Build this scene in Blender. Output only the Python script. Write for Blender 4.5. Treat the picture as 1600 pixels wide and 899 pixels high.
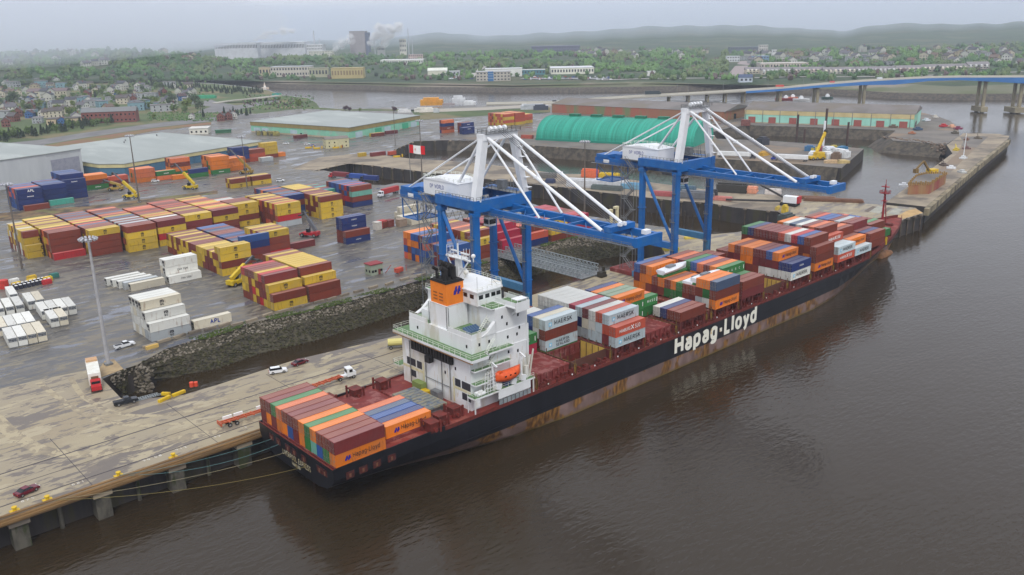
import bpy, bmesh, math, random
from math import radians as R, pi, sin, cos
from mathutils import Vector, Matrix, noise
from mathutils.geometry import tessellate_polygon
S = bpy.context.scene
COL = S.collection
for o in list(bpy.data.objects): bpy.data.objects.remove(o)
random.seed(7)

# ------------------------------------------------------------------ camera
FPX = 1357.18
CC = Vector((-79.2333, -142.2511, 96.8804))
CD = Vector((0.64123613, 0.71032377, -0.29026947))
CR = Vector((0.73823023, -0.67427545, -0.0192028))
CU = Vector((0.20936178, 0.20197217, 0.95675226))
cam = bpy.data.cameras.new('camera'); camo = bpy.data.objects.new('camera', cam); COL.objects.link(camo)
cam.sensor_width = 36; cam.lens = FPX * 36 / 1600; cam.clip_start = 1; cam.clip_end = 40000
m = Matrix.Identity(4)
for i, v in enumerate((CR, CU, -CD)):
    for j in range(3): m[j][i] = v[j]
m.translation = CC; camo.matrix_world = m
S.camera = camo
def G(x, y, z=7.8):
    """point on the level plane z seen at pixel x, y of the 1600 wide photograph"""
    v = CD * FPX + CR * (x - 800) - CU * (y - 449.5)
    return CC + v * ((z - CC.z) / v.z)
# ------------------------------------------------------------------ light
W = bpy.data.worlds.new('World'); S.world = W; W.use_nodes = True
nt = W.node_tree; bg = nt.nodes['Background']
sky = nt.nodes.new('ShaderNodeTexSky'); sky.sky_type = 'NISHITA'; sky.sun_disc = False
SUN_EL, SUN_AZ = 52, 215
sky.sun_elevation = R(SUN_EL); sky.sun_rotation = R(SUN_AZ)
sky.air_density = 1.2; sky.dust_density = 4.0; sky.ozone_density = 2.0; sky.altitude = 0
hs = nt.nodes.new('ShaderNodeHueSaturation'); hs.inputs['Saturation'].default_value = 0.8
# overcast: a soft cloud deck over the clear sky
tc = nt.nodes.new('ShaderNodeTexCoord'); cn = nt.nodes.new('ShaderNodeTexNoise')
cn.inputs['Scale'].default_value = 2.2; cn.inputs['Detail'].default_value = 5
cr = nt.nodes.new('ShaderNodeMapRange'); cr.inputs[1].default_value = .3; cr.inputs[2].default_value = .75
cr.inputs[3].default_value = 5.6; cr.inputs[4].default_value = 6.4
cm = nt.nodes.new('ShaderNodeMix'); cm.data_type = 'RGBA'; cm.inputs[0].default_value = .82
cc = nt.nodes.new('ShaderNodeVectorMath'); cc.operation = 'SCALE'; cc.inputs[0].default_value = (.93, .96, 1.06)
L = nt.links.new
sp_ = nt.nodes.new('ShaderNodeSeparateXYZ'); gr = nt.nodes.new('ShaderNodeMapRange'); gr.inputs[1].default_value = 0; gr.inputs[2].default_value = 1; gr.inputs[3].default_value = 1.42; gr.inputs[4].default_value = 1.8
ml = nt.nodes.new('ShaderNodeMath'); ml.operation = 'MULTIPLY'
L(tc.outputs['Generated'], cn.inputs['Vector']); L(cn.outputs['Fac'], cr.inputs[0]); L(tc.outputs['Generated'], sp_.inputs[0]); L(sp_.outputs['Z'], gr.inputs[0])
L(cr.outputs[0], ml.inputs[0]); L(gr.outputs[0], ml.inputs[1]); L(ml.outputs[0], cc.inputs['Scale'])
L(sky.outputs[0], hs.inputs['Color']); L(hs.outputs[0], cm.inputs[6]); L(cc.outputs[0], cm.inputs[7]); L(cm.outputs[2], bg.inputs['Color'])
bg.inputs['Strength'].default_value = 0.12
sun = bpy.data.lights.new('sun', 'SUN'); sun.energy = 1.5; sun.angle = R(14); sun.color = (1, .965, .91)
suno = bpy.data.objects.new('sun', sun); COL.objects.link(suno)
sd = Vector((sin(R(SUN_AZ)) * cos(R(SUN_EL)), cos(R(SUN_AZ)) * cos(R(SUN_EL)), sin(R(SUN_EL))))
suno.rotation_euler = sd.to_track_quat('Z', 'Y').to_euler()
S.view_settings.view_transform = 'Standard'; S.view_settings.look = 'None'
S.view_settings.exposure = 0.0; S.view_settings.gamma = 1
S.cycles.max_bounces = 5; S.cycles.diffuse_bounces = 2; S.cycles.glossy_bounces = 3; S.cycles.volume_bounces = 2
S.cycles.transparent_max_bounces = 6; S.cycles.use_denoising = True
S.cycles.caustics_reflective = False; S.cycles.caustics_refractive = False

# ------------------------------------------------------------------ materials
def C8(r, g, b): return tuple(((c / 255) ** 2.2) for c in (r, g, b)) + (1,)
MATS = {}
def mat(name, c1, c2=None, rough=.6, scale=1.0, lo=.4, hi=.65, metal=0, bump=0, bscale=None, c3=None, s3=.1, stretch=None, rvar=0, detail=5, coord='Object', spec=.5):
    if name in MATS: return MATS[name]
    m = bpy.data.materials.new(name); m.use_nodes = True; MATS[name] = m
    t = m.node_tree; b = t.nodes['Principled BSDF']; N = t.nodes.new; K = t.links.new
    b.inputs['Roughness'].default_value = rough; b.inputs['Metallic'].default_value = metal
    b.inputs['Specular IOR Level'].default_value = spec
    b.inputs['Base Color'].default_value = c1
    if c2 is None and not bump: return m
    geo = N('ShaderNodeNewGeometry') if coord == 'World' else N('ShaderNodeTexCoord')
    src = geo.outputs['Position'] if coord == 'World' else geo.outputs['Object']
    mp = N('ShaderNodeMapping'); K(src, mp.inputs['Vector'])
    if stretch: mp.inputs['Scale'].default_value = stretch
    if c2 is not None:
        n1 = N('ShaderNodeTexNoise'); n1.inputs['Scale'].default_value = scale; n1.inputs['Detail'].default_value = detail; n1.inputs['Roughness'].default_value = .62
        K(mp.outputs[0], n1.inputs['Vector'])
        r1 = N('ShaderNodeMapRange'); r1.inputs[1].default_value = lo; r1.inputs[2].default_value = hi; K(n1.outputs['Fac'], r1.inputs[0])
        mx = N('ShaderNodeMix'); mx.data_type = 'RGBA'; K(r1.outputs[0], mx.inputs[0]); mx.inputs[6].default_value = c1; mx.inputs[7].default_value = c2
        out = mx.outputs[2]
        if c3 is not None:
            n2 = N('ShaderNodeTexNoise'); n2.inputs['Scale'].default_value = s3; n2.inputs['Detail'].default_value = 6; n2.inputs['Roughness'].default_value = .6
            K(mp.outputs[0], n2.inputs['Vector'])
            r2 = N('ShaderNodeMapRange'); r2.inputs[1].default_value = .52; r2.inputs[2].default_value = .6; K(n2.outputs['Fac'], r2.inputs[0])
            m2 = N('ShaderNodeMix'); m2.data_type = 'RGBA'; K(r2.outputs[0], m2.inputs[0]); K(out, m2.inputs[6]); m2.inputs[7].default_value = c3
            out = m2.outputs[2]
            if rvar:
                r3 = N('ShaderNodeMapRange'); K(r2.outputs[0], r3.inputs[0]); r3.inputs[3].default_value = rough; r3.inputs[4].default_value = rvar; K(r3.outputs[0], b.inputs['Roughness'])
        K(out, b.inputs['Base Color'])
    if bump:
        nb = N('ShaderNodeTexNoise'); nb.inputs['Scale'].default_value = bscale or scale * 4; nb.inputs['Detail'].default_value = 4; K(mp.outputs[0], nb.inputs['Vector'])
        bp = N('ShaderNodeBump'); bp.inputs['Strength'].default_value = min(1, bump); bp.inputs['Distance'].default_value = bump; K(nb.outputs['Fac'], bp.inputs['Height']); K(bp.outputs[0], b.inputs['Normal'])
    return m
def dk(c, f): return tuple(v * f for v in c[:3]) + (1,)

# ------------------------------------------------------------------ mesh helpers
class MB:
    def __init__(s): s.v = []; s.f = []; s.mi = []
    def add(s, vs, fs, mi=0):
        o = len(s.v); s.v += [tuple(v) for v in vs]
        for f in fs: s.f.append(tuple(i + o for i in f)); s.mi.append(mi)
        return s
    def box(s, a, b, mi=0):
        x0, y0, z0 = a; x1, y1, z1 = b
        return s.add([(x0,y0,z0),(x1,y0,z0),(x1,y1,z0),(x0,y1,z0),(x0,y0,z1),(x1,y0,z1),(x1,y1,z1),(x0,y1,z1)],
              [(0,3,2,1),(4,5,6,7),(0,1,5,4),(1,2,6,5),(2,3,7,6),(3,0,4,7)], mi)
    def obox(s, c, sz, rz=0, mi=0, ry=0):
        M = Matrix.Rotation(rz, 3, 'Z') @ Matrix.Rotation(ry, 3, 'Y'); hx, hy, hz = (v / 2 for v in sz); c = Vector(c)
        vs = [c + M @ Vector(p) for p in [(-hx,-hy,-hz),(hx,-hy,-hz),(hx,hy,-hz),(-hx,hy,-hz),(-hx,-hy,hz),(hx,-hy,hz),(hx,hy,hz),(-hx,hy,hz)]]
        return s.add(vs, [(0,3,2,1),(4,5,6,7),(0,1,5,4),(1,2,6,5),(2,3,7,6),(3,0,4,7)], mi)
    def beam(s, p, q, w, h=None, mi=0, n=4):
        h = h or w; p = Vector(p); q = Vector(q); d = (q - p).normalized()
        up = Vector((0,0,1)) if abs(d.z) < .95 else Vector((0,1,0))
        a = d.cross(up).normalized(); b = a.cross(d).normalized()
        if n == 4: ring = [a*w/2+b*h/2, -a*w/2+b*h/2, -a*w/2-b*h/2, a*w/2-b*h/2]
        else: ring = [a*cos(2*pi*i/n)*w/2 + b*sin(2*pi*i/n)*h/2 for i in range(n)]
        vs = [p + r for r in ring] + [q + r for r in ring]
        fs = [(i, i+n, (i+1)%n+n, (i+1)%n) for i in range(n)] + [tuple(range(n)), tuple(range(2*n-1, n-1, -1))]
        return s.add(vs, fs, mi)
    def tube(s, p, q, r, n=8, mi=0, r2=None):
        p = Vector(p); q = Vector(q); r2 = r if r2 is None else r2; d = (q - p).normalized()
        up = Vector((0,0,1)) if abs(d.z) < .95 else Vector((0,1,0))
        a = d.cross(up).normalized(); b = a.cross(d).normalized()
        vs = [p + (a*cos(2*pi*i/n) + b*sin(2*pi*i/n))*r for i in range(n)] + [q + (a*cos(2*pi*i/n) + b*sin(2*pi*i/n))*r2 for i in range(n)]
        return s.add(vs, [(i, i+n, (i+1)%n+n, (i+1)%n) for i in range(n)] + [tuple(range(n)), tuple(range(2*n-1, n-1, -1))], mi)
    def prism(s, poly, z0, z1, mi=0):
        n = len(poly); vs = [(p[0], p[1], z0) for p in poly] + [(p[0], p[1], z1) for p in poly]
        return s.add(vs, [(i, (i+1)%n, (i+1)%n+n, i+n) for i in range(n)] + [tuple(range(n-1,-1,-1)), tuple(range(n, 2*n))], mi)
    def prism_y(s, poly, y0, y1, mi=0):   # polygon in x,z
        n = len(poly); vs = [(p[0], y0, p[1]) for p in poly] + [(p[0], y1, p[1]) for p in poly]
        return s.add(vs, [(i, (i+1)%n, (i+1)%n+n, i+n) for i in range(n)] + [tuple(range(n-1,-1,-1)), tuple(range(n, 2*n))], mi)
    def prism_x(s, poly, x0, x1, mi=0):   # polygon in y,z
        n = len(poly); vs = [(x0, p[0], p[1]) for p in poly] + [(x1, p[0], p[1]) for p in poly]
        return s.add(vs, [(i, (i+1)%n, (i+1)%n+n, i+n) for i in range(n)] + [tuple(range(n-1,-1,-1)), tuple(range(n, 2*n))], mi)
    def loft(s, rings, closed=True, mi=0, cap=True):
        n = len(rings[0]); vs = [v for r in rings for v in r]; fs = []
        for k in range(len(rings)-1):
            for i in range(n if closed else n-1):
                j = (i+1) % n; fs.append((k*n+i, k*n+j, (k+1)*n+j, (k+1)*n+i))
        if cap and closed: fs += [tuple(range(n-1,-1,-1)), tuple(range((len(rings)-1)*n, len(rings)*n))]
        return s.add(vs, fs, mi)
    def rail(s, pts, h=1.1, gap=2.0, r=.035, mi=0, closed=False):
        pts = [Vector(p) for p in pts] + ([Vector(pts[0])] if closed else [])
        for p, q in zip(pts, pts[1:]):
            n = max(1, int((q-p).length / gap))
            for k in range(n+1):
                a = p.lerp(q, k/n); s.beam(a, a + Vector((0,0,h)), r*2, mi=mi)
            for f in (1, .55): s.beam(p + Vector((0,0,h*f)), q + Vector((0,0,h*f)), r*1.7, mi=mi)
        return s
    def mesh(s, name, mats, off=(0,0,0), smooth=False):
        me = bpy.data.meshes.new(name); ox, oy, oz = off
        me.from_pydata([(x-ox, y-oy, z-oz) for x, y, z in s.v], [], s.f)
        for m_ in (mats if isinstance(mats, (list, tuple)) else [mats]): me.materials.append(m_)
        me.polygons.foreach_set('material_index', s.mi)
        bm = bmesh.new(); bm.from_mesh(me); bmesh.ops.recalc_face_normals(bm, faces=bm.faces); bm.to_mesh(me); bm.free()
        if smooth: me.polygons.foreach_set('use_smooth', [True]*len(me.polygons))
        me.update(); return me
    def build(s, name, mats, parent=None, smooth=False, off=None):
        """one mesh object; vertices given in the parent's world-aligned frame when parent has a location"""
        o_ = off if off is not None else (parent['_o'] if parent is not None and '_o' in parent else (0,0,0))
        if parent is None and off is None and s.v:
            xs = [v[0] for v in s.v]; ys = [v[1] for v in s.v]; zs = [v[2] for v in s.v]
            o_ = ((min(xs)+max(xs))/2, (min(ys)+max(ys))/2, min(zs))
        ob = bpy.data.objects.new(name, s.mesh(name, mats, o_, smooth)); COL.objects.link(ob)
        if parent is not None:
            ob.parent = parent
            if '_o' in parent: ob['_o'] = (0,0,0) if False else list(parent['_o'])
        else: ob.location = o_
        return ob
def tag(o, label=None, cat=None, group=None, kind=None):
    if label: o['label'] = label
    if cat: o['category'] = cat
    if group: o['group'] = group
    if kind: o['kind'] = kind
    return o
def thing(name, label, cat, loc=(0,0,0), rz=0, group=None, world=False):
    """an Empty at the base; world=True: parts are given in world coordinates"""
    o = bpy.data.objects.new(name, None); COL.objects.link(o); o.location = loc; o.rotation_euler.z = rz
    o.empty_display_size = .5
    o['_o'] = list(loc) if world else [0,0,0]
    return tag(o, label, cat, group)
def kids(o): return [c for c in bpy.data.objects if c.parent is o]
KID = {}
def copy_thing(root, loc, rz, label=None, group=None, scale=None):
    if root.name not in KID:
        KID[root.name] = [(c, [g for g in kids(c)]) for c in kids(root)]
    r = root.copy(); COL.objects.link(r); r.location = loc; r.rotation_euler.z = rz
    if scale is not None: r.scale = scale if hasattr(scale, '__len__') else (scale,)*3
    if label: r['label'] = label
    if group: r['group'] = group
    for c, gs in KID[root.name]:
        d = c.copy(); COL.objects.link(d); d.parent = r
        for g in gs:
            e = g.copy(); COL.objects.link(e); e.parent = d
    return r
def sheet(name, loops, z, m, bottom=None, wall=None, kind='structure', cat=None, label=None):
    """flat ground sheet from world-space loops (first the outline, then holes), with walls down to bottom"""
    loops = [[Vector((p[0], p[1], 0)) for p in lp] for lp in loops]
    tris = tessellate_polygon(loops); flat = [p for lp in loops for p in lp]
    b = MB(); b.add([(p.x, p.y, z) for p in flat], tris, 0)
    if bottom is not None:
        for lp in loops:
            for p, q in zip(lp, lp[1:] + lp[:1]):
                b.add([(p.x,p.y,z),(q.x,q.y,z),(q.x,q.y,bottom),(p.x,p.y,bottom)], [(0,1,2,3)], 1)
    me = bpy.data.meshes.new(name); me.from_pydata(b.v, [], b.f)
    for mm in ([m] if bottom is None else [m, wall or m]): me.materials.append(mm)
    me.polygons.foreach_set('material_index', b.mi)
    for pl in me.polygons:
        if pl.material_index == 0 and pl.normal.z < 0: pl.flip()
    o = bpy.data.objects.new(name, me); COL.objects.link(o); tag(o, label, cat, kind=kind); return o
def PX(pts, z=7.8): return [G(x, y, z) for x, y in pts]
TXT = {}
def text_mesh(s, m, bold=0, depth=.02, space=1.0, shear=0):
    """lettering as a thin solid in the XZ plane (x to the right, z up), cap height about 0.7, origin at its lower left"""
    key = (s, m.name, bold, space, shear)
    if key in TXT: return TXT[key]
    cu = bpy.data.curves.new('lettering', 'FONT'); cu.body = s; cu.offset = bold; cu.extrude = depth; cu.resolution_u = 3
    cu.space_character = space; cu.shear = shear
    t = bpy.data.objects.new('lettering', cu); COL.objects.link(t)
    me = bpy.data.meshes.new_from_object(t.evaluated_get(bpy.context.evaluated_depsgraph_get()))
    bpy.data.objects.remove(t); bpy.data.curves.remove(cu)
    me.transform(Matrix.Rotation(pi/2, 4, 'X')); me.materials.clear(); me.materials.append(m); me.name = 'lettering'
    xs = [v.co.x for v in me.vertices]; zs = [v.co.z for v in me.vertices]
    me['w'] = max(xs) - min(xs); me['h'] = max(zs) - min(zs); me.transform(Matrix.Translation((-min(xs), 0, -min(zs))))
    TXT[key] = me; return me
def letters(s, m, parent, pos, width=None, height=None, rz=0, bold=0, space=1.0, name='lettering', shear=0):
    me = text_mesh(s, m, bold, space=space, shear=shear); o = bpy.data.objects.new(name, me); COL.objects.link(o)
    sx = (width / me['w']) if width else None; sz = (height / me['h']) if height else None
    sx = sx or sz; sz = sz or sx
    o.parent = parent; o.location = Vector(pos) - Vector(parent['_o']); o.rotation_euler.z = rz; o.scale = (sx, 1, sz); return o

STROKE = {  # block letters as strokes on a 0..1 cap height grid: (advance, [polylines])
 'H':(.86,[[(0,0),(0,1)],[(.66,0),(.66,1)],[(0,.52),(.66,.52)]]),
 'L':(.66,[[(0,1),(0,0),(.5,0)]]), 'l':(.24,[[(0,0),(0,1.02)]]), '-':(.46,[[(0,.36),(.26,.36)]]),
 'a':(.72,[[(.02,.6),(.16,.68),(.4,.68),(.5,.58),(.5,0)],[(.5,.4),(.2,.4),(.04,.3),(.04,.12),(.16,0),(.36,0),(.5,.12)]]),
 'p':(.74,[[(0,-.3),(0,.68)],[(0,.6),(.16,.68),(.38,.68),(.52,.52),(.52,.18),(.38,0),(.16,0),(0,.1)]]),
 'g':(.74,[[(.52,.68),(.52,-.14),(.4,-.3),(.12,-.3),(.02,-.2)],[(.52,.6),(.36,.68),(.16,.68),(.02,.52),(.02,.18),(.16,0),(.36,0),(.52,.1)]]),
 'o':(.74,[[(.16,.68),(.38,.68),(.54,.52),(.54,.18),(.38,0),(.16,0),(0,.18),(0,.52),(.16,.68)]]),
 'y':(.7,[[(0,.68),(.26,.04)],[(.52,.68),(.2,-.2),(.04,-.3)]]),
 'd':(.74,[[(.52,0),(.52,1.02)],[(.52,.6),(.36,.68),(.16,.68),(0,.52),(0,.18),(.16,0),(.36,0),(.52,.1)]]),
 'M':(1.0,[[(0,0),(0,1),(.38,.2),(.76,1),(.76,0)]]), 'A':(.9,[[(0,0),(.34,1),(.68,0)],[(.13,.36),(.55,.36)]]),
 'E':(.74,[[(.5,0),(0,0),(0,1),(.5,1)],[(0,.5),(.44,.5)]]), 'R':(.82,[[(0,0),(0,1),(.4,1),(.54,.86),(.54,.62),(.4,.48),(0,.48)],[(.3,.48),(.58,0)]]),
 'S':(.8,[[(.56,.84),(.42,1),(.14,1),(0,.84),(0,.66),(.12,.54),(.44,.46),(.56,.34),(.56,.16),(.42,0),(.12,0),(0,.16)]]), 'K':(.82,[[(0,0),(0,1)],[(.56,1),(.04,.42)],[(.2,.56),(.6,0)]]),
 'N':(.86,[[(0,0),(0,1),(.6,0),(.6,1)]]), 'D':(.84,[[(0,0),(0,1),(.36,1),(.58,.78),(.58,.22),(.36,0),(0,0)]]), 'B':(.82,[[(0,0),(0,1),(.4,1),(.52,.86),(.52,.64),(.4,.52),(0,.52)],[(.4,.52),(.56,.4),(.56,.12),(.42,0),(0,0)]]),
 'U':(.86,[[(0,1),(0,.2),(.16,0),(.44,0),(.6,.2),(.6,1)]]), 'G':(.88,[[(.6,.8),(.44,1),(.18,1),(0,.8),(0,.2),(.18,0),(.44,0),(.6,.2),(.6,.46),(.34,.46)]]), 'I':(.28,[[(0,0),(0,1)]]),
 'V':(.84,[[(0,1),(.32,0),(.64,1)]]), 'P':(.78,[[(0,0),(0,1),(.4,1),(.54,.86),(.54,.6),(.4,.46),(0,.46)]]), 'O':(.9,[[(.18,1),(.44,1),(.62,.8),(.62,.2),(.44,0),(.18,0),(0,.2),(0,.8),(.18,1)]]),
 'X':(.82,[[(0,0),(.58,1)],[(0,1),(.58,0)]]), 'C':(.84,[[(.58,.8),(.42,1),(.16,1),(0,.8),(0,.2),(.16,0),(.42,0),(.58,.2)]]), 'W':(1.1,[[(0,1),(.22,0),(.44,.8),(.66,0),(.88,1)]]),
 'm':(1.0,[[(0,0),(0,.68),(.3,.68),(.4,.56),(.4,0)],[(.4,.6),(.5,.68),(.68,.68),(.78,.56),(.78,0)]]), 's':(.66,[[(.44,.6),(.32,.68),(.1,.68),(0,.58),(0,.46),(.1,.38),(.34,.32),(.44,.24),(.44,.1),(.34,0),(.1,0),(0,.1)]]), 'c':(.66,[[(.46,.54),(.34,.68),(.14,.68),(0,.52),(0,.16),(.14,0),(.34,0),(.46,.14)]]),
 ' ':(.5,[]), '\u00dc':(.86,[[(0,1),(0,.2),(.16,0),(.44,0),(.6,.2),(.6,1)],[(.14,1.24),(.2,1.24)],[(.4,1.24),(.46,1.24)]])}
SM_ = {}
def chaikin(pts, it=2):
    closed = pts[0] == pts[-1]
    for _ in range(it):
        out = [] if closed else [pts[0]]
        for a, c in zip(pts, pts[1:]): out += [(a[0]*.75+c[0]*.25, a[1]*.75+c[1]*.25), (a[0]*.25+c[0]*.75, a[1]*.25+c[1]*.75)]
        pts = out + ([out[0]] if closed else [pts[-1]])
    return pts
def stroke_mesh(s, m, th=.17):
    key = (s, m.name, th)
    if key in SM_: return SM_[key]
    b = MB(); x = th/2; k = 0
    for ch in s:
        adv, lines = STROKE[ch]
        for ln in lines:
            ln = [tuple(q) for q in ln]
            if len(ln) >= 5 and ch not in 'MEW': ln = chaikin(ln)
            n = len(ln); closed = ln[0] == ln[-1]; y = -.012 - .003*(k % 7); k += 1; Lf = []; Rt = []
            P = [Vector((q[0]+x,0,q[1])) for q in ln]
            for i in range(n):
                a = P[i-1] if i else (P[-2] if closed else None); c = P[i+1] if i < n-1 else (P[1] if closed else None)
                d1 = (P[i]-a).normalized() if a is not None else None; d2 = (c-P[i]).normalized() if c is not None else None
                d1 = d1 or d2; d2 = d2 or d1; t_ = (d1+d2); t_ = t_.normalized() if t_.length > .01 else d1; nn_ = Vector((-t_.z,0,t_.x)); w_ = th/2/max(.45, nn_.dot(Vector((-d1.z,0,d1.x))))
                Lf.append(P[i]+nn_*w_); Rt.append(P[i]-nn_*w_)
            vs = [(v.x,y,v.z) for v in Lf+Rt] + [(v.x,0,v.z) for v in Lf+Rt]; fs = []
            for i in range(n-1): fs += [(i,i+1,n+i+1,n+i), (i,i+1,2*n+i+1,2*n+i), (n+i,n+i+1,3*n+i+1,3*n+i)]
            if not closed: fs += [(0,n,3*n,2*n), (n-1,2*n-1,4*n-1,3*n-1)]
            b.add(vs, fs)
        x += adv + th*.72
    me = b.mesh('lettering', m); xs = [v.co.x for v in me.vertices]; me['w'] = max(xs)-min(xs); me.transform(Matrix.Translation((-min(xs),0,0))); SM_[key] = me; return me
def letters(s, m, parent, pos, width=None, height=None, rz=0, bold=0, space=1.0, name='lettering', shear=0, th=.16):
    """height is the cap height; the baseline is at pos"""
    me = stroke_mesh(s, m, th); o = bpy.data.objects.new(name, me); COL.objects.link(o)
    sx = (width / me['w']) if width else None; sz = height or sx; sx = sx or sz
    o.parent = parent; o.location = Vector(pos) - Vector(parent['_o']); o.rotation_euler.z = rz; o.scale = (sx, 1, sz); return o
# ------------------------------------------------------------------ ground, water, terrain
ASPH = mat('asphalt', C8(108,104,97), C8(90,87,82), .6, .045, .38, .6, coord='World', c3=C8(116,109,96), s3=.03, stretch=(.55,1.6,1), bump=.02, bscale=1.5)
CONC = mat('quay_concrete', C8(158,147,122), C8(148,136,113), .8, .06, .4, .6, coord='World', c3=C8(151,140,116), s3=.11, stretch=(.7,1.5,1), bump=.02, bscale=2)
CONC2 = mat('old_quay_concrete', C8(152,139,118), C8(122,112,98), .85, .05, .4, .62, coord='World', c3=C8(104,96,86), s3=.04, stretch=(1,1.3,1))
GRAV = mat('gravel_ground', C8(118,112,104), C8(92,88,84), .9, .04, .4, .62, coord='World', c3=C8(128,112,94), s3=.02)
def patches(m, col, lo, hi, sc, st, rough, d=6):
    # sharp edged wet or worn patches laid over a ground material
    t = m.node_tree; b = t.nodes['Principled BSDF']; N = t.nodes.new; K = t.links.new; src = b.inputs['Base Color'].links[0].from_socket
    g = N('ShaderNodeNewGeometry'); mp = N('ShaderNodeMapping'); mp.inputs['Scale'].default_value = st; K(g.outputs['Position'], mp.inputs['Vector'])
    n = N('ShaderNodeTexNoise'); n.inputs['Scale'].default_value = sc; n.inputs['Detail'].default_value = d; n.inputs['Roughness'].default_value = .65; n.inputs['Distortion'].default_value = .4; K(mp.outputs[0], n.inputs['Vector'])
    r = N('ShaderNodeMapRange'); r.inputs[1].default_value = lo; r.inputs[2].default_value = hi; K(n.outputs['Fac'], r.inputs[0])
    x = N('ShaderNodeMix'); x.data_type = 'RGBA'; K(r.outputs[0], x.inputs[0]); K(src, x.inputs[6]); x.inputs[7].default_value = col; K(x.outputs[2], b.inputs['Base Color'])
    rs = b.inputs['Roughness'].links[0].from_socket if b.inputs['Roughness'].links else None
    f = N('ShaderNodeMix'); K(r.outputs[0], f.inputs[0]); f.inputs[2].default_value = b.inputs['Roughness'].default_value
    if rs: K(rs, f.inputs[2])
    f.inputs[3].default_value = rough; K(f.outputs[0], b.inputs['Roughness'])
patches(CONC, C8(148,137,115), .5, .53, .05, (.7,1.4,1), .6); patches(CONC, C8(104,95,85), .553, .562, .085, (.5,1.9,1), .4); patches(CONC, C8(112,102,90), .57, .578, .33, (.6,1.5,1), .45); patches(CONC, C8(164,153,128), .585, .6, .12, (.5,1.7,1), .8)
patches(ASPH, C8(80,78,76), .515, .535, .14, (.6,1.6,1), .35, 9); patches(ASPH, C8(124,117,101), .55, .565, .32, (.6,1.7,1), .7); patches(ASPH, C8(70,69,70), .55, .565, .3, (.22,2.4,1), .3); patches(ASPH, C8(92,94,102), .57, .58, .08, (.6,2,1), .07, 8)
SHEET = mat('sheet_pile_wall', C8(66,60,56), C8(40,38,40), .8, .25, .35, .65, coord='World', stretch=(1,1,.25), c3=C8(64,60,40), s3=.2)
STONEW = mat('stone_wall', C8(88,80,68), C8(56,52,46), .9, .3, .4, .6, coord='World', bump=.15, bscale=1.2)
GRASS = mat('grass_ground', C8(84,98,54), C8(66,82,46), .95, .02, .35, .65, coord='World', c3=C8(112,104,72), s3=.012, bump=.2, bscale=.3)
ROAD = mat('road_asphalt', C8(118,116,114), C8(98,97,97), .8, .05, coord='World')
FOREST = mat('forest_floor', C8(58,76,46), C8(40,58,38), .95, .012, .4, .6, coord='World', c3=C8(80,84,60), s3=.006, bump=4, bscale=.04)
WOOD = mat('timber', C8(134,104,66), C8(98,78,54), .85, .5, coord='World', stretch=(.3,1,2))

def water_mat():
    m = bpy.data.materials.new('harbour_water'); m.use_nodes = True; t = m.node_tree; b = t.nodes['Principled BSDF']; N = t.nodes.new; K = t.links.new
    g = N('ShaderNodeNewGeometry')
    mp = N('ShaderNodeMapping'); mp.inputs['Scale'].default_value = (.62, 1.5, 1); mp.inputs['Rotation'].default_value = (0,0,.75); K(g.outputs['Position'], mp.inputs['Vector'])
    n = N('ShaderNodeTexNoise'); n.inputs['Scale'].default_value = .004; n.inputs['Detail'].default_value = 3; K(mp.outputs[0], n.inputs['Vector'])
    mx = N('ShaderNodeMix'); mx.data_type = 'RGBA'; r = N('ShaderNodeMapRange'); r.inputs[1].default_value = .35; r.inputs[2].default_value = .65
    K(n.outputs['Fac'], r.inputs[0]); K(r.outputs[0], mx.inputs[0]); mx.inputs[6].default_value = (.028,.0175,.0065,1); mx.inputs[7].default_value = (.032,.023,.013,1)
    K(mx.outputs[2], b.inputs['Base Color'])
    b.inputs['Roughness'].default_value = .07; b.inputs['IOR'].default_value = 1.33
    a = N('ShaderNodeTexNoise'); a.inputs['Scale'].default_value = .6; a.inputs['Detail'].default_value = 3.0; a.inputs['Roughness'].default_value = .5; K(mp.outputs[0], a.inputs['Vector'])
    c = N('ShaderNodeTexNoise'); c.inputs['Scale'].default_value = .09; c.inputs['Detail'].default_value = 3; K(mp.outputs[0], c.inputs['Vector'])
    sm = N('ShaderNodeMath'); sm.operation = 'MULTIPLY_ADD'; K(c.outputs['Fac'], sm.inputs[0]); sm.inputs[1].default_value = 1.2; K(a.outputs['Fac'], sm.inputs[2])
    # calm patches
    cal = N('ShaderNodeTexNoise'); cal.inputs['Scale'].default_value = .018; cal.inputs['Detail'].default_value = 3; K(mp.outputs[0], cal.inputs['Vector'])
    cr_ = N('ShaderNodeMapRange'); cr_.inputs[1].default_value = .38; cr_.inputs[2].default_value = .6; cr_.inputs[3].default_value = .65; cr_.inputs[4].default_value = 1; K(cal.outputs['Fac'], cr_.inputs[0])
    bp = N('ShaderNodeBump'); bp.inputs['Distance'].default_value = .15; K(cr_.outputs[0], bp.inputs['Strength']); K(sm.outputs[0], bp.inputs['Height']); K(bp.outputs[0], b.inputs['Normal'])
    return m
WATER = water_mat()
b = MB(); X0, X1 = -9000, 16000
b.add([(X0,-9000,0),(X1,-9000,0),(X1,16000,0),(X0,16000,0)], [(0,1,2,3)])
tag(b.build('water', WATER, off=(0,0,0)), kind='structure')

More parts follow.
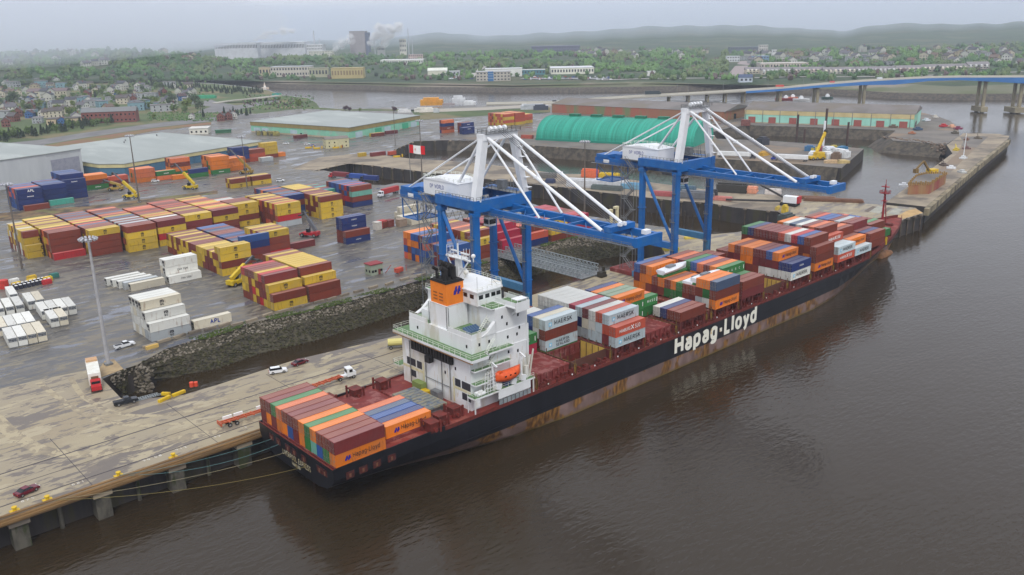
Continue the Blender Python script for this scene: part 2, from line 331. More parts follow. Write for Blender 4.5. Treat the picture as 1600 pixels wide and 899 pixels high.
def W2(*p): return [Vector((x, y, 0)) for x, y in p]
outer = (W2((-300,37),(300,37)) + PX([(1399,347),(1443,333.5),(1430,325),(1384,320.5),(1355.6,319),(1300,311.5),(1245,307),(1180,303),(1137,298),(1095,295.4),(979,280),(916,272),(883,272),(862,270),
  (750,255),(680,250),(641,248),(604,243),(608,238),(647,221),(690,219.5),(745,220),(825,227),(900,232),(980,238),(1060,243.5),(1120,248),(1210,253.6),(1315,263),(1350,232.6),(1318,229.5),
  (1250,223.5),(1204,220.5),(1120,217),(1112,207),(1140,200),(1169,196),(1270,199),(1360,202.5),(1400,204.5),(1387,214),(1396,220),(1440,223),(1478,226),(1500,213),(1497,198),(1484,189),(1462,181),(1440,176),
  (1430,166),(1340,162),(1170,157),(1100,155),(1000,154),(940,154.5),(900,156),(860,160),(760,164),(700,166.5),(600,168),(540,171),(499,168),(494,160),(478,152.5),(440,148),(420,141),(390,136),(330,130),
  (250,127),(200,125),(60,118),(-250,108)]) + W2((-1600,700),(-1600,37)))
hole1 = PX([(160,592.5),(189,622.6),(240,622),(286,617.5),(340,601.6),(460,563),(620,525),(829,462),(902.5,439.5),(936,427),(990,409),(1011,404),(1039,397.5),(1034,386),(1022,379),(1000,372),(940,367),(880,373),(850,384),
  (800,400),(740,415),(650,440),(560,467),(400,503),(260,545),(215,570),(193,577)])
hole2 = PX([(490,267.5),(545,254.5),(590,260),(672,270),(820,287),(880,293),(925,299),(985,306),(1051,313.6),(1108,317.4),(1144,324),(1186,328.7),(1215.5,331),(1231,341),(1224,345.5),(1200,353),(1152,363),(1113,366.5),
  (1051,357),(970,346),(916,337),(850,324),(800,309),(700,291),(620,286),(602,289.5),(582,289),(567,282),(552,276),(524,270),(506,266.5)])
sheet('yard_ground', [outer, hole1, hole2], 7.8, ASPH, -2, SHEET)
# concrete apron of the berth, laid on a piled deck that oversails the wall
apx = PX([(1399,347),(1443,333.5),(1430,325),(1384,320.5),(1355.6,319),(1300,311.5),(1245,307),(1231,341),(1224,345.5),(1200,353),(1152,363),(1113,366.5),(1051,357),(1000,362),(1022,379),(1034,386),(1039,397.5),
   (1011,404),(990,409),(936,427),(902.5,439.5),(829,462),(620,525),(460,563),(340,601.6),(286,617.5),(240,622),(189,622.6),(160,592.5),(151,583),(148,575),(130,580),(60,594),(0,608),(-150,640)])
apron = W2((-300,33.5),(300,33.5)) + apx + W2((-300,140))
sheet('quay_apron', [apron], 7.83, CONC, 6.2, CONC2)
bq = MB()
for x in range(-300, 300, 1):
    pass
bq.box((-300,32.9,6.3),(-1,33.6,7.6)); bq.box((-300,32.6,6.7),(300,32.95,7.2)); bq.box((-300,33.5,7.83),(300,34.1,8.1)); bq.box((-1,32.9,6.3),(300,33.6,7.6))
tag(bq.build('quay_fender_beam', WOOD), 'long brown timber fender beam along the edge of the berth', 'fender beam')
CAIS = mat('caisson', C8(92,88,78), C8(52,50,46), .9, .4, coord='World', stretch=(1,1,.4), c3=C8(52,58,30), s3=.3)
first = None
for i, x in enumerate([-98,-82.4,-66.8,-51.2,-35.6,-20,-4.4]):
    if first is None:
        first = thing('quay_pile', 'x', 'quay pile', (x, 35.2, -2), 0, 'square concrete piles under the berth')
        k = MB(); k.box((-1.5,-1.6,0),(1.5,1.6,7.2)); k.build('shaft', CAIS, first); k = MB(); k.box((-1.9,-2,7.2),(1.9,2,8.2)); k.build('cap', CONC2, first); o = first
    else: o = copy_thing(first, (x, 35.2, -2), 0)
    o['label'] = ['square concrete quay pile at the far left beyond the red car','square concrete quay pile left of the red car','square concrete quay pile below the timber ramp','square concrete quay pile at the bottom left below the red car',
        'square concrete quay pile under the yellow bollard on its left','square concrete quay pile under the yellow bollard where the mooring ropes tie','square concrete quay pile close behind the ship stern'][i]
p0 = None
for i, x in enumerate([-90.2,-74.6,-59,-43.4,-27.8,-12.2]):
    k = MB(); k.tube((x,36,-2),(x,36,6.3), .45, 8); o = k.build('slim_quay_pile', CAIS); tag(o, ['slim round quay pile far left','slim round quay pile further left','slim round quay pile near the corner','slim round quay pile right of the corner block','slim round quay pile between the two yellow bollards','slim round quay pile left of the stern'][i], 'quay pile', 'slim piles under the berth')
# pads and overlays
sheet('pier_deck', [PX([(545,256),(490,267.2),(455,264),(500,246),(560,240),(604,243.5),(641,248.3),(680,250.3),(750,255.3),(862,270.3),(883,272.3),(916,272.3),(979,280.3),(1095,295.8),(1137,298.3),(1180,303.3),(1244.5,307.3),(1230.5,340.7),
    (1215.5,330.7),(1186,328.4),(1144,323.7),(1108,317.1),(1051,313.3),(985,305.7),(925,298.7),(880,292.7),(820,286.7),(672,269.7),(590,259.7)])], 7.83, CONC2)
sheet('shed_quay_ground', [PX([(700,214),(745,220.3),(825,227.3),(900,232.3),(980,238.3),(1060,243.8),(1120,248.3),(1210,253.9),(1314.5,262.8),(1349.5,232.8),(1318,229.8),(1250,223.8),(1204,220.8),(1120,217.4),(1111,207),(1140,199.7),(1169,195.7),
    (1270,198.7),(1360,202.2),(1400,204),(1387.5,214),(1396,219.7),(1440,222.7),(1478,225.7),(1499,213),(1496,198),(1484,189.3),(1462,181.3),(1440,176.3),(1150,190),(1090,214),(840,204)])], 7.86, GRAV)
sheet('lamp_pad', [PX([(158,590),(151,583),(164,564),(178,561.5),(193,577)])], 7.87, mat('pad_concrete', C8(168,146,110), C8(140,120,92), .85, .3), 6.6, WOOD)
# jetty
sheet('jetty', [PX([(1384,317.5),(1418.7,292.8),(1430,285),(1454,266),(1488,241),(1479,227.5),(1500,213),(1505,209),(1560,210),(1577,213.5),(1576,217),(1525,258),(1486,291),(1447,324.5)])], 8.2, CONC2, -2, SHEET)
sheet('jetty_roadway', [PX([(1470,262),(1497,239),(1505,222),(1500,214),(1545,213),(1510,245),(1480,275),(1457,290),(1440,285)], 8.2)], 8.24, GRAV)
k = MB()
jl = PX([(1448,326),(1486,292.5),(1525,259.5),(1577,218)], 8.2)
for p, q in zip(jl, jl[1:]): k.beam((p.x,p.y,6.4),(q.x,q.y,6.4),2.2,3.4)
tag(k.build('jetty_fender', mat('jetty_fender', C8(150,138,112), C8(70,64,50), .9, .15, coord='World')), 'pale weathered concrete facing along the seaward side of the long jetty', 'fender')
# grassland, roads in the west
sheet('grass_field', [PX([(-250,250),(0,224),(110,228),(180,212),(250,203),(330,191),(352,176),(400,178),(470,170),(536,173),(600,169.5),(540,171.5),(499,168.5),(494,161),(478,153.5),(440,149),(420,142),(390,137),(330,131),(250,128),(200,126),(60,119),(-250,109)])], 7.86, GRASS)
sheet('verge', [PX([(655,188),(760,181),(860,176),(860,168),(760,172),(655,174),(540,173),(560,171),(640,171)])], 7.87, GRASS)
road_px = [(-60,243),(0,234),(60,228),(130,216),(240,200),(330,190),(420,183),(420,178),(330,184),(240,193),(130,208),(60,219),(0,225),(-60,233)]
sheet('highway', [PX(road_px)], 7.9, ROAD)
sheet('rail_strip', [PX([(100,236),(130,226),(240,205),(330,195),(330,191),(240,200.5),(130,217),(60,229)])], 7.91, mat('rusty_ballast', C8(124,92,70), C8(112,104,60), .95, .05, coord='World'))
sheet('ring_road', [PX([(300,178),(345,176),(372,172),(410,164),(436,160),(436,156),(408,159),(370,165),(340,160),(330,156),(300,163),(330,167)])], 7.9, ROAD)
sheet('shore_road', [PX([(655,176.5),(760,172.5),(860,166),(900,161),(940,157),(925,155.5),(860,162),(760,168),(655,171.5)])], 7.95, mat('pale_road', C8(158,150,136)))
# far shore terrain: level ground behind the bank, a wooded ridge, then hills
def lerp_tab(tab, x):
    if x <= tab[0][0]: return tab[0][1]
    for (a, va), (b_, vb) in zip(tab, tab[1:]):
        if x <= b_: return va + (vb-va) * (x-a) / (b_-a)
    return tab[-1][1]
YH = lambda x: 54.4 - (x+27) * .02007
SH = [(-250,122),(0,122),(150,122),(260,120),(330,121),(400,127),(440,130),(560,133),(640,137),(800,138.5),(900,138),(1000,136),(1100,133),(1200,133),(1300,134),(1400,137),(1500,136),(1600,132),(1850,126)]
FL = [(-250,119),(0,119),(300,117),(400,119),(640,124),(800,127),(1000,121),(1170,124),(1300,119),(1400,116),(1500,118),(1600,112),(1850,105)]
RI = [(-250,78),(0,76),(200,72),(330,84),(400,100),(430,84),(640,86),(700,81),(800,79),(900,80),(1000,78),(1100,77),(1160,86),(1250,82),(1330,78),(1450,75),(1600,70),(1850,60)]
SK = [(-250,56),(0,60),(300,64),(420,66),(600,62),(640,55),(690,50),(740,56),(800,55),(880,50),(1000,42),(1080,39),(1140,39),(1200,41),(1280,45),(1313,49),(1340,42),(1390,35),(1430,35),(1480,37),(1600,33),(1850,28)]
FP = 1357.0
def hgt(d, x, y): return 97 - d * (y - YH(x)) / FP
b = MB(); xs = list(range(-260, 1870, 10)); cols = []
for x in xs:
    ys = lerp_tab(SH, x); d0 = 97 * FP / (ys - YH(x)); yf = lerp_tab(FL, x); d1 = 88 * FP / (yf - YH(x))
    d1 = min(d1, 3400); yr = lerp_tab(RI, x); d2 = max(d1 * 1.3, 2100) + 150; h2 = max(12, hgt(d2, x, yr) - 9)
    d3 = d2 * 2.1 + 500; yk = lerp_tab(SK, x) + 1.0*sin(x*.11) + .6*sin(x*.041+1); h3 = max(14, hgt(d3, x, yk))
    pts = [(d0-25,-3),(d0,-.5),(d0+14,6.5),(d0+40,8.5),((d0+d1)/2,9),(d1,9.5)]
    for t in (.15,.3,.5,.7,.85,1): pts.append((d1+(d2-d1)*t, 9.5 + (h2-9.5)*(t*t*(3-2*t))))
    for t in (.1,.3,.5,.7,.85,1,1.1,1.3): pts.append((d2+(d3-d2)*t, (h2*max(0,1-3*t) + (h3)*(min(1,t)**2)) if t<=1 else h3*(1-.5*(t-1))))
    v = CD * FPX + CR * (x - 800) - CU * (60 - 449.5); a = Vector((v.x, v.y, 0)).normalized()
    col = []
    for j, (d, h) in enumerate(pts):
        p = Vector((CC.x, CC.y, 0)) + a * d
        if j > 3: h += noise.noise((p.x*.004, p.y*.004, 3)) * (5 if j > 6 else .8) * (1.6 if j > 12 else 1)
        col.append((p.x, p.y, h))
    cols.append(col)
n = len(cols[0]); b.v = [p for c in cols for p in c]
for i in range(len(cols)-1):
    for j in range(n-1):
        b.f.append((i*n+j, (i+1)*n+j, (i+1)*n+j+1, i*n+j+1)); b.mi.append(2 if j == 0 or j == 1 else (1 if j < 5 else 0))
tag(b.build('far_hills', [FOREST, mat('far_ground', C8(104,104,84), C8(86,94,62), .95, .008, coord='World', c3=C8(126,118,104), s3=.006), STONEW], smooth=True, off=(0,0,0)), kind='structure')
def fargr(x, y):
    """a point on the level ground beyond the river"""
    return G(x, y, 9.3)

# riprap slope of the inlet
def slope(name, top, foot, m):
    b = MB()
    for (a, c), (a2, c2) in zip(zip(top, foot), zip(top[1:], foot[1:])):
        for t in range(4):
            q = lambda p, r_, s: (p.x + (r_.x-p.x)*s, p.y + (r_.y-p.y)*s, 7.75 + (-.5-7.75)*s)
            b.add([q(a,c,t/4), q(a2,c2,t/4), q(a2,c2,(t+1)/4), q(a,c,(t+1)/4)], [(0,1,2,3)])
    o = b.build(name, m, off=(0,0,0)); tag(o, kind='structure'); return o
top = PX([(170,590),(194,578),(213,571),(260,544),(330,524),(400,502),(480,485),(560,466),(650,439),(740,414),(800,399),(850,383),(880,372.5),(940,366.5),(1000,371.5),(1015,378)])
foot = PX([(196,620),(206,612),(232,598),(290,586),(345,575),(400,555),(500,531),(560,512),(660,478),(740,458),(810,437),(860,424),(905,412),(960,402),(1000,397),(1022,398)], 0)
RIP = mat('riprap_bed', C8(82,77,62), C8(52,49,38), .95, .8, .4, .6, coord='World', bump=.4, bscale=1.2)
slope('riprap_slope', top, foot, RIP)
rb = MB(); rr = random.Random(3)
import itertools
ico_v = [(0,0,1),(.89,0,.45),(.28,.85,.45),(-.72,.53,.45),(-.72,-.53,.45),(.28,-.85,.45),(.72,.53,-.45),(-.28,.85,-.45),(-.89,0,-.45),(-.28,-.85,-.45),(.72,-.53,-.45),(0,0,-1)]
ico_f = [(0,1,2),(0,2,3),(0,3,4),(0,4,5),(0,5,1),(1,6,2),(2,7,3),(3,8,4),(4,9,5),(5,10,1),(6,7,2),(7,8,3),(8,9,4),(9,10,5),(10,6,1),(6,11,7),(7,11,8),(8,11,9),(9,11,10),(10,11,6)]
def rock(bb, p, s, mi, flat=.7):
    rz = rr.random()*6.3; c, s_ = cos(rz), sin(rz); sx, sy, sz = s*rr.uniform(.7,1.3), s*rr.uniform(.7,1.2), s*flat*rr.uniform(.7,1.2)
    vs = []
    for x, y, z in ico_v:
        k = rr.uniform(.75,1.2); x, y, z = x*sx*k, y*sy*k, z*sz*k; vs.append((p[0]+x*c-y*s_, p[1]+x*s_+y*c, p[2]+z))
    bb.add(vs, ico_f, mi)
for i in range(len(top)-1):
    A, B_, Cc, D = top[i], top[i+1], foot[i+1], foot[i]
    L_ = (B_-A).length; nn = int(L_ * ((A-D).length) * 2.4)
    for _ in range(nn):
        u, v = rr.random(), rr.random()
        p = (A.lerp(B_, u)).lerp(D.lerp(Cc, u), v)
        z = 7.75 - 8.2*v
        # pale dry rock on top, weed covered rock in the tidal band
        mi = 0 if v < .36 + .12*noise.noise((p.x*.1,p.y*.1,0)) and rr.random() < .8 else (1 if rr.random() < .55 else 2)
        rock(rb, (p.x, p.y, z+.1), rr.uniform(.2,.55), mi)
for _ in range(420):
    x = rr.uniform(188,238); y = rr.uniform(574,614); z = 7.2 - (y-574)/40*7.4; p = G(x, y, z); rock(rb, (p.x,p.y,z), rr.uniform(.3,.8), 0 if rr.random() < .6 else 2)
tag(rb.build('riprap_rocks', [mat('dry_rock', C8(138,130,116), C8(96,88,76), .9, .6), mat('weed_rock', C8(70,68,36), C8(46,46,28), .85, .8), mat('wet_rock', C8(74,68,52), C8(48,44,36), .7, .8)], off=(0,0,0)), 'grey and weedy boulders of the rock slope along the inlet', 'riprap', kind='stuff')
# weeds along the crest of the slope
gb = MB()
for i in range(3, len(top)-1):
    A, B_ = top[i], top[i+1]; nrm = Vector((-(B_-A).y, (B_-A).x, 0)).normalized()
    for _ in range(int((B_-A).length*26)):
        p = A.lerp(B_, rr.random()) + nrm*rr.uniform(-1.6,2.6)
        if noise.noise((p.x*.09,p.y*.09,5)) < -.02: continue
        for k in range(2):
            a = rr.random()*6.3; w_ = rr.uniform(.2,.45); h = rr.uniform(.12,.4)
            gb.add([(p.x-cos(a)*w_,p.y-sin(a)*w_,7.7),(p.x+cos(a)*w_,p.y+sin(a)*w_,7.7),(p.x+rr.uniform(-.2,.2),p.y+rr.uniform(-.2,.2),7.8+h)], [(0,1,2)])
tag(gb.build('crest_weeds', mat('weeds', C8(92,112,46), C8(70,88,40), .9, .5), off=(0,0,0)), 'green weeds growing along the crest of the rock slope', 'weeds', kind='stuff')
# banks of the outer basins (stone faced)
def bank(name, pts, w):
    t_ = PX(pts); f_ = []
    for i, p in enumerate(t_):
        q = t_[min(i+1, len(t_)-1)] - t_[max(i-1,0)]; nn_ = Vector((q.y, -q.x, 0)).normalized(); f_.append(p + nn_*w)
    slope(name, t_, f_, STONEW)
bank('shed_quay_bank', [(700,219.8),(745,220.6),(825,227.6),(900,232.6),(980,238.6),(1060,244),(1120,248.6),(1210,254.2),(1310,262.6)], 4)
bank('warehouse_bank', [(1130,203),(1169,196.4),(1270,199.4),(1360,202.9),(1400,204.9)], 6)
bank('rubble_bank', [(1398,205),(1386,214.5),(1396,220.5),(1440,223.7),(1479,226.6)], 14)
rb = MB()
for _ in range(700):
    t = rr.random(); A = G(1387+ (1478-1387)*t, 215 + 11.5*t); s = rr.random()
    rock(rb, (A.x - 8*s + rr.uniform(-4,4), A.y - 9*s + rr.uniform(-6,4), 7.9-6*s), rr.uniform(.5,1.6), 0)
tag(rb.build('rubble', [mat('rubble_rock', C8(120,104,88), C8(80,70,62), .9, .3)], off=(0,0,0)), 'brown rubble spread down the bank below the pier head', 'rubble', kind='stuff')

TZ = [7.834]
def track(pts, w, m_):
    TZ[0] += .003; z_ = TZ[0]; b = MB(); P = chaikin([tuple(G(x, y, 7.83)[:2]) for x, y in pts], 3); rg = []
    for i, p in enumerate(P):
        a = Vector(P[max(i-1,0)]); c = Vector(P[min(i+1,len(P)-1)]); d = (c-a).normalized(); n_ = Vector((-d.y,d.x))*w/2
        rg += [(p[0]+n_.x,p[1]+n_.y,z_),(p[0]-n_.x,p[1]-n_.y,z_)]
    b.add(rg, [(2*i,2*i+1,2*i+3,2*i+2) for i in range(len(P)-1)]); tag(b.build('tyre_track', m_, off=(0,0,0)), kind='structure')
TRK = mat('tyre_track_stain', C8(150,138,114), C8(128,118,102), .7, .3, .4, .6, coord='World'); patches(TRK, C8(166,154,127), .5, .52, .35, (1,1,1), .8)
track([(60,598),(95,625),(150,660),(260,668),(420,640)], 1.6, TRK); track([(-20,640),(30,690),(100,715),(220,700),(420,655),(640,570)], 3.2, TRK); track([(110,590),(130,625),(200,655),(330,640),(560,570)], 1.4, TRK)

fn_ = None
def fenders(pts, step, label, z0=-2, z1=8.3):
    global fn_
    P = PX(pts); k = 0
    for p, q in zip(P, P[1:]):
        n = max(1, int((q-p).length/step)); d = (q-p).normalized(); nn = Vector((d.y,-d.x,0)); nn = nn if (CC-p).dot(nn) > 0 else -nn
        for i in range(n):
            c = p.lerp(q, (i+.5)/n) + nn*.35
            if fn_ is None:
                fn_ = thing('fender_pile', label, 'fender pile', (c.x,c.y,0), 0, 'fender piles along the basin walls'); b = MB(); b.tube((0,0,-2),(0,0,8.0),.32,6); b.build('pile', mat('fender_dark', C8(96,84,70), C8(60,52,44), .9, .4, coord='World'), fn_); b = MB(); b.box((-.7,-.7,7.3),(.7,.7,8.15)); b.build('cap', CONC2, fn_); o = fn_
            else: o = copy_thing(fn_, (c.x,c.y,0), 0)
            o['label'] = label
fenders([(545,254.5),(590,260),(672,270),(820,287),(880,293),(925,299),(985,306),(1051,313.6),(1108,317.4),(1144,324),(1186,328.7),(1215.5,331)], 8.5, 'capped pile along the pier wall between the basins')
fenders([(490,267.5),(545,254.5)], 8.5, 'capped pile on the short end wall of the dock')
fenders([(606,238.5),(647,221.5),(690,220),(745,220.5),(825,227.5),(900,232.5)], 10, 'pile along the wall left of the barrel roofed shed')
fenders([(1402,346.5),(1443,334)], 5, 'pile under the tan deck beyond the bow')

sheet('dirt_strip', [PX([(-10,334),(100,325),(180,318),(240,310),(300,302),(340,298),(340,303),(300,308),(230,320),(170,328),(100,338),(-10,347)])], 7.815, mat('dirt_brown', C8(122,100,70), C8(70,62,54), .95, .12, .42, .58, coord='World', c3=C8(106,104,64), s3=.08))
# ------------------------------------------------------------------ containers
PAINT = {'b':('brown',(126,58,42)),'m':('maroon',(118,50,50)),'o':('orange',(226,122,26)),'y':('yellow',(205,170,48)),'g':('green',(52,120,62)),'u':('blue',(44,84,148)),
 'n':('navy blue',(34,52,108)),'w':('white',(214,214,206)),'c':('cream',(206,198,176)),'a':('pale grey',(176,182,184)),'s':('slate blue',(74,90,116)),'t':('turquoise',(70,160,140)),
 'r':('red',(184,38,44)),'l':('light grey',(190,204,208)),'q':('rust red',(196,84,58)),'k':('crimson',(166,36,64)),'e':('salmon orange',(214,112,66)),'d':('grey green',(128,146,120)),'h':('pale turquoise',(122,190,170))}
CM = {}
def cmat(k):
    if k not in CM:
        r, g, b_ = PAINT[k][1]; c = C8(r, g, b_)
        lum = (c[0]+c[1]+c[2])/3
        c2 = tuple(v*.8 + lum*.12 for v in c[:3]) + (1,)
        rust = C8(132,96,70) if k in 'wclah' else C8(96,54,38)
        m = mat('container_paint_' + k, c, c2, .55, .35, .4, .65, c3=None, stretch=(.5,1,1), spec=.35)
        CM[k] = m
        t = m.node_tree; bs = t.nodes['Principled BSDF']; N = t.nodes.new; K = t.links.new
        src = bs.inputs['Base Color'].links[0].from_socket
        # rust streaks and grime with a shape of their own, different from box to box
        oi = N('ShaderNodeObjectInfo'); tcn = N('ShaderNodeTexCoord'); ad = N('ShaderNodeVectorMath'); ad.operation = 'MULTIPLY_ADD'
        K(oi.outputs['Location'], ad.inputs[0]); ad.inputs[1].default_value = (1,1,1); K(tcn.outputs['Object'], ad.inputs[2])
        mp = N('ShaderNodeMapping'); mp.inputs['Scale'].default_value = (1.6,1.6,.35); K(ad.outputs[0], mp.inputs['Vector'])
        n2 = N('ShaderNodeTexNoise'); n2.inputs['Scale'].default_value = .9; n2.inputs['Detail'].default_value = 5; K(mp.outputs[0], n2.inputs['Vector'])
        r2 = N('ShaderNodeMapRange'); r2.inputs[1].default_value = .58; r2.inputs[2].default_value = .74; r2.inputs[4].default_value = .55; K(n2.outputs['Fac'], r2.inputs[0])
        mx = N('ShaderNodeMix'); mx.data_type = 'RGBA'; K(r2.outputs[0], mx.inputs[0]); K(src, mx.inputs[6]); mx.inputs[7].default_value = rust
        # tone differs a little from box to box
        hv = N('ShaderNodeHueSaturation'); mr = N('ShaderNodeMapRange'); mr.inputs[3].default_value = .82; mr.inputs[4].default_value = 1.16; K(oi.outputs['Random'], mr.inputs[0]); K(mr.outputs[0], hv.inputs['Value'])
        K(mx.outputs[2], hv.inputs['Color'])
        wv = N('ShaderNodeTexWave'); wv.bands_direction = 'X'; wv.inputs['Scale'].default_value = 1.1; K(tcn.outputs['Object'], wv.inputs['Vector'])
        bp = N('ShaderNodeBump'); bp.inputs['Strength'].default_value = .35; bp.inputs['Distance'].default_value = .03; K(wv.outputs['Fac'], bp.inputs['Height']); K(bp.outputs[0], bs.inputs['Normal'])
        K(hv.outputs[0], bs.inputs['Base Color'])
    return CM[k]
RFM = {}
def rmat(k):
    # roof panels: the same paint, sun bleached, with some sky light painted in
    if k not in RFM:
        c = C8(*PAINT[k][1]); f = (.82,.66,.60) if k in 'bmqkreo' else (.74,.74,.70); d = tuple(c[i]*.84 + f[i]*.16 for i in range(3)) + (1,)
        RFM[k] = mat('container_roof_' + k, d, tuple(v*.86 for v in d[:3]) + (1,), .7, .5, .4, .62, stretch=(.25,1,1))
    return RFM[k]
RODM = mat('lock_rod', C8(150,148,142), rough=.4, metal=.6)
INKW = mat('white_lettering', C8(232,232,228)); INKK = mat('dark_lettering', C8(44,42,46)); INKB = mat('blue_lettering', C8(28,54,140)); INKH = mat('emblem_blue', C8(26,30,140))
MAEB = mat('light_blue_square', C8(120,190,220)); INKR = mat('red_lettering', C8(190,40,50))
WD = 2.438
BM_ = {}
def body_mesh(k, ln, ht):
    key = (k, ln, ht)
    if key in BM_: return BM_[key]
    b = MB(); e = .075
    b.box((e,e,.12),(ln-.08,WD-e,ht-.09))
    for y in (0, WD-.14):
        for x in (0, ln-.16): b.box((x,y,0),(x+.16,y+.14,ht))
        b.box((.16,y,.03),(ln-.16,y+.14,.17)); b.box((.16,y,ht-.16),(ln-.16,y+.14,ht-.055))
    for x in (0, ln-.14): b.box((x,.14,ht-.16),(x+.14,WD-.14,ht-.055)); b.box((x,.14,.03),(x+.14,WD-.14,.17))
    # shallow pressed ribs along both sides
    n = int(ln/.62)
    for i in range(n):
        x = .35 + i*(ln-.7)/n
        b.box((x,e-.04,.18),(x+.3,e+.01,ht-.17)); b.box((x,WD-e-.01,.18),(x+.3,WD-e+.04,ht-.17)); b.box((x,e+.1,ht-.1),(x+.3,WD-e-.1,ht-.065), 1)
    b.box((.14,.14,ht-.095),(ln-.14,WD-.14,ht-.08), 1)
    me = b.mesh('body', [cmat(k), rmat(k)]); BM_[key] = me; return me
DM_ = {}
def door_mesh(k, ht, side):
    key = (k, ht, side)
    if key in DM_: return DM_[key]
    b = MB(); y0 = .1 if side == 0 else WD/2+.01; y1 = WD/2-.01 if side == 0 else WD-.1
    b.box((-.02,y0,.17),(.05,y1,ht-.13))
    for f in (.28,.72):
        y = y0 + (y1-y0)*f; b.box((-.07,y-.035,.1),(-.02,y+.035,ht-.08), 1)
        b.box((-.085,y-.1,ht*.42),(-.05,y+.28,ht*.42+.07), 1)
    for z in (.5,ht*.5,ht-.5): b.box((-.04,y0 if side == 0 else y1-.2,z),(-.02,y0+.2 if side == 0 else y1,z+.1), 1)
    me = b.mesh('door', [cmat(k), RODM]); DM_[key] = me; return me
def link_child(name, me, parent, loc=(0,0,0)):
    o = bpy.data.objects.new(name, me); COL.objects.link(o); o.parent = parent; o.location = loc; return o
hl = MB()  # the shipping line's emblem: two leaning blades
hl.prism_y([(0,0),(.5,0),(.62,.35),(.95,.35),(.8,.55),(.98,.72),(.72,.72),(.85,1.1),(.45,1.1),(.32,.72),(.12,.5)], -.02, 0)
hl.prism_y([(.75,0),(1.2,0),(1.28,.3),(1.6,.3),(1.45,.5),(1.62,.68),(1.42,.7),(1.52,1.1),(1.1,1.1),(.95,.55)], -.02, 0)
HLM = hl.mesh('emblem', INKH)
st = MB()
st.box((0,-.02,0),(1,0,1)); 
STM = st.mesh('emblem', MAEB)
s7 = MB(); pts = []
for i in range(14):
    r_ = .42 if i % 2 == 0 else .17; a = pi/2 + i*pi/7; pts.append((.5+r_*cos(a), .5+r_*sin(a)))
s7.prism_y(pts, -.04, -.021); STM7 = s7.mesh('star', INKW)
def mark(root, logo, ln, ht, k):
    """lettering on the long side facing the water"""
    yy = -.03
    if logo == 'hl':
        e = link_child('emblem', HLM, root, (ln*.17,yy,ht*.3)); e.scale = (.95,1,.95)
        letters('Hapag-Lloyd', INKK, root, (ln*.33,yy,ht*.38), width=ln*.55, height=1.0, th=.13)
    elif logo == 'mk':
        e = link_child('emblem', STM, root, (ln*.1,yy,ht*.3)); e.scale = (1.1,1,1.1); e2 = link_child('star', STM7, e)
        letters('MAERSK', INKK, root, (ln*.27,yy,ht*.36), width=ln*.55, height=1.1, bold=.02)
    elif logo == 'ms':
        e = link_child('emblem', STM, root, (ln*.1,yy,ht*.3)); e.scale = (1.1,1,1.1); link_child('star', STM7, e)
        letters('MAERSK', INKK, root, (ln*.32,yy,ht*.53), width=ln*.42, height=.75, bold=.02)
        letters('SEALAND', INKK, root, (ln*.32,yy,ht*.18), width=ln*.42, height=.7, bold=.02)
    elif logo == 'hs':
        letters('HAMBURG', INKW, root, (ln*.12,yy,ht*.36), width=ln*.36, height=.85, bold=.02)
        letters('X', INKW, root, (ln*.5,yy,ht*.34), width=1.3, height=1.2, bold=.05, name='emblem')
        letters('S\u00dcD', INKW, root, (ln*.64,yy,ht*.36), width=ln*.18, height=1.0, bold=.02)
    elif logo == 'msc':
        c = INKW if k in 'bm' else INKK
        letters('m', c, root, (ln*.46,yy,ht*.48), width=1.25, height=1.05, th=.24, name='emblem'); letters('sc', c, root, (ln*.46,yy,ht*.2), width=1.2, height=.7, th=.2)
    elif logo == 'dots':
        for i, ch in enumerate('MASC'): letters(ch, INKW, root, (ln*(.22+.17*i),yy,ht*.38), height=.7, bold=.05)
        sb = link_child('stripe', BARM, root, (ln*.93,yy,ht*.25))
    elif logo == 'apl':
        letters('APL', INKB if k in 'wc' else INKW, root, (ln*.42,yy,ht*.35), width=3.2, height=1.2, th=.22)
    elif logo == 'cma':
        letters('CMA CGM', INKK if k in 'wcal' else INKW, root, (ln*.36,yy,ht*.38), width=ln*.32, height=.65, bold=.02)
    elif logo == 'usl':
        letters('MAERSK', INKW, root, (ln*.4,yy,ht*.45), width=2.6, height=.45, bold=.03)
bb_ = MB(); bb_.box((0,-.02,0),(.25,0,1.3)); BARM = bb_.mesh('stripe', INKW)
ORD = ['first','second','third','fourth','fifth','sixth','seventh','eighth','ninth','tenth','eleventh','twelfth','thirteenth','fourteenth','fifteenth','sixteenth','seventeenth','eighteenth','nineteenth','twentieth','twenty-first','twenty-second']
TIER = {1:['single'],2:['bottom','top'],3:['bottom','middle','top'],4:['bottom','second','third','top'],5:['bottom','second','third','fourth','top']}
BOXES = []
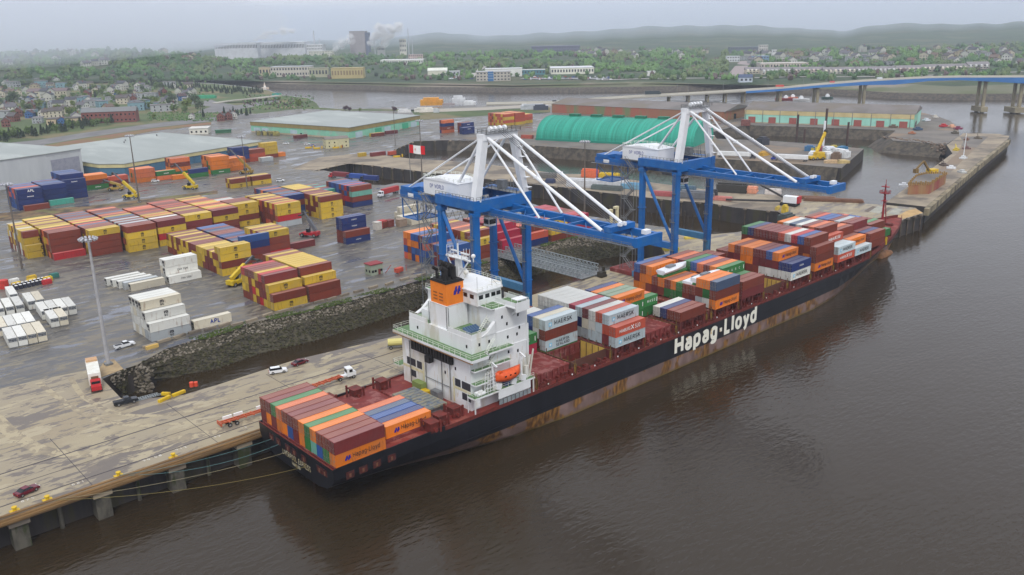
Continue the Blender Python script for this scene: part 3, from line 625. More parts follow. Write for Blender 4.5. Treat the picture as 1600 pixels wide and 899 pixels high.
def block(where, x0, y0, z0, rows, ht=2.8, ln=12.19, pitch=2.5, endvis=True, ship=False, from_='row from water', logos={}, jit=.06, x_end=None):
    """rows[i] = paint letters of one pile from the bottom up, rows counted away from the water"""
    rr_ = random.Random(hash(where) % 1000 if False else len(where)*7 + int(x0*3))
    T = [len(r) for r in rows]
    for i, r in enumerate(rows):
        for t, k in enumerate(r):
            if k == ' ': continue
            top_ = t == T[i]-1
            face = i == 0 or T[i-1] <= t or rows[i-1][t] == ' '
            vis = top_ or face or endvis
            nm = TIER.get(T[i], ['x']*9)[t]
            lab = f"{nm} {PAINT[k][0]} container, {ORD[i]} {from_}, {where}" if T[i] > 1 else f"{PAINT[k][0]} container, {ORD[i]} {from_}, {where}"
            if len(rows) == 1: lab = lab.replace(f"{ORD[i]} {from_}, ", '')
            BOXES.append(dict(x=x0+rr_.uniform(-jit,jit), y=y0+i*pitch, z=z0+t*ht, ln=ln, ht=ht, k=k, label=lab, vis=vis, top=top_, face=face, end=endvis, ship=ship, logo=logos.get((i,t), ''), grp='containers stacked on the ship' if ship else 'containers stacked in the yard'))
def rnd(n, t, pal, seed=1):
    r = random.Random(seed); return [''.join(r.choice(pal) for _ in range(t)) for _ in range(n)]
SP = 2.475
H = 2.86
kw = dict(ht=H, pitch=SP, ship=True)
block('stern stack', 0,0,11, ['om','gb','ub','ho','gg','oo','mb','um','ob','ob','me','eg','bb'][:13] and ['om','gb','ub','ho','gg','oo','mb','um','ob','oe','mg','om','mb'], logos={(0,0):'hl'}, **kw)
block('block between stern stack and deckhouse', 14.6,3.2,11.2, ['o','n','u','s','e'], logos={(0,0):'hl'}, ht=2.9, pitch=SP, ship=True)
block('port pile ahead of the deckhouse', 57.6,13.4,13.4, ['kg','kg','bg','mu','bb','mg','bm'], logos={(0,1):'dots'}, **kw)
A = ['lbl','mwc','unu','qw','aw','aw','bw','mb']
block('stack beside the open hold', 71.1,11.5,13.8, A, logos={(0,2):'mk',(0,0):'ms'}, **kw)
block('inside the open hold', 71.1,11.5,13.8-2*2.8, ['gg','gg','bb'], logos={(0,0):'dots',(0,1):'dots'}, ht=2.75, pitch=SP, ship=True, endvis=False)
block('second stack ahead of the deckhouse', 85.9,0,13.8, ['lq','mql','llq','lww','acm','anl','bmk','acw','aaw','acw','aaw','aww','a'], logos={(0,0):'mk',(0,1):'hs',(1,2):'mk'}, **kw)
block('third stack ahead of the deckhouse', 98.8,11,13.8, ['ggo','ggd','mbd','bmo','bbn','bo'], logos={(0,2):'hl',(0,1):'dots',(0,0):'dots'}, **kw)
block('short pile before the empty hatch', 111.4,11.3,13.8, ['gg','be','bn'], ln=6.06, logos={(0,1):'dots'}, **kw)
block('low row above the hull lettering', 113.9,.1,14.0, ['b','b','n','w'], ht=2.95, pitch=SP, ship=True)
block('pile above the hull lettering start', 131,0,13.8, ['obs','wgo','abo','mb','bb','gg'], logos={(0,0):'hl'}, **kw)
block('pile beside the white boat hulls', 131.2,14.6,13.8, ['go','gb','bo','mb','boo','oob','omu'], **kw)
block('long row ahead of the hull lettering', 144.9,0,13.8, ['mb','mb','bg','bbg','moo','bom','bme','bou','bgg','omm','boe','bmb'], logos={(3,2):'dots'}, **kw)
block('stack with the white bottom row', 173.3-14.6,24,13.8, ['bb','mb','bb'], **kw)
block('stack with white bottom row amidships', 173.4,0,13.8, ['wn','wn','wmo','wmu','wmm','bmm','boo','moo','bmb','bmo','mb','bb'], logos={(0,0):'mk',(0,1):'usl',(2,2):'hl'}, **kw)
block('tallest stack of the foredeck', 188.8,0,13.8, ['obb','oobb','mbbu','bbmr','bmbw','mbbq','bbbm','mbmm','bobm','mbbb','bbmn','ugbg'], logos={(0,0):'hl'}, **kw)
block('stack behind the bow, nearer one', 204.4,0,13.8, ['ql','ql','bbq','bbbb','bbbe','mbbm','bbnw','mmss','bbww','bbbo','mog','bmb'], logos={(0,0):'hs',(0,1):'mk',(2,2):'hs'}, **kw)
block('stack behind the bow, farther one', 217.2,0,13.8, ['l','oo','bb','bbb','mbe','mmb','bbo','mbq','mdd','bom','bmm','bbb'], logos={(0,0):'mk',(1,1):'hl'}, **kw)
block('stack below the foremast', 231.6,1.8,13.6, ['bb','nn','mm','bbm','bgb','mma','bbm','muu','bmu','bbq','bmb'], **kw)
block('foremost stack at the bow', 244.6,5.6,14, ['g','qb','gg','mb','bm','uu','uu','bq','ob'], **kw)
# ---- yard
Y4 = 'yybbbmmye'
def ybay(where, x0, y0, n, t, pal, seed, front=None, second=None, h=2.75, back=None, **k):
    rows = rnd(n, t, pal, seed)
    if front: rows[0] = front
    if second: rows[1] = second
    lg = k.pop('logos', {})
    nolog = k.pop('nolog', None)
    if not nolog:
        for i in (0, 1):
            if i < n:
                for tt, ch in enumerate(rows[i]):
                    if ch == 'y': lg[(i, tt)] = 'msc'
    k.pop('nolog', None)
    block(where, x0, y0, 7.8, rows, ht=h, logos=lg, **k)
ybay('short boxes left of the main block', 5.8,249.5,11,4,'yymbbcwy',1,'yy','yyyb',ln=6.06)
ybay('first bay of the main yard block', 12.9,238.5,17,4,'ybmbyeb',2,'r','bbbb')
ybay('second bay of the main yard block', 26.2,233.5,19,4,'bmbyseqb',3,'bbby','bmby')
ybay('third bay of the main yard block', 39.6,229,21,4,'mbaysbqe',4,'yyyb','ybyb',endvis=False)
ybay('fourth bay of the main yard block', 52.9,230,17,4,'bebyqwb',5,'yrym','ybym',endvis=False)
ybay('fifth bay of the main yard block', 66.2,233,18,4,'ybbqbyb',6,'bbmy','bymy',endvis=False)
ybay('sixth bay of the main yard block', 79.4,234,17,4,'ybbyeb',7,'mbym','ybyb',endvis=False)
ybay('seventh bay of the main yard block', 92.4,240,6,4,'ybqby',8,'ybyy','ybyy')
ybay('block right of the main one, rear bay', 94,262,6,3,'mbwbe',38)
ybay('first bay of the middle yard block', 51.3,165,21,3,'bybymyb',9,'ybyy','yybyy'[:4],endvis=True)
ybay('second bay of the middle yard block', 64.8,176,17,3,'unsmusb',10,'bmnu',endvis=False)
ybay('third bay of the middle yard block', 74.2,177,6,4,'ybby',11,'rbby','rbbb')
block('single box by the red reach stacker', 88.5,182,7.8,['m'])
ybay('left bay nearest the rock slope', 45,112.3,9,4,'ybmbyrb',12,'yb','yyy',x_end=1)
BOXES[-1]
ybay('right bay nearest the rock slope', 58.2,112.3,13,4,'yyyyyb',13,'bb','bby')
ybay('tall bay right of the main yard block', 106.4,225,13,4,'ybmbyq',14,'arby'.replace('b','y'),None)
ybay('blue bay behind the tall yellow one', 119.4,241.5,13,4,'nbsneb',15,'snbn','nsnu',nolog=1)
ybay('yellow bay nearest the dock wall', 130,226.2,17,4,'yybyyb',16,'yyyb','yyby')
ybay('turquoise topped bay behind the yellow one', 144.6,255,9,3,'bnstbm',17,'bnt',None,nolog=1,endvis=False)
ybay('mixed stack by the dock corner', 155.7,239,10,4,'nubrsn',18,'nbhb','nrbn',nolog=1)
block('blue and brown pile in the open yard', 110.9,173.5,7.8,['nb','bbnn','bbnn'],ht=2.75,logos={(0,0):'usl',(1,3):'usl',(1,2):'usl'})
ybay('blue orange stack behind near crane', 115,122,6,4,'unobusq',19,None,None,nolog=1)
ybay('stack between the legs of the near crane', 116.6,112,4,3,'uubm',20,'nbu','nbs',nolog=1)
ybay('brown yellow stack under crane boom', 131,113,11,4,'bymbye',21,'bby','bbyb')
ybay('crimson stack under crane boom', 146.5,113,10,4,'kkbyeb',22,'kk','kkk',nolog=1)
ybay('fourth stack along the rock slope', 160.5,113.2,7,3,'nbqby',23,'nq','nqb',nolog=1)
ybay('fifth stack along the rock slope', 174.5,113,9,3,'bymkb',24,'by','bby')
ybay('last stack along the rock slope', 188,113,12,3,'kkrkb',25,'kk','kkk',nolog=1)
ybay('two high row beyond the main block', 137.5,340.5,3,2,'yb',26,'yb'); ybay('two high row by the lamp mast', 150.8,340.5,3,2,'yb',27,'yb')
ybay('dark blue stack by the grey shed', 31.2,365,9,4,'nubqus',28,'nnnn','nnnn',nolog=1,logos={(0,3):'apl',(0,2):'cma'})
ybay('second blue stack by the grey shed', 44.6,370,8,4,'nusbq',29,'nnnn','nnnn',nolog=1,endvis=False)
ybay('third blue stack by the grey shed', 57.5,379,8,5,'nnub',30,'nnnn','nnnnn',nolog=1,logos={(0,3):'cma'},endvis=False)
block('brown box laid before the blue stacks', 32.5,361,7.8,['b']); block('turquoise box before the blue stacks', 46.6,367,7.8,['t'])
block('left group below the blue walled warehouse', 76.5,402,7.8,['gbo','gbo','mbo','bbo'],logos={(0,0):'dots'}); block('low boxes below the blue walled warehouse', 90,407,7.8,['mq','mq','b'])
block('orange group below the blue walled warehouse', 105.5,404,7.8,['oee','ooe','ogo','oeo']); block('green striped row below the warehouse', 118,403,7.8,['eg','eo'],logos={(0,1):'dots'}); block('single orange box by the white truck', 126,398.5,7.8,['o'])
block('second orange group below the warehouse', 131.4,412,7.8,['gobe','goob','oobo','bobb']); block('green low row behind the reach stacker', 136,396,7.8,['gn'])
block('large orange group below the warehouse', 152,399,7.8,['gooo','ogoo','obgo','ooob','oooo','obob'],logos={(0,0):'dots'},endvis=True); block('second bay of the large orange group', 165,403,7.8,['ooo','boo','oob','moo'])
block('blue tall pile below the warehouse end', 181,430,7.8,['bnnn','bnnn','bbnn']); block('rust coloured pile at the yard end', 194,432,7.8,['qqb','qbb','bqb']); block('yellow pile at the yard end', 207,438,7.8,['byyy','byyy','nbb'],ln=12.19); block('orange box beside the yellow pile', 220,440,7.8,['o','e'],ln=6.06)
block('white boxes lying by the yellow pile', 199.5,425,7.8,['a','c'],ln=9)
block('four high orange pile, far yard', 384,455,7.8,['ebne','nbnb'],logos={(0,1):'usl'}); block('far navy pile left of the near crane mast', 391,436,7.8,['nn','nn'],logos={(0,1):'usl'}); block('far navy and brown pile', 397,444,7.8,['nnn','nnb','bbb'],logos={(0,2):'usl'})
ybay('shed quay rust pile, left part', 452,452,9,4,'yqbqy',31,None,None,nolog=1); ybay('shed quay rust pile, middle part', 465.5,452,8,4,'yqqbq',32,None,None,nolog=1); ybay('shed quay rust pile, right part', 479,456,6,3,'yqyqy',33,None,None,nolog=1)
block('red box before the green walled warehouse', 281,526,7.8,['m']); block('rust red box along the green walled warehouse', 331,484,7.8,['b','y']); block('dark red box along the green walled warehouse', 349,490,7.8,['m'])
block('maroon box on the concrete by the dock', 265,386,7.8,['m']); block('orange box on the concrete by the dock', 277.6,382,7.8,['q'],ln=6.06); block('yellow box on the concrete by the dock', 258.5,392,7.8,['y'],ln=6.06)
# refrigerated boxes
block('white stepped pile above the rock slope', 4.6,112,7.8,['aw','aww','cwwc','wwww','cwcw','wwww'],ht=2.85,logos={(0,0):'msc',(1,2):'msc',(2,3):'msc'})
block('white box with blue lettering near the rock slope', 18.2,112.8,7.8,['c'],ht=2.9,logos={(0,0):'apl'})
block('white pile left of the yellow stacker', 32.9,169.5,7.8,['w','www','wcw'],ht=2.85,logos={(0,0):'cma',(1,1):'cma'})
[block(f'{ORD[i]} of the white boxes lying apart on the ground', 19.3-i*.9,170.2+i*3.5,7.8,['cawww'[i]],ht=2.7) for i in range(5)]
block('white group behind the near crane', 152.5,183.5,7.8,['c','c','c','c','c'],ht=2.8,from_='one from water'); block('second white group behind the near crane', 157,199,7.8,['cc','c'],ht=2.8)
block('dark long box on the roof level of the yard hut row', 139.8,188,7.8,['b'],ln=6.06)
# ---- choose what becomes a thing of its own
for q in BOXES:
    c = Vector((q['x']+q['ln']/2, q['y']+1.2, q['z']+1.4)); d = (c-CC).length
    area = (q['top']*q['ln']*2.4*.35) + (q['face']*q['ln']*q['ht']*.7) + (2.4*q['ht']*.55 if q['end'] else 0)
    q['score'] = area / (d*d) * (1.25 if q['ship'] else 1) if q['vis'] and area > 0 else 0
order = sorted(BOXES, key=lambda q: -q['score'])
for q in order[:300]:
    rz = 0
    t = thing('shipping_container', q['label'], 'shipping container', (q['x'], q['y'], q['z']), 0, q['grp'])
    link_child('body', body_mesh(q['k'], q['ln'], q['ht']), t)
    if q['end']:
        link_child('door', door_mesh(q['k'], q['ht'], 0), t); link_child('door', door_mesh(q['k'], q['ht'], 1), t)
    if q['end'] and q['k'] in 'wc' and not q['ship'] and q['x'] < 60:
        b = MB(); b.box((-.12,.35,1.5),(-.03,2.1,2.4)); b.box((-.12,.5,.6),(-.03,1.2,1.2)); b.build('cooling_unit', INKK, t)
    if q['logo'] and q['face']: mark(t, q['logo'], q['ln'], q['ht'], q['k'])
keys = sorted(set(q['k'] for q in order[300:])); b = MB()
FAR_MARKS = []
for q in order[300:]:
    if q['score'] == 0 and not q['ship'] and random.random() < .0: continue
    x, y, z, l_, h_ = q['x'], q['y'], q['z'], q['ln'], q['ht']; mi = keys.index(q['k'])
    b.box((x+.05,y+.05,z+.07),(x+l_-.05,y+WD-.05,z+h_-.06), mi)
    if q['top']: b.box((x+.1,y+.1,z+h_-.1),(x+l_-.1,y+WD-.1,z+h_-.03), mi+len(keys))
    if q['score'] > 0:
        for xx in (x, x+l_-.14):
            for yy in (y, y+WD-.12): b.box((xx,yy,z),(xx+.14,yy+.12,z+h_-.003), mi)
        if q['face'] and q['logo'] in ('msc','usl','cma','dots','apl'):
            FAR_MARKS.append(q)
def island(m):
    # the same paint for the joined mass: tone differs from box to box
    m = m.copy(); t = m.node_tree; bs = t.nodes['Principled BSDF']; N = t.nodes.new; src = bs.inputs['Base Color'].links[0].from_socket; g = N('ShaderNodeNewGeometry'); r = N('ShaderNodeMapRange'); h = N('ShaderNodeHueSaturation')
    t.links.new(g.outputs['Random Per Island'], r.inputs[0]); r.inputs[3].default_value = .78; r.inputs[4].default_value = 1.18; t.links.new(r.outputs[0], h.inputs['Value']); t.links.new(src, h.inputs['Color']); t.links.new(h.outputs[0], bs.inputs['Base Color']); return m
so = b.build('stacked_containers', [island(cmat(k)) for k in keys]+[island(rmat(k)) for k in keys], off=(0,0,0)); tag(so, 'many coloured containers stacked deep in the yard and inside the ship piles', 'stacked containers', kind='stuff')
so['_o'] = [0,0,0]
for q in FAR_MARKS: mark_off = (q['x'], q['y'], q['z'])
b = MB()
for q in FAR_MARKS:
    x, y, z = q['x'], q['y'], q['z']
    if q['logo'] == 'msc':   # blurred block lettering, as small as it reads
        mi = 1
        for i in range(3): b.box((x+5.5+i*.5,y-.03,z+1.15),(x+5.75+i*.5,y-.005,z+1.95), mi)
        b.box((x+5.5,y-.03,z+1.75),(x+6.75,y-.005,z+1.95), mi); b.box((x+5.6,y-.03,z+.55),(x+6.6,y-.005,z+.9), mi)
    else:
        for i in range(6): b.box((x+4.6+i*.55,y-.03,z+1.1),(x+4.95+i*.55,y-.005,z+1.55), 0)
if b.v: b.build('lettering', [INKW, INKK], parent=so)
print('boxes', len(BOXES), 'stuff', len(order)-300)
# ------------------------------------------------------------------ the container ship
SHIP = thing('container_ship', 'long black container ship with white deckhouse and orange funnel moored at the berth', 'ship', (140,16,0), world=True)
def hull_mat():
    m = bpy.data.materials.new('hull_paint'); m.use_nodes = True; t = m.node_tree; b = t.nodes['Principled BSDF']; N = t.nodes.new; K = t.links.new
    g = N('ShaderNodeNewGeometry'); sp = N('ShaderNodeSeparateXYZ'); K(g.outputs['Position'], sp.inputs[0])
    def nz(sc, st=(1,1,1), d=5):
        mp = N('ShaderNodeMapping'); mp.inputs['Scale'].default_value = st; K(g.outputs['Position'], mp.inputs['Vector']); n = N('ShaderNodeTexNoise'); n.inputs['Scale'].default_value = sc; n.inputs['Detail'].default_value = d; K(mp.outputs[0], n.inputs['Vector']); return n.outputs['Fac']
    def mr(v, a, c, x=0, y=1):
        r = N('ShaderNodeMapRange'); K(v, r.inputs[0]); r.inputs[1].default_value = a; r.inputs[2].default_value = c; r.inputs[3].default_value = x; r.inputs[4].default_value = y; return r.outputs[0]
    def mix(f, a, c):
        x = N('ShaderNodeMix'); x.data_type = 'RGBA'; K(f, x.inputs[0])
        for i, v in ((6,a),(7,c)):
            if isinstance(v, tuple): x.inputs[i].default_value = v
            else: K(v, x.inputs[i])
        return x.outputs[2]
    black = mix(mr(nz(.25,(1,1,.3)), .4, .65), C8(17,18,25), C8(27,28,35))
    black = mix(mr(nz(.7,(1,1,.12)), .66, .78, 0, .55), black, C8(60,46,36))
    red = mix(mr(nz(.2,(1,1,.5)), .4, .6), C8(108,88,82), C8(132,110,104))
    rust = mix(mr(nz(1.2,(1,1,.25)), .4, .6), C8(144,104,52), C8(84,58,38))
    low = mix(mr(nz(.3,(.7,1,.5),8), .47, .54), red, rust)
    # height of the paint line
    f = mr(sp.outputs['Z'], 4.02, 4.12)
    c = mix(f, low, black)
    slime = mr(sp.outputs['Z'], .15, .9, .85, 0)
    c = mix(slime, c, C8(110,92,44)); K(c, b.inputs['Base Color']); b.inputs['Roughness'].default_value = .42
    return m
HULL = hull_mat()
DECKR = mat('deck_red', C8(128,48,40), C8(104,42,36), .75, .3, .4, .65, c3=C8(142,78,66), s3=.25)
DECKR2 = mat('hatch_red', C8(124,50,46), C8(106,44,40), .75, .4, .4, .65, c3=C8(138,84,80), s3=.5)
WHT = mat('ship_white', C8(226,228,228), C8(214,216,216), .5, .2, .45, .7, stretch=(1,1,.3), c3=C8(200,196,182), s3=.12)
GRN = mat('deck_green', C8(104,134,92), C8(86,112,78), .8, .5)
DGL = mat('dark_glass', C8(22,26,32), rough=.15); BLKM = mat('soot_black', C8(34,30,28), C8(22,20,20), .8, .8)
GRL = mat('dark_grille', C8(52,50,56), C8(40,38,44), .7, 3); FUN = mat('funnel_orange', C8(236,130,30), C8(224,118,26), .5, .3)
YEL = mat('yellow_paint', C8(214,180,30), C8(190,150,30), .55, .6); CREAM = mat('cream_paint', C8(214,206,170), C8(196,184,140), .6, .5)
REDP = mat('dark_red_paint', C8(112,42,34), C8(84,38,30), .7, .8); RAILM = mat('rail_white', C8(214,218,206)); STEEL = mat('grey_steel', C8(128,130,130), C8(104,106,108), .55, .8, metal=.2)
GALV = mat('galvanised', C8(158,166,168), C8(134,142,146), .5, .6, metal=.3)
ST_ = [(-0.8,[(4.6,0),(4.6,5),(4.7,9.5),(5.5,12.9),(7,15.2),(8.4,16.05),(10.4,16.15)]),
 (5,[(2.9,0),(3,4),(3.4,8),(4.5,12),(6.4,15.2),(8.2,16.1),(10.4,16.15)]),
 (15,[(-1,0),(-.5,2),(.9,6),(2.8,10.6),(5.4,14.8),(8,16.1),(10.4,16.15)]),
 (28,[(-3,0),(-2,4),(-.2,8.5),(2,12.6),(5,15.7),(8,16.15),(10.4,16.15)]),
 (48,[(-4,0),(-3,9),(-1,13),(1,15),(4,16.1),(8,16.15),(10.4,16.15)]),
 (70,[(-4,0),(-4,14),(-2,15.9),(1,16.1),(4,16.15),(8,16.15),(10.4,16.15)]),
 (190,[(-4,0),(-4,14),(-2,15.8),(1,16.1),(4,16.15),(8,16.15),(10.4,16.15)]),
 (208,[(-4,0),(-4,11),(-2,13.4),(1,14.6),(4,15.5),(8,16),(10.5,16.15)]),
 (226,[(-4,0),(-4,7),(-2,9.4),(1,11),(4,12.6),(8,14.8),(11,15.9)]),
 (242,[(-4,0),(-4,3.6),(-2,5.6),(1,6.9),(4,8.6),(8,11.7),(12,14.2)]),
 (256,[(-4,0),(-4,1.4),(-2,2.4),(1,3.1),(4,4.8),(8,8.2),(12.8,11.4)]),
 (268,[(-4,0),(-4,.3),(-2,.6),(1,.9),(4,2),(8,4.9),(13.4,8.4)]),
 (277,[(-1,0),(0,.05),(1,.1),(2.4,.2),(5,.9),(8.6,2.5),(13.9,5.3)]),
 (284,[(5.4,0),(6,.05),(6.8,.15),(7.8,.3),(9.4,.8),(11.4,1.6),(14.3,2.7)]),
 (287.8,[(10.6,0),(11,.03),(11.5,.08),(12,.15),(12.8,.3),(13.6,.5),(14.5,.9)])]
def smooth_st(T, k=3):
    out = []
    for (xa, ra), (xb, rb_) in zip(T, T[1:]):
        for i in range(k):
            t = i/k; out.append((xa+(xb-xa)*t, [tuple(p+(q-p)*t for p, q in zip(a, c)) for a, c in zip(ra, rb_)]))
    return out + [T[-1]]
SS = smooth_st(ST_)
rings = []
for X, r in SS:
    st_ = [(X, 16-h, z) for z, h in reversed(r)]; po = [(X, 16+h, z) for z, h in r[1:]]
    rings.append(st_ + po)
hb = MB(); hb.loft(rings, closed=False)
n0 = len(rings[0]); hb.add(rings[0], [tuple(range(n0))])
hull = hb.build('hull', HULL, SHIP, smooth=False)
for pl in hull.data.polygons: pl.use_smooth = False
def deck_hb(X):
    for (a, ra), (c, rc) in zip(ST_, ST_[1:]):
        if X <= c: t = (X-a)/(c-a); return (ra[-1][1]*(1-t)+rc[-1][1]*t, ra[-1][0]*(1-t)+rc[-1][0]*t)
    return ST_[-1][1][-1][1], ST_[-1][1][-1][0]
# red sheer strake with bulwark toward the bow
b = MB(); xs_ = [X for X, r in SS]
for side in (-1, 1):
    ring = []
    for X in [x_ for x_ in xs_ if x_ > 27]:
        h, z = deck_hb(X); rise = 1.1 if X > 232 else .35
        if X > 226 and X < 232: rise = .35 + (X-226)/6*.75
        y = 16 + side*h
        ring.append([(X,y+side*.04,z-.5),(X,y+side*.06,z+rise),(X,y-side*.14,z+rise),(X,y-side*.14,z-.05)])
    b.loft(ring, closed=True)
b.box((-.9,0,10.85),(-.7,32,10.97)); b.build('bulwark', REDP, SHIP)
b = MB()
for y0, y1 in ((-.16,.1),(31.9,32.16)): b.box((-.75,y0,10.3),(28,y1,10.95))
b.box((-.84,-.1,10.3),(-.66,32.1,10.86)); b.build('stern_bulwark', HULL, SHIP)
# decks with the two open holds
hA = (71.3,84.3,2.6,11.4); hB = (159.2,171.4,2.6,9.2)
outl = [(X, 16-deck_hb(X)[0]+.1) for X in xs_ if X <= 226] + [(X, 16+deck_hb(X)[0]-.1) for X in reversed(xs_) if X <= 226]
lo_ = [[Vector((x, y, 0)) for x, y in outl]] + [[Vector((a,c,0)),Vector((b_,c,0)),Vector((b_,d,0)),Vector((a,d,0))] for a, b_, c, d in (hA, hB)]
tr = tessellate_polygon(lo_); b = MB(); b.add([(p.x,p.y,10.38) for lp in lo_ for p in lp], tr)
f_ = []
for X in xs_:
    if X >= 226: h, z = deck_hb(X); f_.append([(X,16-h+.1,z-.03),(X,16+h-.1,z-.03)])
for a, c in zip(f_, f_[1:]): b.add([a[0],c[0],c[1],a[1]], [(0,1,2,3)])
b.build('main_deck', DECKR, SHIP)
for (xa, xb, ya, yb) in (hA, hB):
    b = MB(); b.add([(xa,ya,10.38),(xb,ya,10.38),(xb,yb,10.38),(xa,yb,10.38),(xa,ya,-1),(xb,ya,-1),(xb,yb,-1),(xa,yb,-1)], [(0,1,5,4),(2,3,7,6),(3,0,4,7),(4,5,6,7)], 0)
    b.add([(xb,ya,13.6),(xb,yb,13.6),(xb,yb,-1),(xb,ya,-1)], [(0,1,2,3)], 1)
    for i in range(1, 5): y = ya + (yb-ya)*i/4 - .1; b.box((xb-.12,y-.08,-1),(xb-.01,y+.08,13.5), 2)
    b.box((xa-.3,ya-.3,10.4),(xb+.3,ya,13.4), 2); b.box((xa-.3,ya,10.4),(xa,yb,13.4), 2)
    b.build('open_hold', [REDP, mat('hold_yellow', C8(214,178,84), C8(196,160,76), .6, .4), mat('hold_brown', C8(84,52,40))], SHIP)
# hatch covers
for i, (xa, xb, ya) in enumerate([(57.5,70.3,2.3),(71.3,84,11.45),(85.8,98.1,2.3),(98.6,112.4,2.3),(113.8,126.2,2.3),(128.6,143.4,2.3),(144.7,157.2,2.3),(159,171.6,9.4),(173.2,185.8,2.3),(188.5,201.2,2.3),(204.2,216.8,2.3),(217.1,229.6,3),(231.4,244,4),(244.4,257,6.5)]):
    yb = 32-ya if ya < 8 and ya > 2.4 else 29.7; b = MB(); b.box((xa,ya,10.3),(xb,yb,13.3))
    b.box((xa-.15,ya-.15,13.0),(xb+.15,yb+.15,13.42)); n = int((yb-ya)/2.5)
    for j in range(n):
        for xx in (xa+.3, xb-.9): b.box((xx,ya+.6+j*2.47,13.42),(xx+.6,ya+1.0+j*2.47,13.62), 1)
    for k in range(6): b.box((xa+.7+k*2,ya-.35,11),(xa+1.0+k*2,ya-.15,13.3), 0)
    b.box((xa+ (xb-xa)/2-.05,ya,13.42),(xa+(xb-xa)/2+.05,yb,13.5), 1)
    b.build('hatch_cover', [DECKR2, mat('worn_red', C8(150,96,84))], SHIP)
# side passage: pedestals, rails, vents along both sides
b = MB(); y2 = MB(); yl = MB(); rr2 = random.Random(9)
for X in range(58, 228, 3):
    for sgn in (0, 1):
        h, z = deck_hb(X); y = (16-h+.35) if sgn == 0 else (16+h-.6)
        b.box((X,y,10.38),(X+.3,y+.3,11.5)); b.box((X,y,11.4),(X+3,y+.12,11.5)); b.box((X,y,10.95),(X+3,y+.08,11.02))
for (xa, xb) in [(85.9,98.1),(113.9,126.1),(131,143.2),(144.9,157.1),(173.4,185.6),(188.8,201),(204.4,216.6),(217.2,229.4)]:
    for xx in (xa+.1, xb-.6, (xa+xb)/2):
        for y in (.2, 1.9, 29.8, 31.4): b.box((xx,y,10.38),(xx+.5,y+.4,13.8 if xa != 113.9 else 14))
for X in [57.2,71,84.6,98.4,112.9,127.5,129.9,143.9,158.2,172.4,187.2,202.7,230.5]:
    for k in range(12):
        y = .6 + k*2.6; y2.box((X-.1,y,13.4),(X+.1,y+.14,14.9)); 
    y2.box((X-.12,.4,13.38),(X+.12,31.6,13.5)); y2.box((X-.15,.3,10.4),(X+.15,.6,13.5)); y2.box((X-.15,31.4,10.4),(X+.15,31.7,13.5))
    yl.box((X-.25,.3,11),(X+.25,.8,13.2))
for _ in range(150):
    X = rr2.uniform(58,226); b.box((X,rr2.uniform(.6,1.5),10.38),(X+rr2.uniform(.3,.9),2.0,10.6+rr2.random()*1.5))
wb = MB()
for X in range(60, 226, 9): wb.obox((X+rr2.uniform(-1,1), .25, 11.1), (.35,.15,.35))
b.build('side_fittings', REDP, SHIP); y2.build('lashing_frames', mat('lashing_brown', C8(96,64,44), C8(120,96,50), .7, .6), SHIP); yl.build('yellow_posts', mat('ochre_paint', C8(150,118,50), C8(110,80,44), .7, 1), SHIP); wb.build('deck_lamps', WHT, SHIP)
# stern deck house parts, winches, hatch between the stern stack and deckhouse
b = MB(); b.box((-.1,.3,10.38),(12.6,31.7,10.98)); b.box((14,2.9,10.38),(27.4,16,11.1)); b.box((29,3,10.38),(35,9,10.9)); b.box((14,18,10.38),(28,29,10.95)); b.box((29,10,10.38),(35,27,10.8)); b.build('stern_hatch', DECKR2, SHIP)
for (x, y) in [(30.5,28.5),(33.5,3.6),(15.8,29.5),(23,28.8),(28.6,2.6),(25,1.0)]:
    b = MB(); b.box((x-1,y-1.2,10.4),(x+1.1,y+1.2,12.6)); b.box((x-1.3,y-1.5,12.6),(x+1.4,y+1.5,12.9)); b.tube((x,y-2,11.2),(x,y+2,11.2),.5); b.box((x-1.6,y+1.4,10.4),(x-1.2,y+1.8,13.4)); b.box((x+1.2,y-1.8,10.4),(x+1.6,y-1.4,13.2)); b.build('winch', REDP, SHIP)
b = MB(); b.obox((30.7,13,12.5),(6.4,13,.5)); b.obox((30.7,13,11.3),(5.4,12,1.8), mi=1)
for k in range(9): b.box((27.9,7+k*1.4,12.76),(33.5,7.5+k*1.4,12.83), 1)
b.build('cargo_cover', [mat('tarpaulin_grey', C8(118,124,116), C8(150,138,108), .8, .7, c3=C8(84,100,116), s3=.6), STEEL], SHIP)
b = MB(); b.obox((36.6,21,11.6),(1.8,3.6,2.4), mi=0); b.obox((36.2,18,11),(1.6,2.2,1.2), mi=1); b.obox((36.6,14,11.5),(1.6,3,2.2), mi=2); b.build('deck_lockers', [mat('locker_green', C8(118,134,74)), YEL, STEEL], SHIP)
# mooring ports in the transom and quarters
b = MB()
for y in (26.5,23.3,19,16.2,12,5.6,3.5): b.box((-.86,y-1,8.2),(-.81,y+1,9.7), 0); b.box((-.9,y-.3,8.3),(-.82,y+.2,9.2), 1)
for x in (3,6.2,9.6,13.4): b.box((x-1,-.2,7.7),(x+1,-.145,9.3), 0); b.obox((x,-.2,8.4),(.5,.1,.8), mi=1)
b.build('mooring_port', [mat('port_red', C8(84,32,24), C8(44,20,18), .7, 2), mat('port_brass', C8(112,74,56))], SHIP)
HW = mat('hull_lettering', C8(232,230,214), C8(214,176,96), .6, .2, .6, .66, coord='World'); HW2 = mat('stern_lettering', C8(186,180,156), C8(150,130,80), .7, .8, coord='World')
letters('LIVERPOOL EXPRESS', HW2, SHIP, (-.83,21.6,6.75), width=12.2, height=1.15, rz=-pi/2)
letters('HAMBURG', HW2, SHIP, (-.83,17.6,5.45), width=3.6, height=.75, rz=-pi/2, bold=.02)
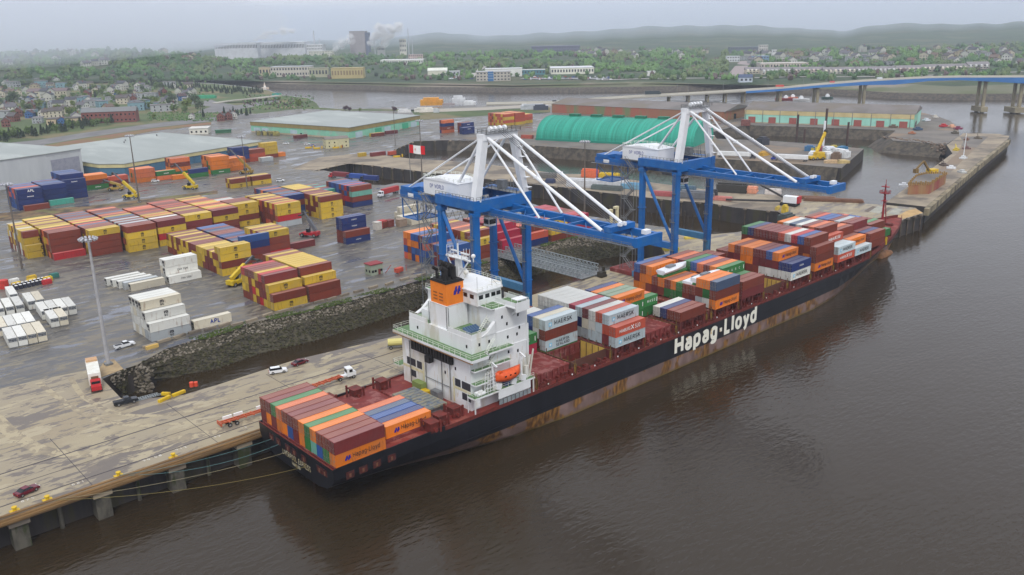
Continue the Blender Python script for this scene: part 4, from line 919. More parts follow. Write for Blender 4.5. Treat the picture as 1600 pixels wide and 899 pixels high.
letters('Hapag-Lloyd', HW, SHIP, (111.4,-.17,5.2), width=42.2, height=4.5, th=.27)
b = MB(); b.box((34,-.26,5.2),(106,-.12,5.4)); b.box((158,-.26,6.4),(200,-.12,6.6)); b.build('rubbing_strake', HULL, SHIP)
b = MB(); b.obox((5.4,16,1.8),(4.5,.9,6.5)); b.build('rudder', mat('rudder_pink', C8(160,116,106)), SHIP)
b = MB(); rg = []
for i in range(9):
    t = i/8; r = 3.0*math.sqrt(max(0,1-(t*1.0)**2.4)) + .02; rg.append([(270+t*14.5, 16+r*.8*cos(a), -.6+r*sin(a)) for a in [2*pi*k/12 for k in range(12)]])
b.loft(rg); b.build('bulbous_bow', mat('bulb_rust', C8(132,90,48), C8(100,64,38), .7, .5), SHIP, smooth=True)
# ---- deckhouse
def facewin(bld, face, c, u, z, w, h, mi=0, d=.05):
    if face == 'x': bld.box((c-d, u-w/2, z-h/2), (c, u+w/2, z+h/2), mi)
    else: bld.box((u-w/2, c-d, z-h/2), (u+w/2, c, z+h/2), mi)
b = MB()
b.box((38,2.6,10.3),(56,29.4,23.3)); b.box((39.2,3.2,23.99),(46.5,27.5,27.6)); b.box((46.5,2.8,23.3),(56.5,29.2,27.6))
b.box((46.5,3,27.6),(56.6,29,33.3)); b.prism_y([(46.6,27.6),(46.6,30.4),(44,28.3),(42.2,27.6)],3,4); b.prism_y([(46.6,27.6),(46.6,30.4),(44,28.3),(42.2,27.6)],28,29)
b.box((39.9,12.7,27.6),(46,19.5,33.3)); b.box((55.9,2.6,10.3),(56.65,29.4,27.6)); b.box((41,19.5,27.6),(46.5,24.5,30))
b.box((39.25,3.25,27.6),(39.4,12,28.7)); b.box((39.4,3.25,27.6),(46.5,3.4,28.7)); b.box((39.25,20,27.6),(39.4,27.4,28.7))
b.build('deckhouse', WHT, SHIP)
b = MB(); b.box((39.4,3.4,27.6),(46.5,12.6,27.66)); b.box((39.4,19.6,27.6),(46.5,27.3,27.66)); b.box((36.6,.1,24.0),(41.6,31,24.06)); b.box((41.6,1.1,24.0),(50.4,3.2,24.06)); b.box((41.6,27.4,24.0),(50.4,29.6,24.06)); b.box((36.9,-.1,14.6),(55.8,2.5,14.66)); b.box((36.9,29.5,14.6),(55.8,32.1,14.66)); b.box((38.2,1.2,20.6),(49.6,2.55,20.65)); b.box((38,.8,17.3),(42,2.5,17.35)); b.build('green_deck', GRN, SHIP)
b = MB(); b.box((36.5,0,23.3),(41.7,31.1,23.99), 0); b.box((41.7,1,23.6),(50.5,3.2,23.99), 0); b.box((41.7,27.4,23.6),(50.5,29.7,23.99), 0); b.box((41.7,2.59,23.29),(56.5,29.41,23.6), 0); b.box((36.8,-.2,14.2),(56,2.55,14.59), 0); b.box((36.8,29.45,14.2),(56,32.2,14.59), 0); b.box((38.1,1.1,20.3),(49.7,2.56,20.59), 0); b.box((37.9,.7,17),(42,2.5,17.29), 0)
b.box((36.5,0,23.1),(36.8,31.1,23.4), 1)
b.build('deck_edge', [WHT, mat('rust_edge', C8(150,110,70))], SHIP)
b = MB(); b.box((37.2,8.6,20.4),(37.95,24.6,23.2)); b.obox((37,17,19.8),(1.4,1.8,1.6))
for k in range(14): b.box((36.7,9+k*1.1,21),(37.3,9.5+k*1.1,23.25))
b.build('soot_recess', BLKM, SHIP)
b = MB()
for y in (27,25,22.4): facewin(b,'x',37.98,y,16.4,2 if y != 27 else 1.2,1.9)
for y in (25,): facewin(b,'x',37.98,y,13.4,1.9,1.7)
for y in (7.3,4.8,3.2): facewin(b,'x',37.98,y,16.2,2 if y > 4 else 1.1,1.9)
for y in (4.9,3.2): facewin(b,'x',37.98,y,13.4,1.8 if y > 4 else 1.1,1.7)
b.build('ventilation_grille', GRL, SHIP)
for lo in ((37.955,2.62,12.3,15.2),(37.955,2.62,17.2,17.6),(37.955,2.62,14.5,15.2)):
    pass
b = MB(); b.box((37.93,2.62,14.5),(37.97,8.6,15.15)); b.box((37.93,21,14.5),(37.97,29.3,15.15)); b.box((37.93,8.6,11),(37.97,9.1,17.3)); b.box((37.93,20.5,11),(37.97,21,17.3)); b.build('cream_frame', CREAM, SHIP)
def port(face, c, u, z, w=.5, h=.75):
    q = MB(); facewin(q, face, c, u, z, w, h, 0, .06); q.build('window', DGL, SHIP)
for x, z in [(41.5,25.9),(44.5,25.9),(50,25.7),(53,25.7),(53.6,30.4),(53.8,27.2),(48.5,31),(50,29)]: port('y', 3.0 if z > 27.7 else (3.2 if x < 46.5 else 2.8), x, z)
for x, z in [(44,22),(50,22),(53,21.5),(54,18.5),(44.5,19),(50.5,16.6)]: port('y', 2.6, x, z)
for y, z in [(24,25.6),(5,25.6),(8,19.6),(12,17.5),(11,22)]: port('x', 39.18 if z > 24 else 37.98, y, z)
b = MB(); b.box((36.9,-.15,10.4),(37.15,.1,14.2)); b.box((55.4,-.15,10.4),(55.7,.1,14.2)); b.box((44.2,-.15,12.3),(54.5,.05,14.25)); b.box((37.1,-.15,12.3),(38.5,.05,14.25)); b.box((36.9,2.45,10.4),(37.1,2.6,14.2)); b.build('side_screen', WHT, SHIP)
b = MB(); 
for k in range(8): b.box((44.4+k*1.3,-.1,10.5),(45.5+k*1.3,-.02,12))
b.build('side_screen_panel', GALV, SHIP)
b = MB()
b.rail([(36.6,.1,24.06),(36.6,31,24.06),(41.6,31,24.06),(41.6,29.7,24.06),(50,29.7,24.06)]); b.rail([(36.6,.1,24.06),(41.6,.1,24.06),(41.6,1.1,24.06),(50.4,1.1,24.06)]); b.rail([(36.9,0,14.66),(55.8,0,14.66)]); b.rail([(36.9,0,14.66),(36.9,2.5,14.66)]); b.rail([(38.2,1.2,20.65),(49.6,1.2,20.65)]); b.rail([(38,.8,17.35),(42,.8,17.35)])
b.rail([(39.3,12,28.5),(39.3,3.3,28.5),(46,3.3,28.5)], .7); b.rail([(39.3,20,28.5),(39.3,27.4,28.5)], .7); b.rail([(41.1,24.4,30),(41.1,19.6,30)]); b.rail([(36.7,29.6,14.66),(36.7,32,14.66),(55.8,32,14.66)])
b.rail([(57,2.5,13.5),(57,29.6,13.5)])
b.build('railing', RAILM, SHIP)
b = MB()   # stairs between the decks at the starboard quarter
for k, (x, z, y) in enumerate([(41.4,14.7,1.6),(41.6,17.4,1.6),(43.2,20.7,1.9),(42,24.1,1.2),(43.6,27.7,5.5),(46,29.6,5.0)]):
    b.beam((x,y,z),(x+2.6,y,z+2.8),.12,.12); b.beam((x,y+.8,z),(x+2.6,y+.8,z+2.8),.12,.12)
    for j in range(9): t = j/8; b.box((x+2.6*t-.12,y,z+2.8*t),(x+2.6*t+.12,y+.8,z+2.8*t+.05))
    b.beam((x,y,z+1),(x+2.6,y,z+3.8),.06)
b.build('stairs', RAILM, SHIP)
b = MB(); b.prism([(40,12.9),(45.2,12.9),(45.2,19),(40,19)],33.3,38.9); b.build('funnel', FUN, SHIP)
fu = [o for o in kids(SHIP) if o.name.startswith('funnel')][0]; fu['label'] = 'orange funnel with a dark blue emblem and black exhaust pipes'
b = MB(); b.box((39.8,12.7,33.2),(45.4,19.2,33.38)); b.build('funnel_base_trim', WHT, fu)
e = link_child('emblem', HLM, fu, Vector((42.1,12.88,35.7)) - Vector(SHIP['_o'])); e.scale = (1.45,1,1.8)
b = MB(); b.box((39.85,12.75,38.7),(45.35,19.15,38.95)); b.box((40.1,13.1,38.9),(45.1,18.8,39.2)); b.build('funnel_top', BLKM, fu)
b = MB()
for (x, y, r, h) in [(41.2,14.6,.7,41.8),(43.4,14.3,.65,42.2),(42.4,16.4,.8,42.6),(44.3,16.8,.5,42.0),(41.1,17.6,.4,41.4),(43.8,18.2,.4,41.2)]: b.tube((x,y,39),(x,y,h),r,10); b.tube((x,y,h-.1),(x-1.1,y+.2,h+.6),r*.95,10)
b.build('exhaust_pipe', BLKM, fu)
b = MB()
for y in (14.2,16.4):
    for z in (34.3,35.1,35.9): b.box((39.93,y,z),(39.99,y+1.5,z+.35))
b.build('funnel_louvre', mat('louvre_orange', C8(150,84,34)), fu)
# wheelhouse with wings
b = MB(); b.prism([(45,7.6),(52.5,7.6),(54.6,10.5),(54.6,21.5),(52.5,24.4),(45,24.4)],33.3,36.6); b.prism([(44.7,7.2),(52.7,7.2),(55,10.3),(55,21.7),(52.7,24.8),(44.7,24.8)],36.6,36.9)
b.box((49.8,-.2,33.3),(54.4,7.6,33.6)); b.box((49.8,24.4,33.3),(54.4,32.2,33.6)); b.box((50,-.2,33.6),(50.12,6.9,34.7)); b.box((50,25,33.6),(50.12,32.2,34.7)); b.box((54.3,-.2,33.6),(54.42,32.2,34.7)); b.box((50,-.3,32.4),(54.4,-.15,34.7)); b.box((50.6,-.2,35.2),(53.8,2,35.35))
for y in (-.1, 1.9): 
    for x in (50.7, 53.6): b.box((x,y,34.6),(x+.1,y+.1,35.2))
b.beam((52,.6,33.2),(52,4.4,29.6),.5); b.beam((52,31.4,33.2),(52,28,29.6),.5)
b.box((45.6,3.2,33.3),(50,28.8,33.45)); b.build('wheelhouse', WHT, SHIP)
b = MB(); b.box((45.8,3.4,33.45),(49.8,28.6,33.5)); b.box((50.1,-.1,33.6),(54.3,7.4,33.64)); b.build('bridge_deck_green', GRN, SHIP)
wh = MB()
for u in (46.1,48.1,50,51.6): wh = MB(); facewin(wh,'y',7.6,u,35.4,1.3,1.0); wh.build('bridge_window', DGL, SHIP)
for u in (9.6,12,14.4,17,19.6,22): wh = MB(); facewin(wh,'x',45,u,35.4,1.4,1.0); wh.build('bridge_window', DGL, SHIP)
wh = MB(); wh.obox((53.5,8.95,35.4),(1.7,.1,1.0), math.atan2(2.9,2.1)); wh.build('bridge_window', DGL, SHIP)
wh = MB(); wh.box((52.6,7.52,33.7),(53.3,7.62,35.7)); wh.build('bridge_door', GRL, SHIP)
b = MB(); b.rail([(44.9,7.4,36.9),(52.6,7.4,36.9),(54.8,10.4,36.9),(54.8,21.6,36.9),(52.6,24.6,36.9),(44.9,24.6,36.9)], 1.0, 1.5); b.rail([(45.7,3.3,33.5),(49.8,3.3,33.5)]); b.rail([(45.7,3.3,33.5),(45.7,12,33.5)]); b.rail([(45.7,20,33.5),(45.7,28.7,33.5)]); b.rail([(54.3,0,34.7),(54.3,7,34.7)], .5); b.build('bridge_railing', RAILM, SHIP)
# radar mast
b = MB(); b.prism_y([(45.6,36.9),(47.6,36.9),(47,43.2),(45.9,43.2)],15.4,16.6); b.beam((46.4,11.5,43.4),(46.4,20.5,43.4),.5,.4); b.box((45.4,13.4,43.5),(47.6,18.6,43.7)); b.beam((46.4,13,41),(46.4,19,41),.3)
b.beam((46.4,16,43.5),(46.4,16,47),.3); b.beam((46.3,12.2,43),(46,15.4,39),.25); b.beam((46.3,19.8,43),(46,16.6,39),.25); b.obox((47.4,14.6,44.5),(.3,3,.3)); b.obox((46.6,17.4,45),(.3,2.6,.3))
for y in (11.6,12.8,13.8,17.8,19,20.3): b.beam((46.4,y,43.4),(46.4,y,45.2+(y%1.3)),.09)
b.rail([(45.4,13.4,43.7),(45.4,18.6,43.7),(47.6,18.6,43.7),(47.6,13.4,43.7),(45.4,13.4,43.7)],.9,1.2); b.build('radar_mast', WHT, SHIP)
b = MB()
for (x, y, z, r) in [(51.5,19.5,38.1,.7),(47,11,44.6,.55),(49,22,37.7,.5)]:
    rg = [[(x+r*sin(pi*i/6)*cos(2*pi*k/10), y+r*sin(pi*i/6)*sin(2*pi*k/10), z-r*cos(pi*i/6)) for k in range(10)] for i in range(7)]; b.loft(rg, cap=False); b.tube((x,y,z-r-.9),(x,y,z-r*.8),.15)
b.build('radar_dome', WHT, SHIP, smooth=True)
b = MB(); b.tube((42.6,22.5,30.8),(45,25,30.8),.85,12); b.build('white_tank', WHT, SHIP)
b = MB()
for k in range(6): b.tube((41+k*.7,6.2,28.1),(42.2+k*.7,9.6,28.1),.33,8)
b.build('blue_rafts', mat('raft_blue', C8(70,98,130)), SHIP)
b = MB()   # davit frames and cage ladders beside the lifeboat
for x in (43.2,52.2): b.beam((x,.4,14.6),(x,.9,21.6),.35); b.beam((x,.9,21.6),(x,-.9,20.9),.35)
for k in range(5): b.beam((40.2+k*.9,.3,14.7),(41.2+k*.8,.9,19.6),.12); b.beam((40+k*.5,.2,15+k*.9),(44,.2,15+k*.9),.1)
b.beam((54.2,1,14.6),(55.6,1,20.2),.3); b.beam((55.2,1,14.6),(56.6,1,21.4),.3); b.tube((54.4,1.2,14.6),(54.4,1.2,17.6),.55,8)
b.build('davit', WHT, SHIP)
b = MB(); b.obox((44.4,.4,15.5),(1.5,1.2,1.5), ry=.3); b.obox((49.2,.3,15.4),(1.5,1,1.4), ry=.3); b.obox((52.4,.3,15.4),(1.5,1,1.4), ry=.3); b.tube((38.2,.4,15.1),(40.4,.4,15.1),.45,8); b.tube((38.2,1.4,15.1),(40.4,1.4,15.1),.45,8); b.build('white_locker', WHT, SHIP)
b = MB(); b.obox((48,.9,15.4),(2.4,1,1.5)); b.build('blue_cover', mat('cover_blue', C8(40,60,120)), SHIP)
LB = thing('lifeboat', 'orange enclosed lifeboat hanging in davits on the side of the white deckhouse', 'lifeboat', (47.4,.2,16.4), world=True)
b = MB(); rg = []
for i in range(11):
    t = i/10; X = 43.6+t*7.8; w_ = 1.35*(1-abs(2*t-1)**2.6)+.08; zz = 16.9+.35*(2*t-1)**2
    rg.append([(X,.2-w_,zz+.3),(X,.2-w_*.85,zz+1.2),(X,.2-w_*.35,zz+1.9),(X,.2+w_*.35,zz+1.9),(X,.2+w_*.85,zz+1.2),(X,.2+w_,zz+.3),(X,.2+w_*.6,zz-.6+.25*abs(2*t-1)),(X,.2-w_*.6,zz-.6+.25*abs(2*t-1))])
b.loft(rg); b.build('boat_hull', mat('lifeboat_orange', C8(226,92,36), C8(206,80,34), .5, 1), LB, smooth=True)
b = MB(); b.obox((45,.2,18.8),(1,1,.5)); b.build('cabin_hatch', mat('lifeboat_orange', C8(226,92,36)), LB); b = MB()
for x in (45.5,47,48.5): b.box((x,-1.12,17.75),(x+.5,-1.0,18.05))
b.build('boat_window', DGL, LB)
# foremast and bow gear
b = MB(); b.tube((271.5,16,13.4),(271.5,16,31),.55,8,r2=.3); b.beam((275.5,16,13.4),(272,16,27),.3); b.box((270.3,14.2,27.2),(272.8,17.8,27.5)); b.box((270.7,15,24),(272.4,17,24.2)); b.tube((271.5,16,31),(271.5,16,33),.12); b.obox((271.5,16,30),(1.4,3,.25)); b.rail([(270.3,14.2,27.5),(272.8,14.2,27.5),(272.8,17.8,27.5),(270.3,17.8,27.5),(270.3,14.2,27.5)],.9,1.2,r=.06)
b.build('foremast', mat('mast_red', C8(140,36,40)), SHIP)
b = MB()
for (x, y) in [(262,12),(262,20),(266,16),(258,8.6),(274,14)]: b.box((x-1,y-1,13),(x+1,y+1,14.6)); b.tube((x,y-1.6,14),(x,y+1.6,14),.5)
b.box((258.5,6,13),(259,26,15.4)); b.build('bow_winch', REDP, SHIP)
b = MB(); b.box((247,2.4,12.2),(247.6,3,15.2)); 
for x in (246,250,254,258): b.obox((x,5.2+(x-246)*.35,13.4),(.8,.6,1.6))
b.build('bow_fitting', YEL, SHIP)
# mooring ropes
for i, (p, q) in enumerate([((-.85,26.5,8.4),(-31.5,34,8.3)),((-.85,19,8),(-45,34,8)),((-.85,12,7),(-45.5,34,8.1)),((-.85,23.3,8.2),(-31.6,34.1,8.2))]):
    b = MB(); p = Vector(p); q = Vector(q); prev = p
    for k in range(1, 15):
        t = k/14; c = p.lerp(q, t) - Vector((0,0,1.6*4*t*(1-t)*(.6+.2*i))); b.tube(prev, c, .035, 5); prev = c
    o = b.build('mooring_rope', mat('rope_%d' % (i % 3), [C8(90,130,130), C8(150,140,110), C8(130,118,66)][i % 3]))
    tag(o, ['teal mooring rope from the highest stern port to the yellow bollard','pale mooring rope running in the middle from the stern to the quay','yellowish lowest mooring rope from the stern name to the quay','second teal mooring rope from the stern ports to the same bollard'][i], 'mooring rope', 'mooring ropes at the stern')
# white wrapped boat hulls stowed on flat racks amidships
def boat(x, y, z, label):
    t = thing('wrapped_boat', label, 'boat', (x, y, z), group='white boats carried on the ship')
    b = MB(); rg = []
    for i in range(9):
        u = i/8; w_ = 1.9*(1-max(0,(u-.35)/.65)**2*.9); h = 1.6 + .5*u
        rg.append([(u*13, -w_*.5, .2),(u*13,-w_,h*.7),(u*13,-w_*.8,h),(u*13,w_*.8,h),(u*13,w_,h*.7),(u*13,w_*.5,.2)])
    b.loft(rg); b.build('hull', mat('wrap_white', C8(232,234,238), C8(212,216,222), .4, .6), t)
    b = MB(); b.obox((5,0,2.15),(3.4,1.6,.6)); b.build('cabin', mat('wrap_grey', C8(120,124,130)), t)
    b = MB(); b.box((-.3,-1.2,-.5),(12.5,1.2,.1)); b.build('flat_rack', cmat('g'), t)
boat(131.5,21.3,20.2,'white wrapped boat hull on a green rack nearest the berth'); boat(131.8,11.4,18.6,'white wrapped boat hull on a rack nearest the orange and slate blue pile'); boat(132.5,8.8,19.9,'short white boat hull between its neighbour and the orange pile')

b = MB()
for i, y in enumerate((10,13.2,19.6,26)): b.tube((37.8,y,11),(37.8,y,20+i%2*2),.12,5)
b.tube((37.8,10,14.2),(37.8,20,14.2),.09,5)
for y in (12.2,13,19.8): b.tube((39.8,y,27.7),(39.8,y,33.2),.1,5)
b.build('deckhouse_pipes', STEEL, SHIP)
b = MB()
for (x, y, h) in ((45.4,8,40.4),(45.4,24,40),(51,9.2,39.8),(52.6,22,40.2),(46.4,16,49)): b.tube((x,y,36.8),(x,y,h),.06,4)
for (p, q) in (((46.4,16,48.6),(40,16,41)),((46.4,12,45),(52.5,9,37)),((46.4,20,45),(52.5,23,37)),((46.4,16,46.6),(271.5,16,31))) [:3]: b.tube(p, q, .04, 4)
b.build('aerials', STEEL, SHIP)
b = MB(); rs = random.Random(4)
for _ in range(34):
    y = rs.uniform(3,29); z = rs.uniform(12.5,22.5); l_ = rs.uniform(.6,3); b.box((37.985,y,z-l_),(37.995,y+rs.uniform(.06,.16),z))
for _ in range(20):
    x = rs.uniform(40,56); z = rs.uniform(15,22.8); b.box((x,2.585,z-rs.uniform(.5,2)),(x+.1,2.595,z))
b.build('rust_streaks', mat('rust_run', C8(186,160,128), C8(206,196,180), .7, 1), SHIP)
# ------------------------------------------------------------------ gantry cranes
CBL = mat('crane_blue', C8(0,100,172), C8(0,84,150), .45, .15, .4, .65, c3=C8(40,100,160), s3=.3)
CBD = mat('crane_blue_faded', C8(70,130,170), C8(60,112,150), .6, .3)
CWH = mat('crane_white', C8(230,232,234), C8(216,220,222), .5, .2, .45, .7)
def make_crane():
    cx, cy = 80.2, 45.8
    t = thing('gantry_crane', 'x', 'crane', (cx, cy, 7.8), group='blue ship to shore cranes on the berth', world=True)
    XN, XF, YW, YL = 70.5, 90, 38.4, 53.2; ZT = 48.2
    for x in (XN, XF):
        for y in (YW, YL):
            b = MB(); wd = 2.0 if y == YW else 1.7
            b.beam((x,y,13.4),(x,y,ZT),wd,wd*.95); b.box((x-1.1,y-1.0,10.2),(x+1.1,y+1.0,13.4)); b.build('leg', CBL, t)
            if y == YW:
                q = MB(); q.beam((x-1.25,y-.3,13),(x-1.25,y-.3,47),.09); q.beam((x-1.25,y+.3,13),(x-1.25,y+.3,47),.09)
                for k in range(34): q.box((x-1.28,y-.3,13.4+k),(x-1.2,y+.3,13.48+k))
                for z_ in (20,30,40): q.box((x-1.9,y-.8,z_),(x-1,y+.8,z_+.1)); q.rail([(x-1.9,y-.8,z_+.1),(x-1.9,y+.8,z_+.1)],1,.8,r=.05)
                q.build('ladder', STEEL, t)
            q = MB(); q.box((x-1.15,y-1.15,46.2),(x+1.15,y+1.15,47.3)); q.box((x-1.12,y-1.12,33),(x+1.12,y+1.12,33.3)); q.box((x-1.12,y-1.12,24),(x+1.12,y+1.12,24.3)); q.build('flange', CBL, t)
            b = MB()
            for dx in (-3.4,-1.2,1.2,3.4): b.obox((x+dx,y,8.75),(1.7,.9,1.0)); b.tube((x+dx,y-.35,8.3),(x+dx,y+.35,8.3),.42,10)
            b.box((x-4.2,y-.5,9.2),(x+4.2,y+.5,10.2)); b.build('bogie', [CBD], t)
        b = MB(); b.box((x-.8,YW,20.2),(x+.8,YL,22.4)); b.box((x-1.02,YW-1.3,11),(x-.2,YW+.9,20.4)) if x == XF else None; b.build('portal_beam', CBD if x == XF else CBL, t)
        b = MB(); b.tube((x,YL-.2,46.5),(x,YW+1,23.0),.55,8); b.build('diagonal_brace', CBL, t)
        b = MB(); b.box((x-1.1,YW-1.1,ZT),(x+1.1,YL+1.4,ZT+2.6)); b.build('upper_side_beam', CBL, t)
    b = MB(); b.box((XN-1,YW-1,47.4),(XF+1,YW+1,50.6)); b.box((XN,YL-.9,48.4),(XF,YL+.9,50.4)); b.build('upper_cross_beam', CBL, t)
    b = MB(); b.box((XN,YW-.7,12),(XN+.01,YW,12.2)); b.box((XN-.6,YL-.7,11),(XF+.6,YL+.7,12.6)); b.build('sill_beam', CBL, t)
    # twin boom girders
    for x in (76, 84.4):
        b = MB(); b.box((x-.55,36,45.9),(x+.55,80.5,48.1)); b.box((x-.55,-14.6,46.1),(x+.55,36,47.9)); b.build('boom_girder', CBL, t)
        b = MB()
        for k in range(60): y = -14 + k*1.6; b.box((x+ (-1.5 if x == 76 else .6),y,45.9),(x+(-.6 if x == 76 else 1.5),y+1.5,45.98))
        for k in range(24): y = -13+k*4; b.beam((x+(-1.4 if x == 76 else 1.4),y,46),(x+(-1.4 if x == 76 else 1.4),y,45.0),.08)
        b.rail([(x+(-1.45 if x == 76 else 1.45),-14,45.95),(x+(-1.45 if x == 76 else 1.45),79,45.95)],1.0,3,r=.04); b.build('walkway', STEEL, t)
    b = MB()
    for k in range(13): y = -13.5 + k*7.6; b.box((76.5,y,46.9),(83.9,y+.5,47.6)); 
    for k in range(6): y = -13.2+k*7.6; b.beam((76.4,y,47),(84,y+7.4,47),.22)
    b.box((75.4,-15,45.8),(85,-14,48.1)); b.build('cross_tie', CBL, t)
    b = MB(); b.box((75.6,-6.6,48),(84.8,-4.4,49.4)); b.build('sheave_housing', CBL, t)
    b = MB(); b.obox((78.6,-7,49.8),(.7,1,.8)); b.obox((80.2,-7,49.8),(.7,1,.8)); b.obox((82,-12.4,48.3),(2,1.4,1)); b.build('floodlight', CWH, t)
    # A-frame, stays
    b = MB(); b.beam((XN+.6,YW,50.4),(74.4,YW-.1,67.8),2.2,2.0); b.build('mast_leg', CWH, t)
    b = MB(); b.beam((XF-.6,YW,50.4),(85.2,YW-.1,67.6),1.9,1.8)
    for z in range(52, 67, 3): b.box((XF-(z-50)*.27-.2,YW-1.6,z),(XF-(z-50)*.27+1.6,YW-.2,z+.1))
    b.build('mast_leg', CWH, t)
    b = MB(); b.box((73.2,YW-1.3,66.8),(86,YW+1.3,68.6)); b.build('mast_head', CWH, t)
    b = MB(); b.rail([(74,YW-1.8,68.6),(86.5,YW-1.8,68.6),(86.5,YW+1.8,68.6),(74,YW+1.8,68.6),(74,YW-1.8,68.6)],1.1,1.5,r=.06); b.box((74,YW-1.9,68.6),(86.5,YW+1.9,68.7)); b.build('mast_platform', STEEL, t)
    b = MB()
    for x in (77,78.6,80.4,82.2): b.tube((x-.35,YW,69.6),(x+.35,YW,69.6),.75,12)
    b.build('sheave', CWH, t)
    for (x, xm) in ((76,75),(84.4,84.4)):
        for y, z, r in ((-3.5,48.1,.46),(18.4,48,.3)):
            b = MB(); b.tube((xm,YW-1,67.6),(x,y,z),r,8)
            if r > .4: m_ = Vector((xm,YW-1,67.6)).lerp(Vector((x,y,z)), .45); b.obox(m_,(.7,1.3,.7))
            b.build('forestay', CWH, t)
        b = MB(); b.tube((xm-.6,YW+1,67.4),(x,78.2,48.2),.27,8); b.build('backstay', CWH, t)
        b = MB(); b.tube((xm-.3,YW+1,67.4),(x-.5,53.6,50.2),.42,8); b.build('mast_strut', CWH, t)
    b = MB()
    for k in range(4):
        x = 79+k*.8; b.tube((x,YW,69.5),(x,-4.5,49.2),.07,4)
    b.build('hoist_rope', mat('rope_dark', C8(80,80,84)), t)
    # machinery house
    b = MB(); b.box((73.6,49,49.2),(82.6,65.4,53.6)); b.prism_x([(48.8,53.6),(65.6,53.6),(57.2,54.5)],73.4,82.8); b.build('machinery_house', CWH, t)
    mh = [o for o in kids(t) if o.name.startswith('machinery_house')][0]
    letters('DP WORLD', INKB, mh, (73.57,62.3,51.3), width=6.6, height=1.1, rz=-pi/2, th=.12)
    b = MB(); b.rail([(73.6,49,54),(73.6,65.4,54),(82.6,65.4,54),(82.6,49,54),(73.6,49,54)],.9,2,r=.05); b.build('roof_rail', RAILM, mh)
    b = MB()
    for k in range(5): b.beam((74,50+k*3,48.2),(74+1.2*(k%2),51+k*3,49.2),.2)
    b.box((73.2,48.6,48.9),(83,66,49.18)); b.build('house_floor', STEEL, t)
    b = MB(); b.box((75.35,73.4,46.4),(75.42,76.2,47.6)); b.build('name_plate', CWH, t)
    # rear equipment and service platforms
    b = MB(); b.box((75.2,74,48.1),(85,79.6,49.4)); b.obox((79,70,49),(5,3,1.8)); b.obox((83.5,68,49.2),(2,4,2.2)); b.build('rear_machinery', CBL, t)
    b = MB()
    for x in (75.6, 84.6):
        for y in (72, 79.6): b.beam((x,y,45.9),(x,y,39.4),.3)
        b.beam((x,72,39.5),(x,79.6,39.5),.3); b.beam((x,72,39.6),(x,79.6,45.6),.15)
    b.beam((75.6,79.6,39.5),(84.6,79.6,39.5),.3); b.beam((75.6,72,39.5),(84.6,72,39.5),.3); b.box((75.6,72,39.3),(84.6,79.6,39.4)); b.build('rear_cage', CBL, t)
    # zigzag stair tower on the landside leg
    b = MB(); zz = 10.5; k = 0
    while zz < 47:
        y0, y1 = (56.2, 60) if k % 2 == 0 else (60, 56.2)
        for x in (68.3, 69.5): b.beam((x,y0,zz),(x,y1,zz+3.6),.16,.3); b.beam((x,y0,zz+1),(x,y1,zz+4.6),.07)
        b.box((68.2,y1-.9,zz+3.55),(69.7,y1+.9,zz+3.62)); b.rail([(68.2,y1-.8,zz+3.6),(68.2,y1+.8,zz+3.6)],1,1,r=.05); zz += 3.6; k += 1
    for (x, y) in ((68.1,55.2),(69.8,55.2),(68.1,61),(69.8,61)): b.beam((x,y,9),(x,y,48),.14)
    b.build('stair_tower', STEEL, t)
    # trolley, operator cab, spreader ropes, festoon
    b = MB(); b.box((75.2,43,44.9),(85.2,48.5,46.0)); b.obox((80,42,45.4),(5,2,.8)); b.build('trolley', STEEL, t)
    b = MB(); b.box((77.6,40.6,42),(80.2,43,44.6)); b.build('operator_cab', CWH, t)
    b = MB(); b.box((77.55,40.8,42.6),(77.6,42.9,44)); b.box((77.7,40.55,42.6),(80.1,40.6,44)); b.build('cab_window', DGL, t)
    b = MB(); prev = None
    for k in range(60):
        y = 38 + k*.62; z = 45.6 - 2.6*abs(sin(k*pi/6)); p = Vector((74.3, y, z)); 
        if prev: b.tube(prev, p, .07, 4)
        prev = p
    b.build('cable_festoon', mat('cable_black', C8(40,40,44)), t)
    b = MB(); b.rail([(XN-1,YW-1,50.8),(XN-1,YL+1,50.8)],1.1,1.5,r=.05); b.rail([(XN,YW-1,50.6),(75,YW-1,50.6)],1.1,1.5,r=.05); b.box((86,38,50.6),(92,52,50.7)); b.rail([(86,38,50.7),(92,38,50.7),(92,52,50.7),(86,52,50.7),(86,38,50.7)],1.1,1.5,r=.06)
    for k in range(5): b.beam((87+k*1.1,44,50.7),(87+k*1.1,44,53.8),.12)
    b.obox((88.5,47,52),(2,2.4,2.6)); b.build('service_platform', STEEL, t)
    return t
CR1 = make_crane(); CR1['label'] = 'nearer blue gantry crane with white mast rising behind the ship deckhouse'
CR2 = copy_thing(CR1, (80.2+90.2, 45.8, 7.8), 0, 'farther blue gantry crane with its boom reaching out over the foredeck')
